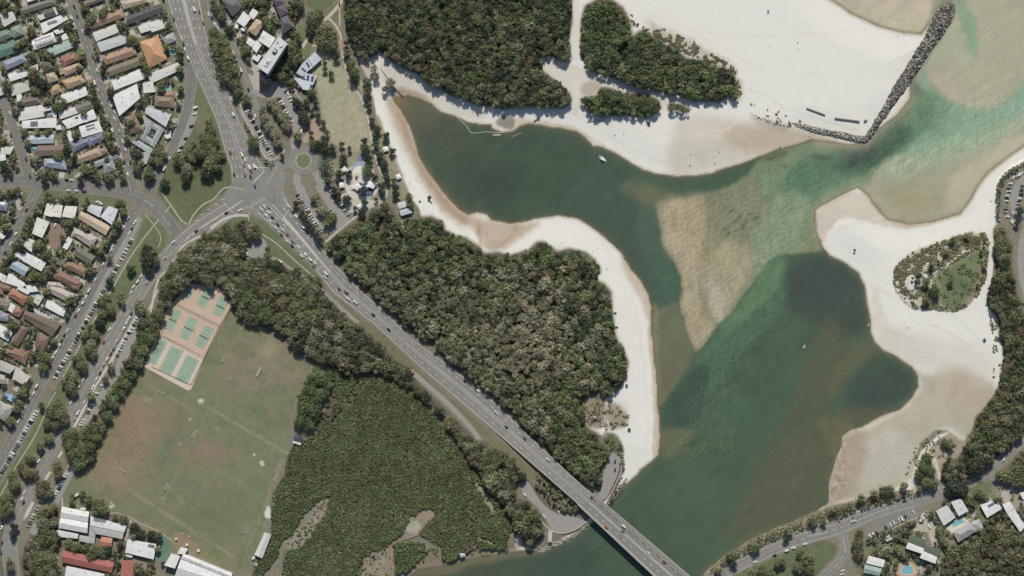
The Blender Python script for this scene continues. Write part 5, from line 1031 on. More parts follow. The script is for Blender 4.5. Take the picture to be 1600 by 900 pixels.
sail(I_, '520 840 600 815 645 850 590 890', '#dcdad4', 'white shade sail on the left of the playground'); sail(I_, '665 850 700 790 785 815 740 872', '#e2e1dc', 'white four pointed shade sail on the right of the playground'); sail(I_, '430 690 470 655 512 692 462 715', '#dcdad4', 'small white shade sail above the playground between two dark trees')
sail(E_, '45 80 120 100 110 170 40 130', '#86b0d8', 'left blue shade sail over the courtyard at the left edge'); sail(E_, '115 125 175 105 185 165 120 175', '#7ea8d4', 'right blue shade sail over the courtyard at the left edge')
# playground pads, splash pool
def disc(name, x, y, r, m, z, a0=0, a1=360, lab=None, cat=None):
    o = sheet(name, [(x + r*math.cos(R(a0+(a1-a0)*i/28)), y + r*math.sin(R(a0+(a1-a0)*i/28))) for i in range(29)], m, z, 1, None if lab else 'structure')
    if lab: tag(o, lab, cat)
disc('playground_surface', 564, 268, 16, mat('#8fa3b4', .8, .15, .7), .075, 180, 345); disc('playground_surface', 562, 270, 11, mat('#d8d5cd', .8, .15, 1), .085, 170, 350); disc('playground_surface', 571, 299, 13, mat('#50617a', .8, .15, .7), .08, 150, 400); disc('playground_surface', 564, 248, 4.5, mat('#6d78a4', .8, .1, .7), .08)
def playset(x, y, a, c, lab):
    r = empty('play_tower', W(x, y, ZG + .09), a)
    for i in (-1, 1):
        for j in (-1, 1): mb = MB(); mb.cyl((i*.9, j*.9, 0), (i*.9, j*.9, 2.6), .09, .09, 6); mb.build('post', m_post, r)
    mb = MB(); mb.box(0, 0, 1.3, 2, 2, .12); mb.build('platform', m_deck, r); mb = MB(); mb.box(0, 0, 2.75, 2.4, 2.4, .4, 0, 0, .2); mb.build('roof', mat(c, .6, .05, 1), r)
    mb = MB(); mb.v = [(1, -.35, 1.35), (1, .35, 1.35), (4, .35, .2), (4, -.35, .2)]; mb.f = [(0, 3, 2, 1)]; mb.m = [0]; mb.build('slide', mat('#d8d8d8', .4, .05, 1), r); tag(r, lab, 'play tower')
playset(557, 276, .4, '#a8463c', 'small red roofed play tower with slide in the playground'); playset(563, 284, 2.4, '#e0ddd2', 'small pale roofed play tower below the red roofed one')
# resort
RV = dict(cat='resort building', name='resort_building')
def resort(q1, q2, label, t=K_):
    root = house(t, [(q1, f, '#56654f'), (q2, f, 'w')], h=9, label=label, cl=2, **RV); return root
house(K_, [('540 515 690 560 672 640 518 580', f, '#5f6e56'), ('518 582 672 642 640 690 492 640', f, 'w')], h=8.5, label='left white resort block with planted green roof terraces', cl=4, **RV); house(K_, [('680 605 812 650 792 720 658 660', f, '#5f6e56'), ('655 662 792 722 770 785 625 730', f, 'w')], h=8.5, label='right white resort block with planted green roof terraces', cl=4, **RV)
house(K_, [('775 290 880 235 960 350 850 430', f, '#cbcccd')], h=5, label='left of two white villas above the long turquoise pool', cat='villa', name='villa', cl=2); house(K_, [('915 205 1010 170 1080 290 990 340', f, '#d0d1d2')], h=5, label='right of two white villas above the long turquoise pool', cat='villa', name='villa', cl=2)
house(K_, [('940 490 1110 395 1150 480 990 580', h, '#a3a3a3'), ('1100 400 1180 362 1225 460 1150 490', h, '#ababab')], h=4, label='grey hip roofed L shaped house below the long turquoise pool', cl=2)
house(K_, [('1190 235 1340 180 1395 270 1255 355', f, '#dcdcdc')], ['1255 240 1335 195 1350 215 1272 262'], h=4, label='white villa with two rows of solar panels near the right edge', cat='villa', name='villa', cl=1)
house(K_, [('1400 230 1470 200 1510 262 1440 310', f, 'w')], h=4, label='white villa with dark roof lines beside the right edge driveway', cat='villa', name='villa'); house(K_, [('1440 312 1515 268 1610 430 1570 490', f, '#d9d9d8')], h=4, label='long white villa roof running down to the right edge', cat='villa', name='villa')
house(K_, [('1560 120 1625 105 1625 185 1590 182', f, 'w')], h=4, label='white roof cut by the right edge below the forest', cat='villa', name='villa', cl=0); house(K_, [('1575 200 1640 195 1640 290 1600 270', h, '#8e8e90')], h=4, label='grey roof cut by the right edge', cl=0)
house(K_, [('110 790 270 830 245 900 95 870', g, '#98aea6'), ('150 710 300 750 280 820 120 780', f, 'w')], h=6, label='teal and white resort block at the bottom left of the resort', cl=3, **RV)
# swimming pools
def pool(t, q, label, oval=False, deck=None):
    q = t(q)
    if oval:
        cx, cy, rx_, ry_ = q[0][0], q[0][1], abs(q[1][0]-q[0][0]), abs(q[1][1]-q[0][1])
        def rg(k): return [(cx + rx_*k*math.cos(i*math.pi/12)*(1+.12*math.sin(i*math.pi/4)), cy + ry_*k*math.sin(i*math.pi/12)*(1+.1*math.cos(i*math.pi/6))) for i in range(24)]
        sheet('paving', rg(1.75), mat('#c39a79', .85, .1, .6), .05); q = rg(1.0)
    elif deck: sheet('paving', t(deck), m_deck, .05)
    root = empty('swimming_pool', W(q[0][0], q[0][1], ZG)); rx, ry, _ = root.location; c = (sum(p[0] for p in q)/len(q), sum(p[1] for p in q)/len(q))
    P = [(W(x, y)[0]-rx, W(x, y)[1]-ry) for x, y in q]; cx, cy = W(*c)[0]-rx, W(*c)[1]-ry; mb = MB(); big = [(cx + (x-cx)*1.12, cy + (y-cy)*1.12) for x, y in P]; mb.prism(big, 0, .14); mb.build('coping', m_deck, root)
    mb = MB(); mb.prism(P, .05, .17); mb.build('pool_water', m_pool, root); tag(root, label, 'swimming pool'); occ_poly(q, 2, 1)
pool(A, '1540 810 1600 800 1600 850 1545 855', 'small blue pool between white roofs left of the highway'); pool(C_, '80 80 150 70 160 110 120 120', 'small turquoise pool at the left edge under the west road'); pool(D_, '290 10 350 50 330 80 275 60', 'small blue pool between white roofs in the left suburb')
pool(K_, '920 400 1020 355 1045 395 940 440', 'long turquoise pool between white villas and a grey house', False, '860 440 1030 340 1090 395 930 505'); pool(K_, '510 842 565 890', 'kidney shaped turquoise resort pool with terracotta paving', True); pool(B_, '450 155 475 153 478 178 452 180', 'tiny teal pool between white roofs in the left suburb'); pool(B_, '290 480 345 475 340 500 290 510', 'teal garden pool left of a long brown roof'); pool(H_, '150 465 205 465 200 510 155 510', 'small dark pool right of the orange hip roofed house')
# ---------------------------------------------------------------- vegetation
def crown(seed, nq, lobes=10, size=.17, flat=.75, shape='round'):
    rs = np.random.default_rng(seed); L = []
    for k in range(lobes):
        a = 2.4*k + rs.uniform(-.4, .4); rr = .62*math.sqrt((k+.3)/lobes); L.append((rr*math.cos(a)*rs.uniform(.8, 1.15), rr*math.sin(a)*rs.uniform(.8, 1.15), rs.uniform(.25, .75)*(1-.5*rr), rs.uniform(.26, .46)))
    L = np.array(L); li = rs.integers(0, lobes, nq); th = rs.uniform(0, 2*np.pi, nq); cz = rs.uniform(-.25, 1, nq); sz = np.sqrt(1-cz**2)
    nrm = np.stack([sz*np.cos(th), sz*np.sin(th), cz], 1); R_ = L[li, 3:4]*rs.uniform(.8, 1.12, (nq, 1)); c = L[li, :3]*np.array([1, 1, flat]) + nrm*R_*np.array([1, 1, .85])
    if shape == 'star':                              # palm or pine: radiating fronds
        th = rs.integers(0, 13, nq)*2*np.pi/13 + rs.normal(0, .05, nq); rr = rs.uniform(.05, 1, nq); c = np.stack([rr*np.cos(th), rr*np.sin(th), .7 - .5*rr**2], 1); nrm = np.stack([np.cos(th)*.3, np.sin(th)*.3, np.ones(nq)], 1)
    nrm = nrm + rs.normal(0, .36, (nq, 3)); nrm /= np.linalg.norm(nrm, axis=1)[:, None]
    u = np.cross(nrm, rs.normal(0, 1, (nq, 3))); u /= np.linalg.norm(u, axis=1)[:, None]; v = np.cross(nrm, u)
    s = size*rs.uniform(.6, 1.25, (nq, 1))*.5; s2 = s*rs.uniform(.6, 1.0, (nq, 1))
    V = np.stack([c-u*s-v*s2, c+u*s-v*s2*.6, c+u*s*.8+v*s2, c-u*s*.7+v*s2*.8], 1)
    tone = rs.uniform(.80, 1.2, nq)*(.9 + .2*rs.random(lobes)[li])
    # inner mass so that the crown is not see-through
    cn = []
    for k in range(0, lobes, 2):
        x, y, z, r = L[k]; r *= .72
        ringn = 6; base = [(x + r*math.cos(i*math.pi/3), y + r*math.sin(i*math.pi/3), z*flat - r*.2) for i in range(ringn)]; top = [(x + r*.6*math.cos(i*math.pi/3+.5), y + r*.6*math.sin(i*math.pi/3+.5), z*flat + r*.55) for i in range(ringn)]
        for i in range(ringn): j = (i+1) % ringn; cn.append([base[i], base[j], top[j], top[i]])
        cn.append([top[0], top[1], top[2], top[3]]); cn.append([top[0], top[3], top[4], top[5]])
    if shape != 'star': V = np.concatenate([V, np.array(cn)]); tone = np.r_[tone, np.full(len(cn), .85)]
    return V.astype(np.float32), tone.astype(np.float32)
def leaf_mat(name, color=None, objvar=.14):
    m = bpy.data.materials.new(name); n, l, b = nodes(m); b.inputs['Roughness'].default_value = .75; b.inputs['Specular IOR Level'].default_value = .12
    at = n.new('ShaderNodeVertexColor'); at.layer_name = 'tone'; g = n.new('ShaderNodeNewGeometry'); no = n.new('ShaderNodeTexNoise'); no.inputs['Scale'].default_value = .12; no.inputs['Detail'].default_value = 4
    l.new(g.outputs['Position'], no.inputs['Vector']); mr = n.new('ShaderNodeMapRange'); mr.inputs[1].default_value = .3; mr.inputs[2].default_value = .7; mr.inputs[3].default_value = .84; mr.inputs[4].default_value = 1.16; l.new(no.outputs[0], mr.inputs[0])
    oi = n.new('ShaderNodeObjectInfo'); m2 = n.new('ShaderNodeMapRange'); m2.inputs[3].default_value = 1-objvar; m2.inputs[4].default_value = 1+objvar; l.new(oi.outputs['Random'], m2.inputs[0])
    mm = n.new('ShaderNodeMath'); mm.operation = 'MULTIPLY'; l.new(mr.outputs[0], mm.inputs[0]); l.new(m2.outputs[0], mm.inputs[1])
    vm = n.new('ShaderNodeVectorMath'); vm.operation = 'SCALE'; l.new(at.outputs['Color'], vm.inputs[0]); l.new(mm.outputs[0], vm.inputs['Scale']); l.new(vm.outputs[0], b.inputs['Base Color'])
    tl = n.new('ShaderNodeBsdfTranslucent'); l.new(vm.outputs[0], tl.inputs[0]); mx = n.new('ShaderNodeMixShader'); mx.inputs[0].default_value = .38; l.new(b.outputs[0], mx.inputs[1]); l.new(tl.outputs[0], mx.inputs[2]); l.new(mx.outputs[0], n['Material Output'].inputs[0]); return m
m_leaf = leaf_mat('foliage'); m_leaf_s = leaf_mat('foliage_massed', None, 0.0)
def quad_mesh(name, V, C, m):
    n = len(V); me = bpy.data.meshes.new(name); me.vertices.add(n*4); me.vertices.foreach_set('co', V.reshape(-1).astype(np.float32)); me.loops.add(n*4); me.loops.foreach_set('vertex_index', np.arange(n*4, dtype=np.int32))
    me.polygons.add(n); me.polygons.foreach_set('loop_start', np.arange(0, n*4, 4, dtype=np.int32)); me.update(calc_edges=True)
    ca = me.color_attributes.new('tone', 'FLOAT_COLOR', 'POINT'); c4 = np.ones((n, 4, 4), np.float32); c4[:, :, :3] = C[:, None, :]; ca.data.foreach_set('color', c4.ravel()); me.materials.append(m); return me
KLEAF = .70
SPEC = {'o': ('#676a4a', 'olive green'), 'd': ('#414a3a', 'dark green'), 'g': ('#626f44', 'fresh green'), 'b': ('#6f664b', 'brownish'), 'y': ('#83875a', 'yellow green'), 'k': ('#7c7a62', 'grey green'), 'f': ('#54643f', 'deep green')}
CP = {'small': [crown(100+i, 110, 6, .30) for i in range(5)], 'mid': [crown(200+i, 260, 10, .20) for i in range(5)], 'big': [crown(300+i, 760, 20, .12) for i in range(4)], 'palm': [crown(400, 300, 8, .16, 1, 'star')], 'tiny': [crown(500+i, 34, 4, .55) for i in range(6)], 'for': [crown(600+i, 210, 9, .21) for i in range(8)], 'forb': [crown(700+i, 300, 13, .18) for i in range(6)]}
m_bark = mat('#7d7060', .9, .2, 1.5)
TRUNKS = {}
def trunk_mesh(k):
    if k in TRUNKS: return TRUNKS[k]
    rs = random.Random(k); mb = MB(); mb.cyl((0, 0, -.3), (0.03, .02, .62), .06, .035, 8)
    for i in range(5):
        a = i*1.256 + rs.random(); mb.cyl((.02, .01, .42 + .05*i), (.5*math.cos(a), .5*math.sin(a), .85), .025, .01, 6)
    TRUNKS[k] = mb.mesh('trunk', m_bark); return TRUNKS[k]
PROTO = {}
def tree_ind(x, y, r, sp, hh=None):
    rm = r*PXM; h = hh or min(20, 3.0 + rm*1.25) ; size = 'palm' if sp == 'p' else 'big' if rm > 6.2 else 'mid' if rm > 2.4 else 'small'
    spk = 'd' if sp == 'p' else sp; rs = random.Random(int(x*31 + y*17)); vi = rs.randrange(len(CP[size])); key = (size, vi, spk)
    if key not in PROTO: V, t = CP[size][vi]; PROTO[key] = quad_mesh('crown', V, np.outer(t, hx(SPEC[spk][0], .80)), m_leaf)
    name = 'palm_tree' if sp == 'p' else 'tree'; p = W(x, y, ZG + h*.7)
    root = bpy.data.objects.new(name, None); COL.objects.link(root); root.location = (p[0], p[1], ZG); root.rotation_euler = (0, 0, rs.random()*6.28)
    c = bpy.data.objects.new('crown', PROTO[key]); COL.objects.link(c); c.parent = root; th = min(h*.7, rm*1.35 + .6); c.scale = (rm*1.04, rm*rs.uniform(.92, 1.04), th); c.location = (0, 0, h-th)
    t = bpy.data.objects.new('trunk', trunk_mesh(vi)); COL.objects.link(t); t.parent = root; t.scale = (rm*.8, rm*.8, h*.9)
    sz = 'huge' if rm > 8 else 'large' if rm > 6 else 'medium sized' if rm > 4 else 'small'
    near(root, '%s %s %s' % (sz, SPEC[spk][1], 'palm' if sp == 'p' else 'tree'), 'palm tree' if sp == 'p' else 'tree', x, y, 'palms' if sp == 'p' else 'trees')
class Mass:
    def __init__(s): s.V = []; s.C = []
    def add(s, x, y, r, col, kindk, rs, h=None, base=.35):
        rm = r*PXM; h = h or (2.5 + rm*1.7); V, t = CP[kindk][rs.integers(0, len(CP[kindk]))]; a = rs.uniform(0, 6.28); ca, sa = math.cos(a), math.sin(a); p = W(x, y, ZG + h*.8)
        th = h*(1-base) if base < .3 else min(h*.75, rm*1.45); base = 1 - th/h
        Q = V*np.array([rm*1.08, rm*1.08, th], np.float32); s.V.append(np.stack([Q[..., 0]*ca - Q[..., 1]*sa + p[0], Q[..., 0]*sa + Q[..., 1]*ca + p[1], Q[..., 2] + ZG + h*base], -1)); s.C.append(np.outer(t*(rs.uniform(.76, 1.26) if kindk != 'tiny' else rs.uniform(.88, 1.12)), col))
    def build(s, name):
        o = bpy.data.objects.new(name, quad_mesh(name, np.concatenate(s.V), np.concatenate(s.C), m_leaf_s)); COL.objects.link(o); return o
TREES = []
def TL(t, s, sp='o', sc=6.0):
    for q in s.replace('(', ' ').split(')'):
        q = q.split()
        if len(q) < 3: continue
        x, y = t(float(q[0]), float(q[1])); TREES.append((x, y, float(q[2])/sc, q[3] if len(q) > 3 else sp))
TL(I_, '(668 30 34)(698 95 34)(728 225 40)(775 300 48)(755 370 34)(862 375 42)(757 450 44)(655 415 40)(665 500 62)(690 590 50)(805 550 48)(918 515 40)(843 640 54)(860 765 50)(675 700 62 f)(755 755 44)(700 670 40 f)(440 450 34)(518 490 28)(450 575 50)(290 490 64)(360 485 42)(180 450 55 o)(300 340 34)(265 250 36)(155 350 30)(215 185 36)(165 135 32)(195 60 36)(115 60 38)(30 60 50)(100 220 60)(60 170 42)(290 650 75 p)(415 735 50)(505 735 52)(310 800 50)(370 880 42)(20 385 38 o)(930 790 32)(945 860 46)(815 850 46)(640 880 48)(225 440 45)(270 390 40)', 'd')
TL(J_, '(655 100 42)(570 150 27)(765 70 24)(490 70 55)(400 30 48)(825 10 32)(950 20 42)(1080 50 48 o)(630 205 55)(740 190 58 o)(850 140 62 o)(60 180 44)(95 240 44)(130 290 42)(165 335 42)(200 385 44)(235 440 46)(15 110 40)(190 50 60 k)(230 110 52 k)(250 170 50 k)(300 220 55 o)(350 260 48 o)(300 285 48 o)(370 220 36 o)(1090 120 40 o)', 'd')
T2 = T(240, 150)
TL(T2, '(1020 130 52)(1040 215 66)(1080 290 66)(1140 360 66)(1160 440 55)(1100 55 62)(1160 115 70)(1210 190 72)(1250 270 66)(930 430 78 o)(520 240 46 g)(520 300 44 g)(500 400 78 o)(440 530 92 o)(560 560 92 o)(530 640 94 o)(310 690 74 k)(230 600 78 o)(360 570 72 o)(100 820 44 d)(510 460 80 o)(600 690 50 d)(300 780 60 d)(480 730 60 d)(870 30 60 g)(760 10 34 d)(1330 40 48 d)(1370 100 52 d)(1400 180 56 d)(1430 240 42 d)(1340 370 48 o)(1200 560 30 d)', 'k')
TL(H_, '(640 380 92)(600 460 86)(690 520 100)(640 600 100)(730 650 92)(660 720 82)(760 780 72)(790 850 62)(560 300 62)(600 80 62)(640 150 60)(700 280 55 d)(860 470 62)(1280 440 84)(1300 540 92)(1210 620 72)(1190 700 62)(1050 200 60)(1020 110 52)(1080 240 46)(1330 120 52)(1490 170 84)(1540 120 62)(1460 290 44 d)(1570 300 74)(1580 400 72)(240 460 42)(130 250 36)(240 650 44)(70 800 52)(250 830 42)(550 20 44)(1000 20 62)(900 20 42)(1350 330 50)(560 380 60 g)', 'o')
T3 = T(460, 0)
TL(T3, '(180 150 82)(150 230 62)(150 330 30 d)(290 280 92)(260 380 84)(340 420 84)(390 520 48 d)(350 340 72)(285 640 32 d)(345 690 36 d)(485 405 32 d)(500 500 52)(530 590 62)(560 680 68 f)(545 740 50 d)(680 760 56)(685 860 52 f)(665 530 52)(750 640 46 k)(760 710 42 k)(900 770 58 k)(845 830 40 b)(160 870 55 f)(30 20 82)(280 550 28 o)', 'o')
TL(A, '(590 90 52)(290 310 46)(200 400 52)(300 520 52)(310 690 84)(390 780 74 d)(330 850 62)(60 800 68)(40 110 42)(20 20 62)(820 240 52)(850 170 62)(800 80 52)(960 120 62)(900 500 38)(960 640 52 d)(1030 860 48 d)(1230 370 62)(1270 400 42)(1130 240 52)(760 530 52)(690 370 46)(740 640 40)(530 640 36)(420 520 42)(1340 600 36)(1380 640 46)(1510 840 52)(620 240 40)(1580 220 42)(1050 60 36)(250 610 40)(150 430 40)(480 520 34)(1560 440 40)', 'o')
TL(B_, '(150 140 52)(180 90 42 d)(430 40 46)(540 100 62 g)(600 60 44 g)(780 150 42)(900 80 42 d)(230 340 52)(340 330 42)(440 340 40)(700 370 46)(1000 370 48)(1030 450 42)(1060 520 36 d)(620 520 52 d)(690 580 46 d)(540 560 60)(400 730 52)(500 740 46)(420 795 42 d)(800 690 60 g)(880 690 46)(910 760 52)(1020 770 60)(750 780 42 d)(1150 760 46)(1280 680 52)(1300 540 52 d)(1400 720 74 f)(1390 770 56 d)(1460 530 56)(1480 610 62)(1530 540 46)(1190 390 46)(1230 250 42)(1310 180 38)(1540 820 58 d)(40 660 58 d)(80 680 42)(40 740 26 d)(100 740 24 d)(250 430 40)(1430 600 52)(1320 630 40)(600 330 34)(640 620 40)(1000 590 34)(30 420 40)(110 900 40)(160 880 40)', 'o')
TL(C_, '(430 60 52)(490 80 46)(590 60 42)(650 50 48)(790 130 42)(1130 110 58)(1150 180 46)(380 120 52)(340 180 52)(270 260 52)(240 330 46)(230 400 42)(640 290 54)(700 260 38)(800 330 42)(990 480 46 g)(1060 390 46)(1100 300 52)(350 500 68 g)(430 590 54 g)(500 640 46)(490 700 46)(200 520 46 d)(110 600 46)(640 590 46 y)(300 790 50 g)(400 800 58)(830 750 46)(870 520 42)(940 560 50)(840 690 40)(1370 560 82 d)(1380 640 88 d)(1390 720 60 d)(1450 650 62)(1220 720 52 d)(1430 540 52)(100 170 42)(110 110 42)(60 330 52)(40 260 46)(580 430 40)(450 760 46)(1020 840 46 d)(450 20 40)(900 130 0)(1020 620 36)', 'o')
TL(D_, '(950 130 62)(1000 80 46)(1030 200 68)(950 240 62)(930 330 64 d)(1130 80 46)(1140 130 42)(840 370 42)(790 440 56)(880 440 62)(850 530 62 k)(830 580 62)(870 620 56)(720 660 68)(760 720 68)(780 760 56)(690 840 52)(640 800 42)(410 660 80 g)(400 740 62 g)(250 510 62)(130 350 56 g)(640 120 52 g)(500 500 42)(1300 150 68 k)(1320 200 52)(1040 740 46)(980 850 42)(440 40 46)(280 140 40)(600 890 42)(60 420 40)(520 200 0)(460 130 0)(310 620 40)', 'o')
TL(E_, '(660 30 74)(690 80 56)(390 200 38 d)(540 190 74)(470 260 78)(560 280 82)(600 330 72)(440 370 62)(520 390 62)(450 510 64 g)(370 580 52)(850 110 52)(640 490 84)(650 560 72)(280 700 62)(200 790 62)(110 860 62 g)(250 830 72 b)(320 850 52 b)(210 90 52)(150 230 52)(530 780 62 b)(540 850 56 b)(230 30 50)(90 350 62)(180 180 40)(40 300 0)', 'o')
TL(F_, '(130 50 74 g)(60 180 84)(60 260 84)(30 320 62)(400 50 78 b)(380 110 72 b)(450 130 62)(80 760 48 g)(90 830 54)(770 130 46)(820 190 52)(920 220 74)(960 270 74)(900 290 62)(670 210 40)(670 150 32)(1070 350 40)(1150 370 56)(1260 450 62 d)(1310 500 62 d)(1250 530 42)(1420 520 62 d)(1480 540 52 d)(640 600 62)(700 630 62)(800 640 52)(890 660 78)(1000 660 56 d)(850 720 60)(950 690 60)(1120 600 52 d)(1480 650 36 k)(450 290 72)(490 250 52)(400 420 84)(420 500 82)(350 560 62)(380 740 92)(460 730 82)(300 800 82)(450 820 82)(370 870 72)(380 330 62)(130 440 50 d)(110 510 46 d)', 'o')
T5 = T(1067, 750)
TL(T5, '(1000 480 52)(970 560 34 d)(680 640 62 f)(1220 390 52)(1320 390 36)(450 720 52)(480 780 42 d)(340 850 46)(1110 690 62)(1170 740 84)(1090 820 74)(1190 830 74)(930 770 52)(880 800 42)(740 850 62)(640 880 52)(820 870 52)(1400 300 42)', 'o')
TL(K_, '(60 510 54 f)(50 600 74)(60 680 74)(700 30 72)(760 40 52)(340 100 64)(280 90 52)(200 140 52)(70 180 52)(480 60 52)(740 320 32)(810 480 46)(840 560 46)(960 60 92 d)(1010 100 82 d)(900 100 60 d)(1060 40 52 d)(1180 120 60)(400 650 42)(450 690 42)(490 720 36)(720 820 42)(1130 220 42)(870 600 42)(400 780 36)(580 540 0)(1350 180 36)(1230 150 34)(620 90 36)', 'o')
T6 = T(1333, 350)
TL(T6, '(618 490 38 d)(690 550 48 f)(770 630 72 f)(740 400 32 d)(1230 185 22 d)(1205 265 22 d)(1245 390 34)(870 260 34)(800 350 20 d)(560 510 18 d)(1070 110 32)(930 150 36)(690 720 50)(920 550 34 d)(1165 575 18 d)(600 550 26 d)(1400 60 50 o)(1400 150 70)(1390 250 80 o)(1420 380 70 d)', 'o')
T7 = T(1333, 600)
TL(T7, '(865 550 54 f)(920 575 46 f)(690 700 72 f)(670 785 82 f)(735 835 66 f)(625 850 62 f)(905 700 36)', 'f')
TL(T(1333, 200), '(1540 890 34 d)(1570 770 50 d)(1585 545 24)', 'o')
for x, y, r, sp in ((325, 190, 8, 'g'), (330, 205, 9, 'o'), (318, 212, 9, 'o'), (336, 222, 10, 'o'), (322, 230, 12, 'o'), (308, 240, 11, 'o'), (292, 236, 8, 'o'), (345, 240, 8, 'o'), (300, 225, 8, 'o'), (340, 262, 9, 'o'), (326, 274, 8, 'd')): TREES.append((x, y, r, sp))
# fig clumps: dense deep green
for x, y, r in ((376, 456, 15), (388, 468, 17), (400, 480, 18), (412, 492, 17), (396, 492, 15), (424, 500, 12), (366, 446, 11), (496, 590, 16), (506, 596, 13), (484, 612, 17), (498, 618, 15), (474, 636, 16), (488, 642, 16), (468, 658, 14), (482, 664, 13)): TREES.append((x, y, r*.92, 'f'))
# tree belt between playing field and car park, and courts belt
for x, y, r in ((247, 492, 13), (240, 510, 13), (232, 530, 14), (222, 548, 13), (214, 568, 13), (204, 585, 12), (196, 600, 11), (186, 615, 11), (176, 632, 12), (166, 650, 12), (156, 668, 12), (148, 684, 12), (140, 700, 13), (126, 706, 15), (114, 690, 11), (112, 676, 10), (128, 722, 13), (140, 718, 9), (252, 476, 10), (120, 730, 10)): TREES.append((x, y, r, 'o' if (x+y) % 3 else 'f'))
for x, y, r in ((300, 388, 13), (285, 402, 14), (268, 425, 14), (258, 448, 13), (280, 436, 14), (300, 418, 15), (318, 402, 15), (340, 366, 13), (362, 360, 13), (386, 358, 12), (400, 366, 11), (330, 386, 14), (352, 392, 15), (338, 415, 15), (318, 432, 12), (360, 415, 16), (385, 420, 16), (405, 412, 15), (376, 438, 14), (402, 436, 15), (425, 428, 13), (432, 448, 16), (412, 458, 15), (450, 440, 13), (462, 456, 15), (440, 474, 15), (460, 482, 15), (484, 470, 15), (480, 495, 14), (500, 490, 13), (492, 452, 12), (470, 512, 14), (492, 520, 14), (512, 508, 13), (455, 520, 12), (508, 540, 13), (484, 548, 12), (528, 528, 12), (530, 550, 12), (346, 438, 11), (436, 498, 13)): TREES.append((x, y, r, 'k' if (x*7+y) % 4 == 0 else 'b' if (x+y*3) % 19 == 0 else 'o'))
TREES.sort(key=lambda q: -q[2]); TREES = [q for q in TREES if q[2] > 1]
for x, y, r, sp in TREES[:298]: tree_ind(x, y, r, sp)
TOCC = np.zeros_like(OCC)
def tocc(x, y, r):
    i0, i1, j0, j1 = int(y-r+20), int(y+r+21), int(x-r+20), int(x+r+21); i0, j0 = max(i0, 0), max(j0, 0); TOCC[i0:i1, j0:j1] = 1
for x, y, r, sp in TREES: tocc(x, y, r*.55)
gs = Mass(); RV_ = np.random.default_rng(5)
cc = {k: np.array(hx(v[0], KLEAF)) for k, v in SPEC.items()}
for x, y, r, sp in TREES[298:]: gs.add(x, y, r, cc['d' if sp == 'p' else sp], 'mid' if r > 4 else 'small', RV_)
# garden shrubs and hedges filling the house lots
BL = [PT('-15 -15 100 -15 118 30 132 70 150 125 175 195 195 245 202 272 120 278 52 274 42 232 28 195 8 140 -15 85'), PT('120 -15 256 -15 268 40 284 85 288 110 284 170 268 210 250 245 235 275 214 275 206 245 192 195 168 145 154 100 142 60'), PT('66 306 195 314 200 325 180 365 150 420 110 490 70 560 45 600 8 655 -15 700 -15 430 0 410 25 375 48 340'), PT('-15 296 45 300 30 325 8 360 -10 395'), PT('-15 130 -2 150 14 200 30 262 -15 270'), PT('335 -15 470 -15 460 60 480 90 465 150 440 130 415 130 396 118 385 90 370 60 345 30'), PT('1355 845 1440 808 1470 860 1465 905 1345 905'), PT('1490 850 1460 810 1480 775 1545 780 1600 770 1605 830 1545 815 1520 830'), PT('95 850 260 870 250 905 95 905')]
def jit(P, s, rs, j=.5):
    A_ = np.array(P); x0, y0 = A_.min(0); x1, y1 = A_.max(0); X, Y = np.meshgrid(np.arange(x0, x1, s), np.arange(y0, y1, s*.87)); X = X + (np.arange(X.shape[0]) % 2)[:, None]*s/2
    X = X.ravel() + rs.uniform(-j, j, X.size)*s; Y = Y.ravel() + rs.uniform(-j, j, Y.size)*s; k = inpoly(P, X, Y); return X[k], Y[k]
shr = []
for P in BL:
    X, Y = jit(P, 3.6, RV_, .6); nn = vnoise(X, Y, 10, 61)
    for x, y, q in zip(X, Y, nn):
        if q < .02 or occ(x, y): continue
        if occ(x+2.0, y) or occ(x-2.0, y) or occ(x, y+2) or occ(x, y-2): r = RV_.uniform(.8, 1.7)
        else: r = RV_.uniform(1.6, 3.6)
        k = RV_.choice(['o', 'd', 'g', 'o', 'k', 'b', 'd']); gs.add(x, y, r, cc[k]*.95, 'tiny' if r < 2 else 'small', RV_)
for P, s, d in ((PT('378 150 392 160 424 240 436 262 414 256 396 222 380 190'), 3, -.1), (PT('1352 840 1440 803 1446 812 1360 856'), 2.6, -.2), (PT('1445 800 1470 790 1480 850 1465 860'), 3, -.3), (PT('1108 893 1134 869 1184 839 1234 818 1290 796 1380 772 1432 766 1436 772 1380 787 1300 810 1240 830 1190 850 1150 872 1118 898'), 2.5, -.45), (PT('968 716 978 714 972 748 955 785 946 790 960 762 970 740'), 3, -.3), (PT('945 676 958 680 975 696 976 715 966 708 948 696'), 3.4, -.6), (PT('1557 290 1566 272 1600 252 1602 258 1572 276 1564 300 1562 345 1556 345'), 2.2, -.7), (PT('835 735 862 757 905 792 900 802 880 800 856 782 838 760'), 4.5, -.9), (PT('1300 806 1330 798 1334 805 1300 815'), 3, -.2)):
    X, Y = jit(P, s, RV_, .6); nn = vnoise(X, Y, 7, 62)
    for x, y, q in zip(X, Y, nn):
        if q < d or occ(x, y) == 1: continue
        gs.add(x, y, RV_.uniform(.9, 2.1)*(1.7 if d < -.8 else 1), cc[RV_.choice(['o', 'k', 'g', 'b', 'd'])], 'tiny', RV_)
for (x0, y0, x1, y1) in [(466, 330, 500, 378), (428, 290, 470, 345)]:
    pass
o = gs.build('garden_shrubs'); kind(o, 'stuff'); tag(o, 'massed hedges, garden shrubs and small trees between the houses and verges', 'shrubs')
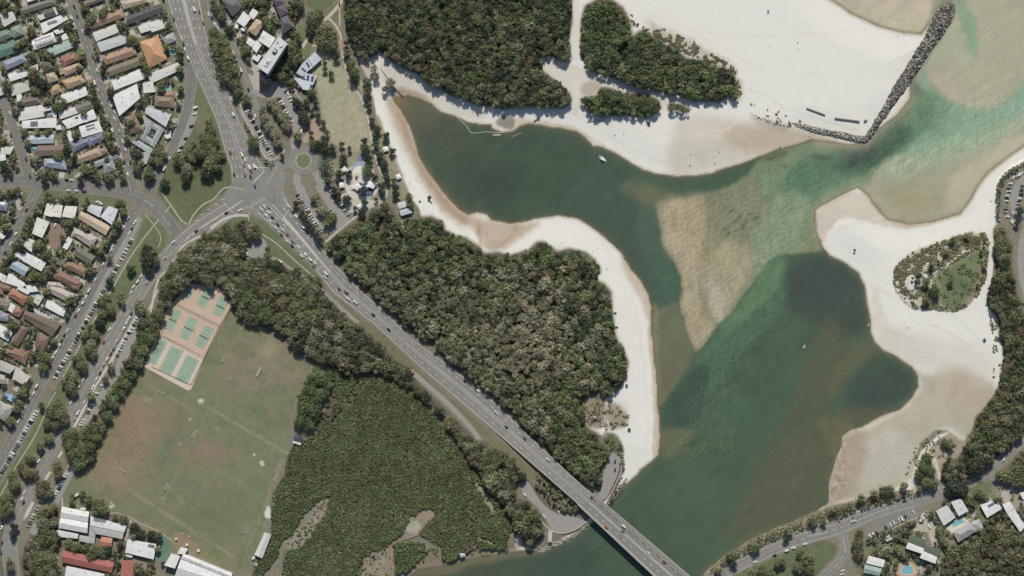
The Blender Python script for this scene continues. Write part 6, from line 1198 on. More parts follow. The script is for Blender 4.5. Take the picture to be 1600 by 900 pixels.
# forests
fm = Mass(); mud = [PT('640 808 655 798 676 793 680 806 664 822 652 838 628 840 632 825'), PT('501 777 514 778 512 794 497 814 489 834 470 856 444 857 447 843 463 829 479 821 491 800'), PT('520 592 529 600 526 625 512 656 503 660 515 625'), PT('560 582 570 592 552 628 520 662 512 660 545 620'), PT('733 767 737 770 736 845 732 840 731 790'), PT('560 905 566 872 598 852 614 852 616 905'), PT('738 745 742 750 768 780 776 798 772 803 752 775'), PT('738 399 748 404 760 418 774 434 770 434 752 420'), PT('912 622 935 615 948 622 946 655 936 672 918 668 914 640'), PT('375 376 412 370 420 386 412 404 384 404'), PT('682 8 690 8 694 18 684 16'), PT('738 30 746 34 744 42 738 40'), PT('852 4 860 0 848 30 844 26')]
def fill(M, P, s, rr, kindk, pick, hfun=None, clear=-2, rs=RV_, grow=0, jt=.45, blockocc=(1, 2, 3), nz=9, avoid=True, gain=1.0):
    X, Y = jit(P, s, rs, jt); bad = np.zeros(X.shape, bool); big_ = kindk in ('for', 'forb')
    mwx = X + vnoise(X, Y, 7, 77)*4; mwy = Y + vnoise(X, Y, 7, 78)*4
    for q in mud: bad |= inpoly(q, mwx, mwy)
    bad &= ~((kindk == 'tiny') & (vnoise(X, Y, 3.5, 79) > .42))
    nn = vnoise(X, Y, nz, 71); X, Y, nn = X[~bad], Y[~bad], nn[~bad]; c = 0; ed = sdf(P, X, Y); lo = vnoise(X, Y, 22, 72)*.6 + vnoise(X, Y, 9, 73)*.4; k_ = -1
    for x, y, q in zip(X, Y, nn):
        k_ += 1
        if q < clear or occ(x, y) in blockocc or (avoid and TOCC[min(939, max(0, int(y+20))), min(1639, max(0, int(x+20)))]): continue
        r = rs.uniform(*rr)*(1 + .15*q); kk = kindk
        if big_ and ed[k_] < r*.6: continue
        if big_ and ed[k_] > 9 and rs.random() < .17: r *= rs.uniform(1.4, 1.9); kk = 'forb'
        M.add(x, y, r, pick(x, y, rs)*(1 + .16*lo[k_])*gain, kk, rs, hfun(r, rs) if hfun else None); c += 1
    return c
def pk(w):
    ks = list(w); ws = np.array([w[k] for k in ks], float); ws /= ws.sum(); return lambda x, y, rs: cc[ks[rs.choice(len(ks), p=ws)]]
def pk4(x, y, rs):                                   # the centre forest has a brown, dying middle
    b = math.exp(-(((x-835)/80)**2 + ((y-530)/70)**2))*1.1; q = rs.random()
    if q < b*.30: return np.array(hx('#8a816c', KLEAF))
    if q < b*.55: return np.array(hx('#7a745f', KLEAF))
    if q < b*.8: return cc['k']
    if x > 860 or y < 420: return cc[rs.choice(['o', 'f', 'd', 'g', 'o'])]
    return cc[rs.choice(['o', 'o', 'k', 'o', 'd'])]
hf = lambda r, rs: 6.0 + r*PXM*.9 + rs.uniform(0, 2.6)
FC = 0
FC += fill(fm, V1, 6.0, (3.6, 6.6), 'for', pk({'o': 4, 'd': 4, 'f': 2, 'k': .6, 'b': .5}), hf, gain=.84)
FC += fill(fm, V2, 6.0, (3.8, 7.4), 'for', pk({'o': 2, 'd': 2, 'f': 5, 'g': 2, 'k': .5}), hf, -.75, gain=.9); FC += fill(fm, V3, 6.0, (3.8, 6.4), 'for', pk({'o': 2, 'd': 1, 'f': 4, 'g': 2}), hf, gain=.9); FC += fill(fm, V3B, 5, (3, 4.5), 'for', pk({'f': 1, 'o': 1}), hf)
FC += fill(fm, V4, 6.2, (3.4, 6.8), 'for', pk4, hf, -.72, gain=.95); FC += fill(fm, V5, 7.6, (4.5, 8.4), 'forb', pk({'o': 6, 'k': 1, 'b': .6, 'd': 2}), hf, gain=.84)
FC += fill(fm, VF2, 8, (5, 8), 'forb', pk({'f': 1}), hf); FC += fill(fm, VW, 7.5, (5, 8), 'forb', pk({'o': 3, 'f': 1, 'd': 1}), hf, blockocc=(2,)); FC += fill(fm, VS, 8, (5, 9), 'forb', pk({'o': 3, 'd': 1, 'k': 1}), hf, blockocc=(1, 2), gain=.85)
FC += fill(fm, V7, 6.6, (4, 7.6), 'forb', pk({'o': 4, 'd': 2, 'f': 1.5, 'k': .6, 'b': .8}), hf, gain=.86); FC += fill(fm, V7B, 6.6, (4, 7), 'for', pk({'o': 3, 'f': 1}), hf); FC += fill(fm, V8, 6.0, (3.6, 6.6), 'for', pk({'o': 5, 'b': 1, 'd': 1, 'k': 1}), hf, gain=.8)
VW2 = PT('250 405 268 398 290 378 328 358 350 350 385 344 410 356 432 404 500 432 520 470 545 495 510 520 450 530 400 500 362 470 300 440 262 480 246 470')
FC += fill(fm, VW2, 9, (5, 8), 'forb', pk({'o': 4, 'k': .6, 'b': .3}), hf, gain=.82)
o = fm.build('woodland'); kind(o, 'stuff'); tag(o, 'dense eucalypt and coastal woodland canopy seen as one mass', 'woodland')
mm = Mass(); FC += fill(mm, VM, 2.45, (1.45, 2.6), 'tiny', lambda x, y, rs: np.array(hx('#5e6a44', KLEAF))*rs.uniform(.88, 1.10) if rs.random() < .9 else cc['k'], lambda r, rs: 2.4 + rs.uniform(0, 1.2), -.97)
for q_ in ('503 580 520 575 560 584 562 590 545 634 520 660 498 674 490 668 508 640 520 610', '614 850 632 845 650 845 662 850 668 862 650 880 640 892 618 896', '690 862 700 858 716 858 722 866 706 878 692 876', '588 838 612 842 600 856 584 852', '740 846 750 842 762 846 770 852 780 848 790 846 796 856 780 858 750 858'):
    fill(mm, PT(q_), 3.0, (1.8, 3.2), 'tiny', lambda x, y, rs: np.array(hx('#5e6a44', KLEAF))*rs.uniform(.85, 1.12), lambda r, rs: 2.4 + rs.uniform(0, 1.5), -.9)
o = mm.build('mangrove_thicket'); kind(o, 'stuff'); tag(o, 'fine textured green mangrove thicket left of the highway', 'mangroves')
ds = Mass()
for x_, y_ in zip(*jit(PT('501 777 514 778 512 794 497 814 489 834 470 856 444 857 447 843 463 829 479 821 491 800'), 4.2, RV_, .7)):
    if RV_.random() < .55: ds.add(x_, y_, RV_.uniform(1, 2.6), cc[RV_.choice(['k', 'o', 'f'])], 'tiny', RV_, 1.8, .1)
for P, s, cl, ks in ((PT('1005 45 1040 45 1080 62 1120 88 1150 105 1160 150 1164 160 1150 158 1140 120 1110 95 1060 80 1030 62 1005 55'), 2.7, .0, ['b', 'k', 'b', 'o']), (DUNE, 2.5, -.3, ['o', 'k', 'b', 'o', 'o']), (PT('1460 430 1483 414 1525 390 1540 392 1538 440 1518 470 1483 484 1465 474'), 3, .28, ['g', 'f', 'g']), (PT('1500 372 1538 367 1544 385 1505 392'), 2.4, -.4, ['b', 'b', 'o']),
                     (PT('985 20 1010 45 1050 50 1110 85 1145 105 1160 140 1150 120 1090 82 1020 60 990 45'), 2.6, .12, ['k', 'b']), (PT('1166 152 1215 172 1255 190 1248 198 1210 190 1180 172'), 4, .45, ['k', 'b']), (PT('945 620 965 628 984 650 980 668 955 674 942 668'), 3, .2, ['b', 'k', 'b']), (PT('1435 690 1470 672 1500 690 1475 715 1440 720 1425 745 1415 740'), 3.8, .15, ['b', 'k', 'o']),
                     (PT('1550 480 1562 500 1560 540 1552 530 1546 505'), 2.6, .0, ['b', 'k']), (PT('1552 535 1566 545 1562 595 1552 590'), 3, .1, ['b', 'o']), (PT('910 622 946 618 946 660 930 674 914 664'), 3.2, .15, ['b', 'k']), (PT('560 905 566 870 612 850 655 848 690 870 650 880 640 905'), 5, .1, ['f', 'o']), (PT('655 850 700 862 735 858 770 848 820 858 800 862 740 868 690 878'), 4.5, .2, ['o', 'f'])):
    X, Y = jit(P, s, RV_, .6); nn = vnoise(X, Y, 6, 81)
    for x, y, q in zip(X, Y, nn):
        if q < cl or occ(x, y) in (1, 2): continue
        if P is DUNE and (abs(y - (431 - (x-1445)*.56) - 3*math.sin((x-1445)/15)) < 1.9 or (abs(((x-1400)*1.0 + (y-420)*1.9) % 34 - 17) < 1.4) or ((x-1425)/12)**2 + ((y-441)/13)**2 < 1 or inpoly(PT('1460 430 1483 414 1525 390 1540 392 1538 440 1518 470 1483 484 1465 474'), np.array([x]), np.array([y]))[0]): continue
        ds.add(x, y, RV_.uniform(1.0, 2.5)*(1.45 if P is DUNE else 1), cc[RV_.choice(ks)], 'tiny', RV_, RV_.uniform(.8, 2.0), .1)
o = ds.build('dune_scrub'); kind(o, 'stuff'); tag(o, 'low grey green scrub scattered over the sand dunes', 'dune scrub')
print('TREES', len(TREES), 'FC', FC)
# ---------------------------------------------------------------- vehicles
def paint(c): return mat(c, .35, .02, 1, .5, .1)
VC = {'w': ('#eeeeec', 'white'), 's': ('#b4b7ba', 'silver'), 'k': ('#2e3033', 'black'), 'a': ('#6a6d70', 'grey'), 'r': ('#a33b33', 'red'), 'b': ('#3d4d6b', 'blue'), 'o': ('#c86a38', 'orange'), 'd': ('#6b2d2c', 'dark red'), 'n': ('#a8906c', 'beige')}
m_glass = mat('#33383d', .12, .02, 1, .6); m_tyre = mat('#262626', .9, .05, 1); m_lamp = mat('#d9d9d2', .2, .02, 1, .6); m_tail = mat('#7d2420', .3, .02, 1, .5)
def loft(mb, secs, mi=0, cap=True):                    # secs: list of rings of points
    n = len(secs[0]); i = len(mb.v)
    for s in secs: mb.v += [tuple(p) for p in s]
    for k in range(len(secs)-1):
        for j in range(n): a = i+k*n+j; b = i+k*n+(j+1) % n; mb.f.append((a, b, b+n, a+n)); mb.m.append(mi)
    if cap: mb.f.append(tuple(i+j for j in reversed(range(n)))); mb.m.append(mi); e = i+(len(secs)-1)*n; mb.f.append(tuple(e+j for j in range(n))); mb.m.append(mi)
def carmesh(kind_):
    L, Wd, H = {'car': (4.6, 1.85, 1.46), 'van': (5.4, 2.0, 2.3), 'ute': (5.2, 1.9, 1.7)}[kind_]; body = MB(); hb = H*.58 if kind_ != 'van' else H*.5; e = L/2
    prof = [(-e, .45, .78, hb*.75), (-e+.15, .28, .92, hb*.97), (-e+.9, .22, 1, hb), (e-1.2, .22, 1, hb*.98), (e-.3, .26, .92, hb*.80), (e, .42, .74, hb*.62)]
    loft(body, [[(x, -Wd/2*w_, z0), (x, Wd/2*w_, z0), (x, Wd/2*w_, zt-.12), (x, Wd/2*w_*.88, zt), (x, -Wd/2*w_*.88, zt), (x, -Wd/2*w_, zt-.12)] for x, z0, w_, zt in prof])
    gl = MB(); r0, r1 = {'car': (-e+.55, e-1.35), 'van': (-e+.15, e-.65), 'ute': (-.55, e-1.35)}[kind_]; t0, t1 = {'car': (-e+1.15, e-2.1), 'van': (-e+.3, e-1.15), 'ute': (-.3, e-2.05)}[kind_]
    q = [[(x, -y, z), (x, y, z)] for x, y, z in ((r0, Wd*.44, hb-.01), (t0, Wd*.37, H), (t1, Wd*.37, H), (r1, Wd*.44, hb-.01))]
    for a, b in zip(q[:-1], q[1:]): gl.face([a[0], b[0], b[1], a[1]])
    gl.face([q[0][0], q[3][0], q[2][0], q[1][0]]); gl.face([q[0][1], q[1][1], q[2][1], q[3][1]])
    body.box((t0+t1)/2, 0, H+.015, t1-t0+.12, Wd*.74+.04, .05)
    if kind_ == 'ute':
        for sy in (-1, 1): body.box((-e+r0)/2, sy*(Wd/2-.06), hb+.15, r0+e-.2, .08, .4)
        body.box(-e+.1, 0, hb+.15, .08, Wd-.1, .4)
    wh = []
    for sx in (-L*.30, L*.31):
        for sy in (-1, 1): m_ = MB(); m_.cyl((sx, sy*(Wd/2-.22), .33), (sx, sy*(Wd/2+.01), .33), .33, .33, 10); wh.append(m_)
    ex = []
    for sy in (-1, 1): m_ = MB(); m_.box(e-.12, sy*Wd*.33, hb*.66, .22, .4, .16); ex.append(('headlight', m_, m_lamp))
    for sy in (-1, 1): m_ = MB(); m_.box(-e+.02, sy*Wd*.34, hb*.7, .12, .3, .2); ex.append(('tail_light', m_, m_tail))
    return body, gl, wh, ex
CM = {k: carmesh(k) for k in ('car', 'van', 'ute')}; CPRO = {}; CARS = []
def carproto(kind_, c):
    key = (kind_, c)
    if key not in CPRO:
        body, gl, wh, ex = CM[kind_]; CPRO[key] = [('body', body.mesh('car_body', paint(VC[c][0]))), ('window', gl.mesh('car_glass', m_glass) if ('g', kind_) not in CPRO else CPRO[('g', kind_)])]
        CPRO[('g', kind_)] = CPRO[key][1][1]
    return CPRO[key]
WHL = {k: [w_.mesh('wheel', m_tyre) for w_ in CM[k][2]] for k in CM}; EXL = {k: [(n_, m_.mesh(n_, mm_)) for n_, m_, mm_ in CM[k][3]] for k in CM}
CCH = 'wwwwwwwsssaakkbwwskarwws'
rc = random.Random(3); NIND = [0]; CMASS = MB()
def zroad(x, y):
    if BR and inpoly([tuple(p) for p in BR.L] + [tuple(p) for p in BR.R[::-1]], np.array([x]), np.array([y]))[0]: return BZ + .43
    return ZG + ZL[0] + .03 + (ramp(x, y) if inpoly([tuple(p) for p in HS.L] + [tuple(p) for p in HS.R[::-1]], np.array([x]), np.array([y]))[0] else 0)
CENT = [(r.L + r.R)/2 for r, _ in ROADS] + [(BR.L + BR.R)/2]
def heading(x, y):
    best = (1e9, 0)
    for C in CENT:
        d = np.hypot(C[:, 0]-x, C[:, 1]-y); i = int(d.argmin())
        if d[i] < best[0]: j = min(i+1, len(C)-1); k = max(i-1, 0); best = (d[i], math.atan2(-(C[j, 1]-C[k, 1]), C[j, 0]-C[k, 0]))
    return best[1]
def car(x, y, a=None, c=None, kind_=None, desc=None, full=False):
    c = c or rc.choice(CCH); kind_ = kind_ or rc.choice(['car']*8 + ['ute', 'van'] if c == 'w' else ['car']*9 + ['ute'])
    if a is None: a = heading(x, y) + (math.pi if rc.random() < .5 else 0)
    else: a = R(a) + (math.pi if rc.random() < .35 else 0)
    CARS.append((x, y, a + rc.uniform(-.03, .03), c, kind_, desc, full))
def carind(x, y, a, c, kind_, desc, full):
    p = W(x, y, zroad(x, y)); nm = {'car': 'parked_car', 'van': 'van', 'ute': 'pickup_truck'}[kind_]
    if desc and 'driving' in desc: nm = 'driving_car' if kind_ == 'car' else nm
    r = empty(nm, p, a)
    for n_, me in carproto(kind_, c): o = bpy.data.objects.new(n_, me); COL.objects.link(o); o.parent = r
    for me in WHL[kind_]: o = bpy.data.objects.new('wheel', me); COL.objects.link(o); o.parent = r
    if full:
        for n_, me in EXL[kind_]: o = bpy.data.objects.new(n_, me); COL.objects.link(o); o.parent = r
    kn = {'car': 'car', 'van': 'van', 'ute': 'pickup'}[kind_]; st = desc or 'parked'
    near(r, '%s %s %s' % (VC[c][1], st, kn), kn, x, y, 'driving vehicles' if st == 'driving' else 'parked vehicles')
def cars(t, s, desc='parked', a=None, full=False):
    for q in s.replace('(', ' ').split(')'):
        q = q.split()
        if len(q) >= 2:
            x, y = t(float(q[0]), float(q[1])); c = q[2] if len(q) > 2 and q[2] in VC else None; k = q[3] if len(q) > 3 else None; car(x, y, a, c, k, desc, full)
def row(x0, y0, x1, y1, n, a, skip=.12):
    for i in range(n):
        if rc.random() < skip: continue
        t = i/(n-1); car(x0+(x1-x0)*t, y0+(y1-y0)*t, a)
TH = T(240, 300); TB = T(800, 750); T62 = T(700, 600, 5.293)
cars(TB, '(750 165 d)(880 437 o)(1045 430 w)(1040 480 a)(1280 685 w)(1430 772 d)', 'driving', None, True)
cars(TH, '(1045 140 w)(1015 165 w)(1075 130 s)(1080 190 w)(1055 220 w)(1115 240 k)(1095 270 w)(1165 305 k)(1150 337 w)(1215 355 w)(1200 400 a)(1255 400 r)(1250 460 w)(1305 465 a)(1300 505 k)(1355 515 w)(1425 585 w)(1390 600 w)(1470 630 w van)(1515 665 w)(1500 695 a)(810 170 w)(680 195 k)(400 365 k)(185 470 w)(100 620 w)', 'driving')
cars(J_, '(295 760 w van)(290 800 w)', 'driving'); cars(T(200, 300, 4), '(1320 605 b)(1365 620 n van)(1375 665 w)(1422 687 w)(1533 767 k)', 'driving'); cars(T(400, 450, 4), '(830 260 k)(1500 775 w)(1565 870 k)', 'driving'); cars(T62, '(635 450 b)(830 625 w)', 'driving')
cars(H_, '(380 85 w van)(430 110 a)(465 215 r)(610 790 w)(595 640 s)(655 760 k)', 'driving'); cars(T2, '(725 25 w)(750 175 w van)(720 530 r)(830 550 w van)(860 600 w)(850 650 o)(900 668 w)(915 705 a)(855 740 r)(755 735 d)(910 760 k)(950 845 b)(945 655 w)(970 675 w)(955 190 w)', 'driving')
cars(TH, '(1270 135 w)(1305 185 k)(1335 230 w)(1405 330 w)(1440 375 k)'); cars(T(400, 450, 4), '(785 100 s)(890 215 k)(935 240 w)(1385 640 w)'); cars(TH, '(1080 580 w)(1190 650 w)(880 590 w)(915 610 s)(870 570 w)(935 625 a)')
cars(H_, '(175 130 s)(190 180 k)(265 360 w)(280 415 b)(295 465 w)(325 545 w van)(515 130 w)(545 170 k)(580 230 w)(605 265 w)(820 655 w van)(890 840 k)(750 495 w)(775 560 s)(1240 855 k)(1262 880 w)')
row(384, 170, 398, 194, 8, 28, .05); row(400, 198, 423, 241, 12, 28, .04); row(436, 154, 455, 190, 9, 25, .2); row(452, 152, 464, 172, 5, 25, .2); row(466, 180, 472, 192, 3, 25, 0); row(465, 305, 502, 362, 16, 28, .1); row(500, 310, 520, 332, 6, 28, .3); row(517, 298, 544, 335, 11, 28, .1)
cars(T2, '(395 108 w van)(385 168 w)(355 280 k)(300 395 k)(260 480 k)(240 515 w)', 'parked', 20); cars(T2, '(145 590 w)(100 682 w van)(1385 335 w)')
for P, s in ((A, '(630 50 w)(695 62 k)(680 180 w)(695 230 w)(722 150 b)(780 295 w)(727 310 w)(795 510 k)(870 530 k)(910 655 w)(890 775 w)(945 765 s)(922 850 s)(940 555 w)(5 840 w)'), (B_, '(960 80 w)(1025 55 w)(1078 215 w)(1055 325 w)(1035 272 b)(1120 330 s)(1155 425 w)(1180 500 w)(1120 505 k)(1165 622 k)(1222 622 k)(1200 735 w)(1265 748 k)(95 160 w)(102 372 k)(245 592 k)(282 750 k)(455 770 w)(625 785 k)(672 787 w)(865 800 k)(645 885 w)(720 888 w)(790 893 k)(1060 110 k)(1075 145 w)(1040 90 w)'),
             (C_, '(195 160 w)(250 165 k)(145 250 w)(90 365 s)(145 395 w)(28 470 k)(100 485 w)(48 570 k)(515 312 w)(920 90 w)(942 110 w)(690 490 k)(1045 418 r)(1205 245 w)(1155 335 w)(1110 420 k)(1055 512 w)(1040 545 w)(965 680 w)(895 820 w)(1265 282 w)(1238 340 k)(1212 388 w)(1320 790 w)(1290 840 w)(1250 890 w)(1372 852 s)(1540 620 w)'),
             (D_, '(835 20 w)(803 88 w)(778 140 w)(735 215 w)(710 260 k)(635 395 w)(605 440 k)(580 490 k)(555 540 w)(540 580 w)(518 612 w)(490 655 w)(410 810 w)(1230 42 w)(1145 175 w)(1080 285 r)(1025 390 w)(975 505 r)(885 650 w)(782 860 w)(1232 240 k)(1208 285 w)(1182 330 w)(1158 383 w)(1095 495 w)(1065 570 a)(1038 618 r)(1000 670 w)(968 718 s)(938 795 k)(905 852 w)(340 220 w)(380 252 w)(450 290 k)(345 630 r)(290 720 r)'),
             (E_, '(345 20 w)(312 90 w)(268 165 k)(237 228 w)(212 275 w)(177 345 w)(870 30 w)(790 172 w)(732 270 w)(700 330 s)(665 175 w)(525 430 w)(390 670 k)(362 725 w)(745 20 w)'), (F_, '(205 180 w)(230 118 w)(222 212 k)(15 450 w)(12 680 k)(20 590 k)(590 880 w)' .replace('(590 880 w)', ''))): cars(P, s)
row(206, 374, 168, 446, 15, -28, .12); row(163, 452, 86, 590, 33, -28, .06); row(57, 643, -2, 747, 25, -28, .04)
row(214, 497, 204, 518, 5, -20, .1); row(201, 520, 183, 555, 9, -20, .1); row(179, 560, 171, 578, 4, -20, .3); row(160, 602, 152, 614, 3, -20, .2); row(144, 632, 127, 664, 9, -20, .1)
row(110, 730, 100, 748, 6, -20, .1); row(98, 752, 82, 784, 9, -20, .15); row(66, 778, 44, 822, 11, -20, .06)
cars(TB, '(120 140 w)(435 292 w)(300 340 w)', 'parked', -55); cars(T62, '(1382 640 k)(1382 708 k)', 'parked', 80)
cars(T5, '(675 768 r)(860 705 k)(970 660 w van)(1035 635 w)(1145 600 r)(1585 388 w)', 'parked'); cars(T5, '(1495 850 w)(1490 882 w)', 'parked', 20)
cars(K_, '(365 210 w)(420 190 k)(475 165 k)(482 195 k)(5 385 w)', 'driving'); cars(K_, '(565 300 w)(520 330 s)(490 347 k)(456 362 w)(430 374 r)(382 400 w)(350 420 w)(328 438 s)(305 448 k)(220 498 k)(192 513 w)(160 528 w)(715 440 w)', 'parked', -62)
cars(T7, '(1245 765 k)(1405 712 w)', 'driving'); cars(T(1333, 200), '(1500 465 w)(1530 455 s)(1555 440 w)(1580 427 w)', 'parked', 60); cars(T(1333, 200), '(1475 520 w)(1457 570 k)(1460 592 b)(1442 635 w)(1440 660 k)(1440 683 w)(1430 765 k)(1428 785 s)(1448 830 n)(1575 620 k)(1562 662 w)(1552 690 k)(1548 706 s)(1580 780 k)', 'parked', 0); cars(T(1333, 200), '(1495 800 w)(1500 878 w)(1492 888 w)')
for k, q in enumerate(CARS):
    if k < 300: carind(*q)
if len(CARS) > 300:
    for x, y, a, c, kd, d, f_ in CARS[300:]:
        p = W(x, y, zroad(x, y)); ca, sa = math.cos(a), math.sin(a); mi = 'wska'.find(c) if c in 'wska' else 0
        for src, m_i in ((CM[kd][0], mi), (CM[kd][1], 4)):
            i = len(CMASS.v); CMASS.v += [(p[0]+vx*ca-vy*sa, p[1]+vx*sa+vy*ca, p[2]+vz) for vx, vy, vz in src.v]; CMASS.f += [tuple(i+j for j in f) for f in src.f]; CMASS.m += [m_i]*len(src.f)
    o = CMASS.build('car_crowd', [paint(VC[k_][0]) for k_ in 'wska'] + [m_glass]); kind(o, 'stuff'); tag(o, 'remaining parked cars in the crowded street and riverside rows', 'cars')
print('CARS', len(CARS))
# ---------------------------------------------------------------- breakwater and rocks
m_rock = bpy.data.materials.new('boulder'); n, l, b = nodes(m_rock); b.inputs['Roughness'].default_value = .9; at = n.new('ShaderNodeVertexColor'); at.layer_name = 'tone'; l.new(at.outputs['Color'], b.inputs['Base Color'])
def rocks(name, poly, s, rmin, rmax, zf, cols, seed, label, cat, core=True):
    rs = np.random.default_rng(seed); X, Y = jit(poly, s, rs, .6); V, C = [], []
    oc = np.array([(math.cos(a)*c, math.sin(a)*c, z) for z, c in ((-.5, .8), (.15, 1.0), (.7, .6)) for a in np.arange(6)*math.pi/3]); F = [(j, (j+1) % 6, 6+(j+1) % 6, 6+j) for j in range(6)] + [(6+j, 6+(j+1) % 6, 12+(j+1) % 6, 12+j) for j in range(6)] + [(12, 13, 14, 15), (12, 15, 16, 17)]
    d = sdf(poly, X, Y)
    for x, y, dd in zip(X, Y, d):
        r = rs.uniform(rmin, rmax); p = W(x, y, 1); v = oc*(1 + rs.normal(0, .16, oc.shape))*np.array([r, r*rs.uniform(.7, 1.1), r*.8]); a = rs.uniform(0, 6.28); v = np.stack([v[:, 0]*math.cos(a)-v[:, 1]*math.sin(a), v[:, 0]*math.sin(a)+v[:, 1]*math.cos(a), v[:, 2] + v[:, 0]*rs.normal(0, .25)], 1)
        v += np.array([p[0], p[1], zf(x, y, dd)]); V.append(v[np.array(F)]); C.append(np.tile(np.array(hx(cols[rs.integers(0, len(cols))]))*rs.uniform(.75, 1.25), (len(F), 1)))
    me = quad_mesh(name, np.concatenate(V), np.concatenate(C), m_rock); o = bpy.data.objects.new(name, me); COL.objects.link(o); tag(o, label, cat)
    if core:
        mb = MB(); 
        for q in (poly,):
            c = [W(x, y, 0)[:2] for x, y in q]; tri = tessellate_polygon([[Vector((a_, b_, 0)) for a_, b_ in c]]); mb.v = [(a_, b_, .9) for a_, b_ in c]
            for t_ in tri: mb.f.append(tuple(t_)); mb.m.append(0)
        mb.build('core', mat('#5d574d', .95, .2, .8), o)
    return o
RK = ['#7e7a72', '#64605a', '#938e84', '#4a4742', '#6f6a61', '#a8a297', '#57534d']
BWP = PT('1473 8 1484 4 1491 8 1492 14 1487 30 1475 50 1451 82 1433 111 1418 134 1400 160 1381 185 1371 199 1362 212 1353 222 1347 221 1352 211 1361 199 1372 180 1383 160 1399 131 1419 100 1431 80 1446 56 1463 18')
rocks('breakwater', BWP, 2.3, .9, 1.7, lambda x, y, d: 1.0 + min(2.4, max(0, d)*.42), RK, 91, 'long grey boulder breakwater slanting from the sand spit to the top right', 'breakwater')
RVT = PT('1352 213 1353 222 1340 221 1320 217 1300 212 1275 207 1256 201 1243 197 1236 192 1245 191 1257 194 1270 198 1285 201 1300 204 1320 207 1335 211')
rocks('rock_revetment', RVT, 1.8, .5, 1.1, lambda x, y, d: 1.2 + min(1.2, max(0, d)*.4), ['#a7a298', '#8e8980', '#c0bbb0', '#6f6b64'], 92, 'grey rock revetment along the lower edge of the white spit', 'rock revetment')
rocks('rock_bank', PT('920 820 905 834 880 847 858 857 832 861 826 857 850 853 875 843 900 831 914 817'), 2.0, .4, 1.0, lambda x, y, d: .9, ['#a09a8c', '#7c766a', '#b8b2a4'], 93, 'strip of loose bank rocks below the boat ramp car park', 'bank rocks', False)
rocks('rock_bank', PT('972 755 980 745 976 762 962 780 952 790 946 787 958 775'), 2.0, .4, .9, lambda x, y, d: 1.0, ['#8c8678', '#6a655a', '#a39d90'], 94, 'narrow band of rocks between sand and the riverside car park', 'bank rocks', False)
rocks('driftwood_line', PT('1172 176 1190 183 1205 189 1225 193 1243 198 1238 200 1215 196 1200 193 1180 183'), 2.6, .3, .9, lambda x, y, d: 2.1, ['#7d766a', '#9b9488', '#5e584e'], 95, 'scattered dark stones and debris at the left root of the spit', 'stones', False)
rocks('dune_stones', PT('1396 440 1402 455 1414 470 1428 482 1436 484 1428 486 1410 472 1398 456'), 2.0, .3, .7, lambda x, y, d: 2.1, ['#8c8678', '#6a655a'], 96, 'curved line of small stones round the lower left of the dune scrub', 'stones', False)
# ---------------------------------------------------------------- street lamps and floodlights
def lampstem(t, s, h, name, cat, desc, arm=2.0):
    for q in s.replace('(', ' ').split(')'):
        q = q.split()
        if len(q) < 2: continue
        x, y = t(float(q[0]), float(q[1])); r = empty(name, W(x, y, zroad(x, y) - .05), rc.uniform(0, 6.28)); hk = ('pole', h)
        mb = MB(); mb.cyl((0, 0, 0), (0, 0, h), .16, .10, 6); mb.build('pole', m_post, r); mb = MB(); mb.cyl((0, 0, h-.1), (arm, 0, h+.3), .07, .06, 5); mb.build('arm', m_post, r)
        mb = MB(); mb.box(arm, 0, h+.28, .9, .45, .16); mb.build('lamp_head', m_vent, r); near(r, desc, cat, x, y, desc + 's')
lampstem(CT, '(135 230)(675 290)(590 460)(510 590)(385 390)(75 470)', 10.5, 'floodlight_pole', 'floodlight', 'tall court floodlight pole', 1.0)
lampstem(TH, '(1213 530)(185 290)(88 505)(185 250)(1130 30)(905 100)', 8, 'street_lamp', 'street lamp', 'thin metal street lamp'); lampstem(T62, '(430 345)(823 715)(310 80)', 8, 'street_lamp', 'street lamp', 'thin metal street lamp'); lampstem(TB, '(1133 465)(1550 835)(715 185)', 8, 'street_lamp', 'street lamp', 'thin metal street lamp')
lampstem(T(400, 450, 4), '(925 330)(1245 600)', 8, 'street_lamp', 'street lamp', 'thin metal street lamp'); lampstem(B_, '(82 755)(333 745)(735 815)(1200 820)(1368 820)', 8, 'street_lamp', 'street lamp', 'thin metal street lamp'); lampstem(H_, '(500 20)(205 280)(345 250)', 8, 'street_lamp', 'street lamp', 'thin metal street lamp')
lampstem(T2, '(968 190)(1250 90)(705 800)(650 880)(850 880)', 8, 'street_lamp', 'street lamp', 'thin metal street lamp'); lampstem(E_, '(28 600)(410 650)', 8, 'street_lamp', 'street lamp', 'thin metal street lamp'); lampstem(T5, '(1495 340)(1180 470)(600 690)', 8, 'street_lamp', 'street lamp', 'thin metal street lamp')
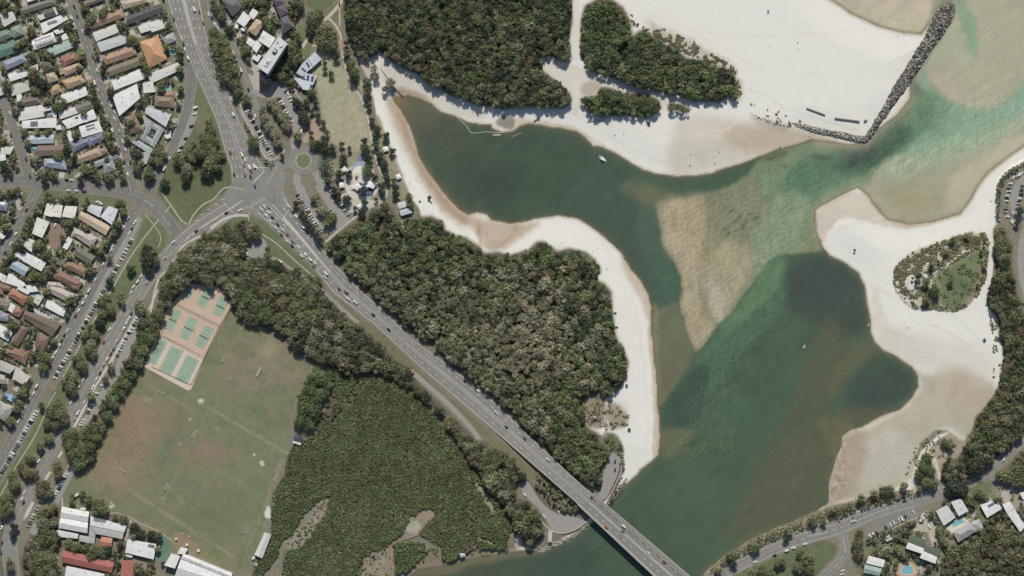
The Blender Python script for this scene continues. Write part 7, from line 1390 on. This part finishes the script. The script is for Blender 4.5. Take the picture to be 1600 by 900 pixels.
# ---------------------------------------------------------------- goals, benches, boardwalk, boats, beach gear
m_goal = mat('#e8e8e6', .5, .02, 1); m_netw = mat('#cfcfcc', .8, .05, 2)
def goal(t, x, y, a, label, w_=7.3, dp=2.2, h=2.44):
    x, y = t(x, y); r = empty('soccer_goal', W(x, y, ZG), R(a)); mb = MB()
    for s in (-1, 1): mb.cyl((s*w_/2, 0, 0), (s*w_/2, 0, h), .13, .13, 6); mb.cyl((s*w_/2, 0, h), (s*w_/2, -dp, 0), .07, .07, 5)
    mb.cyl((-w_/2, 0, h), (w_/2, 0, h), .13, .13, 6); mb.cyl((-w_/2, -dp, .05), (w_/2, -dp, .05), .1, .1, 5); mb.build('frame', m_goal, r); mb = MB()
    for k in range(12): u = -w_/2 + w_*k/11; mb.cyl((u, 0, h), (u, -dp, 0), .035, .035, 4, 0, False)
    for k in range(1, 5): v = k/5; mb.cyl((-w_/2, -dp*v, h*(1-v)), (w_/2, -dp*v, h*(1-v)), .035, .035, 4, 0, False)
    mb.build('net', m_netw, r); tag(r, label, 'soccer goal', 'soccer goals on the pitches')
goal(CT, 650, 662, 62, 'small white goal just right of the ball courts'); goal(CT, 980, 795, 62, 'upper of two small white goals facing each other on the upper pitch', 9); goal(CT, 995, 785, 242, 'lower of two small white goals facing each other on the upper pitch', 9)
goal(T(240, 600), 375, 465, 62, 'white goal in the middle of the lower pitches', 9); goal(T(240, 600), 1145, 870, 62, 'white goal near the right edge of the lower pitch', 9); goal(T(240, 600), 70, 75, -32, 'white goal below the ball courts at the top of the brown pitch'); goal(G_, 118, 62, 62, 'white goal at the left side of the lower pitch'); goal(G_, 868, 468, 62, 'white goal at the lower right corner of the pitches')
goal(T(0, 600), 1145, 805, -30, 'white goal on the brown left pitch beside the tree belt')
def bench(x, y, a, label, name='bench', L_=4):
    r = empty(name, W(x, y, ZG), R(a)); mb = MB(); mb.box(0, 0, .45, L_, .45, .07); mb.build('seat', m_white, r)
    for s in (-1, 1): mb = MB(); mb.box(s*(L_/2-.3), 0, .21, .08, .4, .42); mb.build('leg', m_post, r)
    tag(r, label, 'bench')
def hut(x, y, a, lx, ly, h, c, label, name='storage_box', cat='storage box'):
    r = empty(name, W(x, y, ZG), R(a)); mb = MB(); mb.box(0, 0, h/2, lx, ly, h); mb.build('wall', mat(c, .7, .05, 1), r); mb = MB(); mb.box(0, 0, h+.06, lx+.3, ly+.3, .14); mb.build('lid', mat('#d5d5d2', .6, .05, 1), r); tag(r, label, cat)
hut(120.5, 773, 35, 7, 2.2, 2.5, '#c9c8c3', 'long white container beside the trees above the school hall', 'shipping_container', 'container'); hut(275.5, 842, 60, 2, 2, 2, '#c4bfb0', 'left of three white boxes above the white sports hall'); hut(292.5, 851, 60, 2.5, 2.2, 2, '#c4bfb0', 'middle of three white boxes above the white sports hall'); hut(310.5, 860, 60, 2.6, 2.4, 2, '#c4bfb0', 'right of three white boxes above the white sports hall')
hut(400, 882, 30, 3, 2.2, 2.2, '#bdbab0', 'small white crate below the long grey pitch shed'); hut(961, 487, 0, 3.2, 1.2, 2.2, '#3c3d3f', 'upper dark beach hut at the forest edge on the sand'); hut(963.5, 509, 0, 3.0, 1.2, 2.2, '#3c3d3f', 'lower dark beach hut at the forest edge on the sand')
bench(285, 833, -28, 'upper white team bench above the sports hall'); bench(295, 838, -28, 'lower white team bench above the sports hall'); bench(647, 318, 70, 'pale bench beside the beach below the picnic shelters'); bench(640, 285, 70, 'pale bench on the grass edge by the lower picnic shelter')
# boardwalk
m_wood = mat('#a58474', .9, .15, 1.2); m_rail = mat('#6a5548', .9, .1, 1.2)
def boardwalk(s, label, wd=2.6):
    P = PT(s); L, Rr, C = strip(P, wd, 2); n_ = len(L); x0, y0, _ = W(*C[n_//2]); r = empty('boardwalk', (x0, y0, ZG)); ht = .9; mb = MB()
    def q(p, z): a = W(p[0], p[1], ZG); return (a[0]-x0, a[1]-y0, z)
    for k in range(n_-1):
        t = [q(L[k], ht), q(Rr[k], ht), q(Rr[k+1], ht), q(L[k+1], ht)]; lo = [(a, b_, c-.25) for a, b_, c in t]; mb.face(t); mb.face([lo[0], lo[3], t[3], t[0]]); mb.face([lo[1], t[1], t[2], lo[2]])
    mb.build('deck', m_wood, r)
    for E in (L, Rr):
        mb = MB()
        for k in range(n_-1): mb.cyl(q(E[k], ht+1), q(E[k+1], ht+1), .06, .06, 4, 0, False); mb.cyl(q(E[k], -2), q(E[k], ht+1), .09, .09, 5)
        mb.build('handrail', m_rail, r)
    tag(r, label, 'boardwalk')
boardwalk('606 905 608 895 612 878 613 862 612 853 616 847 624 844 636 841 645 838 653 835', 'long brown timber boardwalk curving up the mud from the bottom edge'); boardwalk('663 837 671 844 679 849 688 852 700 851 712 851 720 857 728 863 736 859 744 853 747 846 748 838 754 830 764 826', 'brown timber boardwalk winding past the teal viewing shelter')
# timber groynes on the sand, floating swimming boom
def wall_line(pts, h, w_, z, name, m, label, cat):
    P = [W(x, y, z) for x, y in pts]; r = empty(name, P[0]); x0, y0, z0 = P[0]; mb = MB()
    for a, b_ in zip(P[:-1], P[1:]): mb.box((a[0]+b_[0])/2-x0, (a[1]+b_[1])/2-y0, h/2-.1, math.hypot(b_[0]-a[0], b_[1]-a[1]), w_, h+.2, math.atan2(b_[1]-a[1], b_[0]-a[0]))
    mb.build('wall', m, r); tag(r, label, cat); return r
m_tim = mat('#7d786e', .9, .15, 1.2)
wall_line([(1260, 169), (1289, 179.5)], 1.4, 1.1, ZG, 'timber_wall', m_tim, 'left of two weathered timber walls standing in the white spit sand', 'timber wall'); wall_line([(1304, 184.5), (1323, 187), (1343, 189.5)], 1.4, 1.2, ZG, 'timber_wall', m_tim, 'right of two weathered timber walls standing in the white spit sand', 'timber wall'); wall_line([(1350, 189), (1355, 187)], 1, 1.4, ZG, 'timber_wall', m_tim, 'short timber stump right of the two timber walls', 'timber wall')
wall_line([(834, 189.5), (841, 184)], .8, .7, 1.2, 'fallen_log', m_tim, 'dark fallen log on the sand below the north forest', 'log'); wall_line([(917, 190), (945, 188)], .5, .3, 1.6, 'fallen_log', m_tim, 'pale fallen branch at the foot of the east thicket', 'log'); wall_line([(583, 95), (590, 102), (606, 122), (617, 138), (630, 150)], .5, .6, 1.4, 'drain_pipe', m_rail, 'dark pipe running down the sand into the lagoon corner', 'pipe')
def boom(s, label, r_=.35, m=None):
    P = smooth(PT(s), 2, False); mb = MB(); o = [W(x, y, .15) for x, y in P]
    for a, b_ in zip(o[:-1], o[1:]): mb.cyl(a, b_, r_, r_, 6)
    x = mb.build('floating_boom', m or mat('#cbbf9f', .7, .05, 1)); tag(x, label, 'floating boom')
boom('712 178 714 184 724 192 731 199 735 208 745 208 760 206 772 207 783 208', 'pale floating boom looping round the small bay by the north shore'); boom('770 211 777 211 782 211', 'short white foam boom below the small sand point', .5, m_goal); boom('800 214 806 211 815 207', 'short pale boom right of the small sand point', .25)
def boat(x, y, a, L_, Wd, label, cabin=True, name='boat'):
    r = empty(name, W(x, y, 0), R(a)); mb = MB(); e = L_/2; secs = []
    for fx, w_, zb in ((-1, .82, -.15), (-.4, 1, -.3), (.3, .95, -.3), (.75, .55, -.1), (1, .08, .3)): secs.append([(e*fx, -Wd/2*w_*.6, zb), (e*fx, Wd/2*w_*.6, zb), (e*fx, Wd/2*w_, .75), (e*fx, -Wd/2*w_, .75)])
    loft(mb, secs); mb.build('hull', m_white, r); mb = MB(); mb.box(-e*.15, 0, .72, L_*.6, Wd*.7, .12); mb.build('deck', mat('#8b8577', .8, .1, 1), r)
    if cabin:
        mb = MB(); mb.box(-e*.1, 0, 2.5, L_*.5, Wd*.85, .12); mb.build('canopy', m_white, r)
        for sx in (-1, 1):
            for sy in (-1, 1): mb = MB(); mb.cyl((-e*.1+sx*L_*.23, sy*Wd*.38, .7), (-e*.1+sx*L_*.23, sy*Wd*.38, 2.5), .04, .04, 5); mb.build('post', m_post, r)
    mb = MB(); mb.box(e*.25, 0, 1.05, .7, Wd*.4, .6); mb.build('console', m_vent, r); mb = MB(); mb.box(-e-.2, 0, .7, .5, .5, 1.1); mb.build('outboard_motor', m_dark, r); tag(r, label, 'boat')
boat(942, 248.5, -38, 8.5, 3.4, 'white canopied pontoon boat moored off the spit beach'); boat(1256.5, 541.5, 68, 4.2, 2, 'small white motor boat alone in the dark southern lagoon', False); boat(937, 245, 140, 3.2, 1.4, 'tiny white dinghy tied behind the canopied pontoon boat', False); boat(1357, 508, 80, 3.4, 1.4, 'tiny white boat pulled against the right beach edge', False)
boat(1219, 227, 60, 4.2, 1.8, 'tiny pale boat at the waterline of the sand spit', False)
def umbrella(x, y, c, label, r_=1.3):
    r = empty('beach_umbrella', W(x, y, ZG)); mb = MB(); mb.cyl((0, 0, 0), (0, 0, 2.1), .03, .03, 5); mb.build('pole', m_post, r); mb = MB()
    for k in range(8): a0, a1 = k*math.pi/4, (k+1)*math.pi/4; mb.face([(0, 0, 2.3), (r_*math.cos(a0), r_*math.sin(a0), 1.85), (r_*math.cos(a1), r_*math.sin(a1), 1.85)])
    mb.build('canopy', mat(c, .8, .03, 1), r); tag(r, label, 'umbrella')
umbrella(671, 309, '#3c3f47', 'large black beach umbrella on the left beach below the shelters', 2.4); umbrella(674, 313, '#e4e2dc', 'white beach umbrella touching the large black one', 1.2); umbrella(1335, 391, '#3a3d42', 'dark beach umbrella alone on the right white beach', 1.5); umbrella(1538, 531, '#45484c', 'dark umbrella on the sand near the right forest edge', 1.8); umbrella(983, 671, '#3b3c3f', 'dark umbrella on the sand under the brown clearing', 1.8); umbrella(979, 602, '#3b3c3f', 'dark umbrella on the sand beside the centre forest corner', 1.5)
umbrella(1014, 194, '#3b3c3f', 'dark umbrella on white sand below the east thicket', 1.5); umbrella(656, 312, '#d9d6cf', 'pale round umbrella between the amenities block and the beach', 1.6); umbrella(1200, 18, '#33353a', 'dark umbrella alone near the top of the wide white beach', 1.1)
# ---------------------------------------------------------------- people
def person_mesh(pose):
    if pose == 'stand': J = {'pel': (0, 0, .95), 'ch': (0, 0, 1.32), 'nk': (0, 0, 1.5), 'hd': (0.02, 0, 1.66), 'k1': (.05, .11, .5), 'f1': (0, .12, .06), 't1': (.16, .12, .03), 'k2': (.03, -.11, .5), 'f2': (-.02, -.12, .06), 't2': (.14, -.12, .03), 's1': (0, .2, 1.42), 'e1': (-.02, .28, 1.15), 'h1': (.08, .3, .9), 's2': (0, -.2, 1.42), 'e2': (-.02, -.28, 1.15), 'h2': (.08, -.3, .9)}
    elif pose == 'walk': J = {'pel': (0, 0, .93), 'ch': (.03, 0, 1.3), 'nk': (.05, 0, 1.48), 'hd': (.09, 0, 1.63), 'k1': (.22, .1, .52), 'f1': (.32, .1, .08), 't1': (.48, .1, .1), 'k2': (-.06, -.1, .5), 'f2': (-.34, -.1, .14), 't2': (-.22, -.1, .03), 's1': (.03, .2, 1.4), 'e1': (-.14, .25, 1.16), 'h1': (-.16, .25, .92), 's2': (.03, -.2, 1.4), 'e2': (.12, -.25, 1.16), 'h2': (.3, -.22, 1.0)}
    else: J = {'pel': (0, 0, .14), 'ch': (.38, 0, .16), 'nk': (.56, 0, .16), 'hd': (.73, 0, .17), 'k1': (-.44, .12, .16), 'f1': (-.86, .13, .08), 't1': (-.88, .15, .2), 'k2': (-.42, -.13, .22), 'f2': (-.84, -.14, .08), 't2': (-.86, -.16, .2), 's1': (.48, .2, .14), 'e1': (.24, .32, .1), 'h1': (.02, .36, .08), 's2': (.48, -.2, .14), 'e2': (.26, -.34, .1), 'h2': (.04, -.4, .08)}
    rad = {'pel': .15, 'ch': .16, 'nk': .06, 'hd': .11, 'k1': .065, 'f1': .045, 't1': .035, 'k2': .065, 'f2': .045, 't2': .035, 's1': .06, 'e1': .042, 'h1': .035, 's2': .06, 'e2': .042, 'h2': .035}
    E = [('pel', 'ch'), ('ch', 'nk'), ('nk', 'hd'), ('pel', 'k1'), ('k1', 'f1'), ('f1', 't1'), ('pel', 'k2'), ('k2', 'f2'), ('f2', 't2'), ('ch', 's1'), ('s1', 'e1'), ('e1', 'h1'), ('ch', 's2'), ('s2', 'e2'), ('e2', 'h2')]
    ks = list(J); me = bpy.data.meshes.new('person_body'); me.from_pydata([J[k] for k in ks], [(ks.index(a), ks.index(b_)) for a, b_ in E], []); o = bpy.data.objects.new('tmp', me); COL.objects.link(o)
    o.modifiers.new('skin', 'SKIN'); sv = me.skin_vertices[0].data if me.skin_vertices else None
    if sv is None:
        import bmesh
        bm = bmesh.new(); bm.from_mesh(me); bm.verts.layers.skin.verify(); bm.to_mesh(me); bm.free(); sv = me.skin_vertices[0].data
    for i, k in enumerate(ks): sv[i].radius = (rad[k], rad[k]*(1.25 if k in ('pel', 'ch') else 1)); sv[i].use_root = (k == 'pel')
    o.modifiers.new('sub', 'SUBSURF').levels = 1; dg = bpy.context.evaluated_depsgraph_get(); ev = bpy.data.meshes.new_from_object(o.evaluated_get(dg)); bpy.data.objects.remove(o); return ev, J
PM_ = {p: person_mesh(p) for p in ('stand', 'walk', 'lie')}
m_skin = mat('#8f6a52', .7, .05, 2); m_hair = mat('#3a2e26', .9, .1, 2)
for p in PM_: PM_[p][0].materials.clear(); PM_[p][0].materials.append(m_skin)
def garm(J, a, b_, r0, r1, nm, m, wide=1.3):
    mb = MB(); A0, B0 = Vector(J[a]), Vector(J[b_]); d = (B0-A0).normalized(); u = Vector((0, 1, 0)); v = d.cross(u).normalized(); n_ = 10; i = 0
    for t, r_ in ((-.25, r0), (.2, (r0+r1)/2), (.7, r1), (1.12, r1*.8)):
        c = A0 + (B0-A0)*t
        for k in range(n_): th = 2*math.pi*k/n_; mb.v.append(tuple(c + u*math.cos(th)*r_*wide + v*math.sin(th)*r_))
    for s in range(3):
        for k in range(n_): a_ = s*n_+k; c_ = s*n_+(k+1) % n_; mb.f.append((a_, c_, c_+n_, a_+n_)); mb.m.append(0)
    return mb.mesh(nm, m)
CL = {'dark': '#33343a', 'red': '#8d3b35', 'blue': '#3d5578', 'white': '#d5d3cd', 'green': '#4c6a50', 'orange': '#c47a45'}
GM = {}
def person(x, y, pose, c, towel=None, where='sand'):
    z = {'grass': ZG, 'sand': None}.get(where, None); ix = int(np.clip(np.searchsorted(gx, x), 1, NX-1)); iy = int(np.clip(np.searchsorted(gy, y), 1, NY-1)); zz = float(Z[iy, ix]) if z is None else z
    a = rc.uniform(0, 6.28); sand = max(zz, -.5); r = empty('person', W(x, y, sand), a); b_ = bpy.data.objects.new('body', PM_[pose][0]); COL.objects.link(b_); b_.parent = r; J = PM_[pose][1]
    if (pose, c) not in GM:
        h_ = MB(); hd = Vector(J['hd']); 
        for i in range(5):
            for k in range(8): th = 2*math.pi*k/8; ph = i*.38; h_.v.append((hd.x-.02+.125*math.cos(th)*math.sin(ph+.02), hd.y+.125*math.sin(th)*math.sin(ph+.02), hd.z+.03+.125*math.cos(ph)))
        for i in range(4):
            for k in range(8): q = i*8+k; w2 = i*8+(k+1) % 8; h_.f.append((q, w2, w2+8, q+8)); h_.m.append(0)
        GM[(pose, c)] = (garm(J, 'pel', 'ch', .17, .185, 'shirt', mat(CL[c], .9, .05, 2)), h_.mesh('hair', m_hair))
    for n_, me in zip(('shirt', 'hair'), GM[(pose, c)]): o = bpy.data.objects.new(n_, me); COL.objects.link(o); o.parent = r
    near(r, 'person in %s clothing %s' % (c, {'stand': 'standing', 'walk': 'walking', 'lie': 'lying down'}[pose]), 'person', x, y, 'people on the beaches and pitches')
    if towel:
        tb = MB(); tb.box(0, 0, .02, 2.0, 1.0, .03); o = tb.build('beach_towel', mat(towel, .95, .05, 2)); p = W(x, y, zz+.02); o.location = (p[0], p[1], zz + .03); o.rotation_euler = (0, 0, a); near(o, 'beach towel spread under a sunbather', 'towel', x, y, 'towels on the beaches')
PQ = [(T(1100, 50, 4), '(95 745)(335 768)(340 775)(65 822)(75 860)(85 862)(10 875)(630 645)(655 655)(1175 517)(1075 500)(395 117)(405 90)(585 68)(585 103)(150 158)(157 170)(1210 22)'), (T(700, 100, 4), '(1042 445)(1097 433)(1112 450)(1130 545)(1255 385)(1250 370)(1260 652)(1265 672)(1405 688)(1435 680)(1512 635)(1515 562)(1390 560)'), (T(900, 200, 4), '(243 45)(300 35)(715 162)(868 222)(712 235)(880 262)(810 268)(898 150)(308 818)(105 770)(138 750)(195 880)(1530 700)(325 700)'),
      (T(650, 350, 4), '(910 115)(1138 148)(1190 278)(1305 218)(1107 167)'), (I_, '(1000 550)(1142 785)(935 172)(910 690)(165 200)(1040 605)'), (T(1200, 200, 4), '(330 698)(1332 545)(1393 460)(1325 630)(945 738)'), (T(1333, 600), '(970 435)(1252 125)'), (T(1200, 400, 4), '(870 448)(1355 530)(1035 365)(1340 520)'), (T(850, 550, 4), '(518 207)(600 733)(525 492)(645 75)'), (T(1200, 0, 4), '(763 100)(812 222)(762 92)')]
i = 0
for t, s in PQ:
    for q in s.replace('(', ' ').split(')'):
        q = q.split()
        if len(q) == 2:
            x, y = t(float(q[0]), float(q[1])); ps = ['stand', 'walk', 'stand', 'lie', 'walk'][i % 5]; person(x, y, ps, list(CL)[(i*7) % 6] if i % 2 else 'dark', ['#4f6a8c', '#a8554a', '#6f6a62'][i % 3] if ps == 'lie' else None); i += 1
for q in ((191, 696), (187, 722), (219, 720), (222, 718), (228, 718), (231, 716), (208, 775), (240, 757), (237, 755), (259, 766), (237, 798), (197, 775), (246, 534), (250, 537), (276, 550), (305, 558), (311, 523), (284, 588), (289, 592), (300, 843), (306, 846), (183, 754), (138, 737)): person(q[0], q[1], ['stand', 'walk'][int(q[0]) % 2], ['dark', 'blue', 'red'][int(q[1]) % 3], None, 'grass')
# sand bags and dark beach debris
finish_labels()
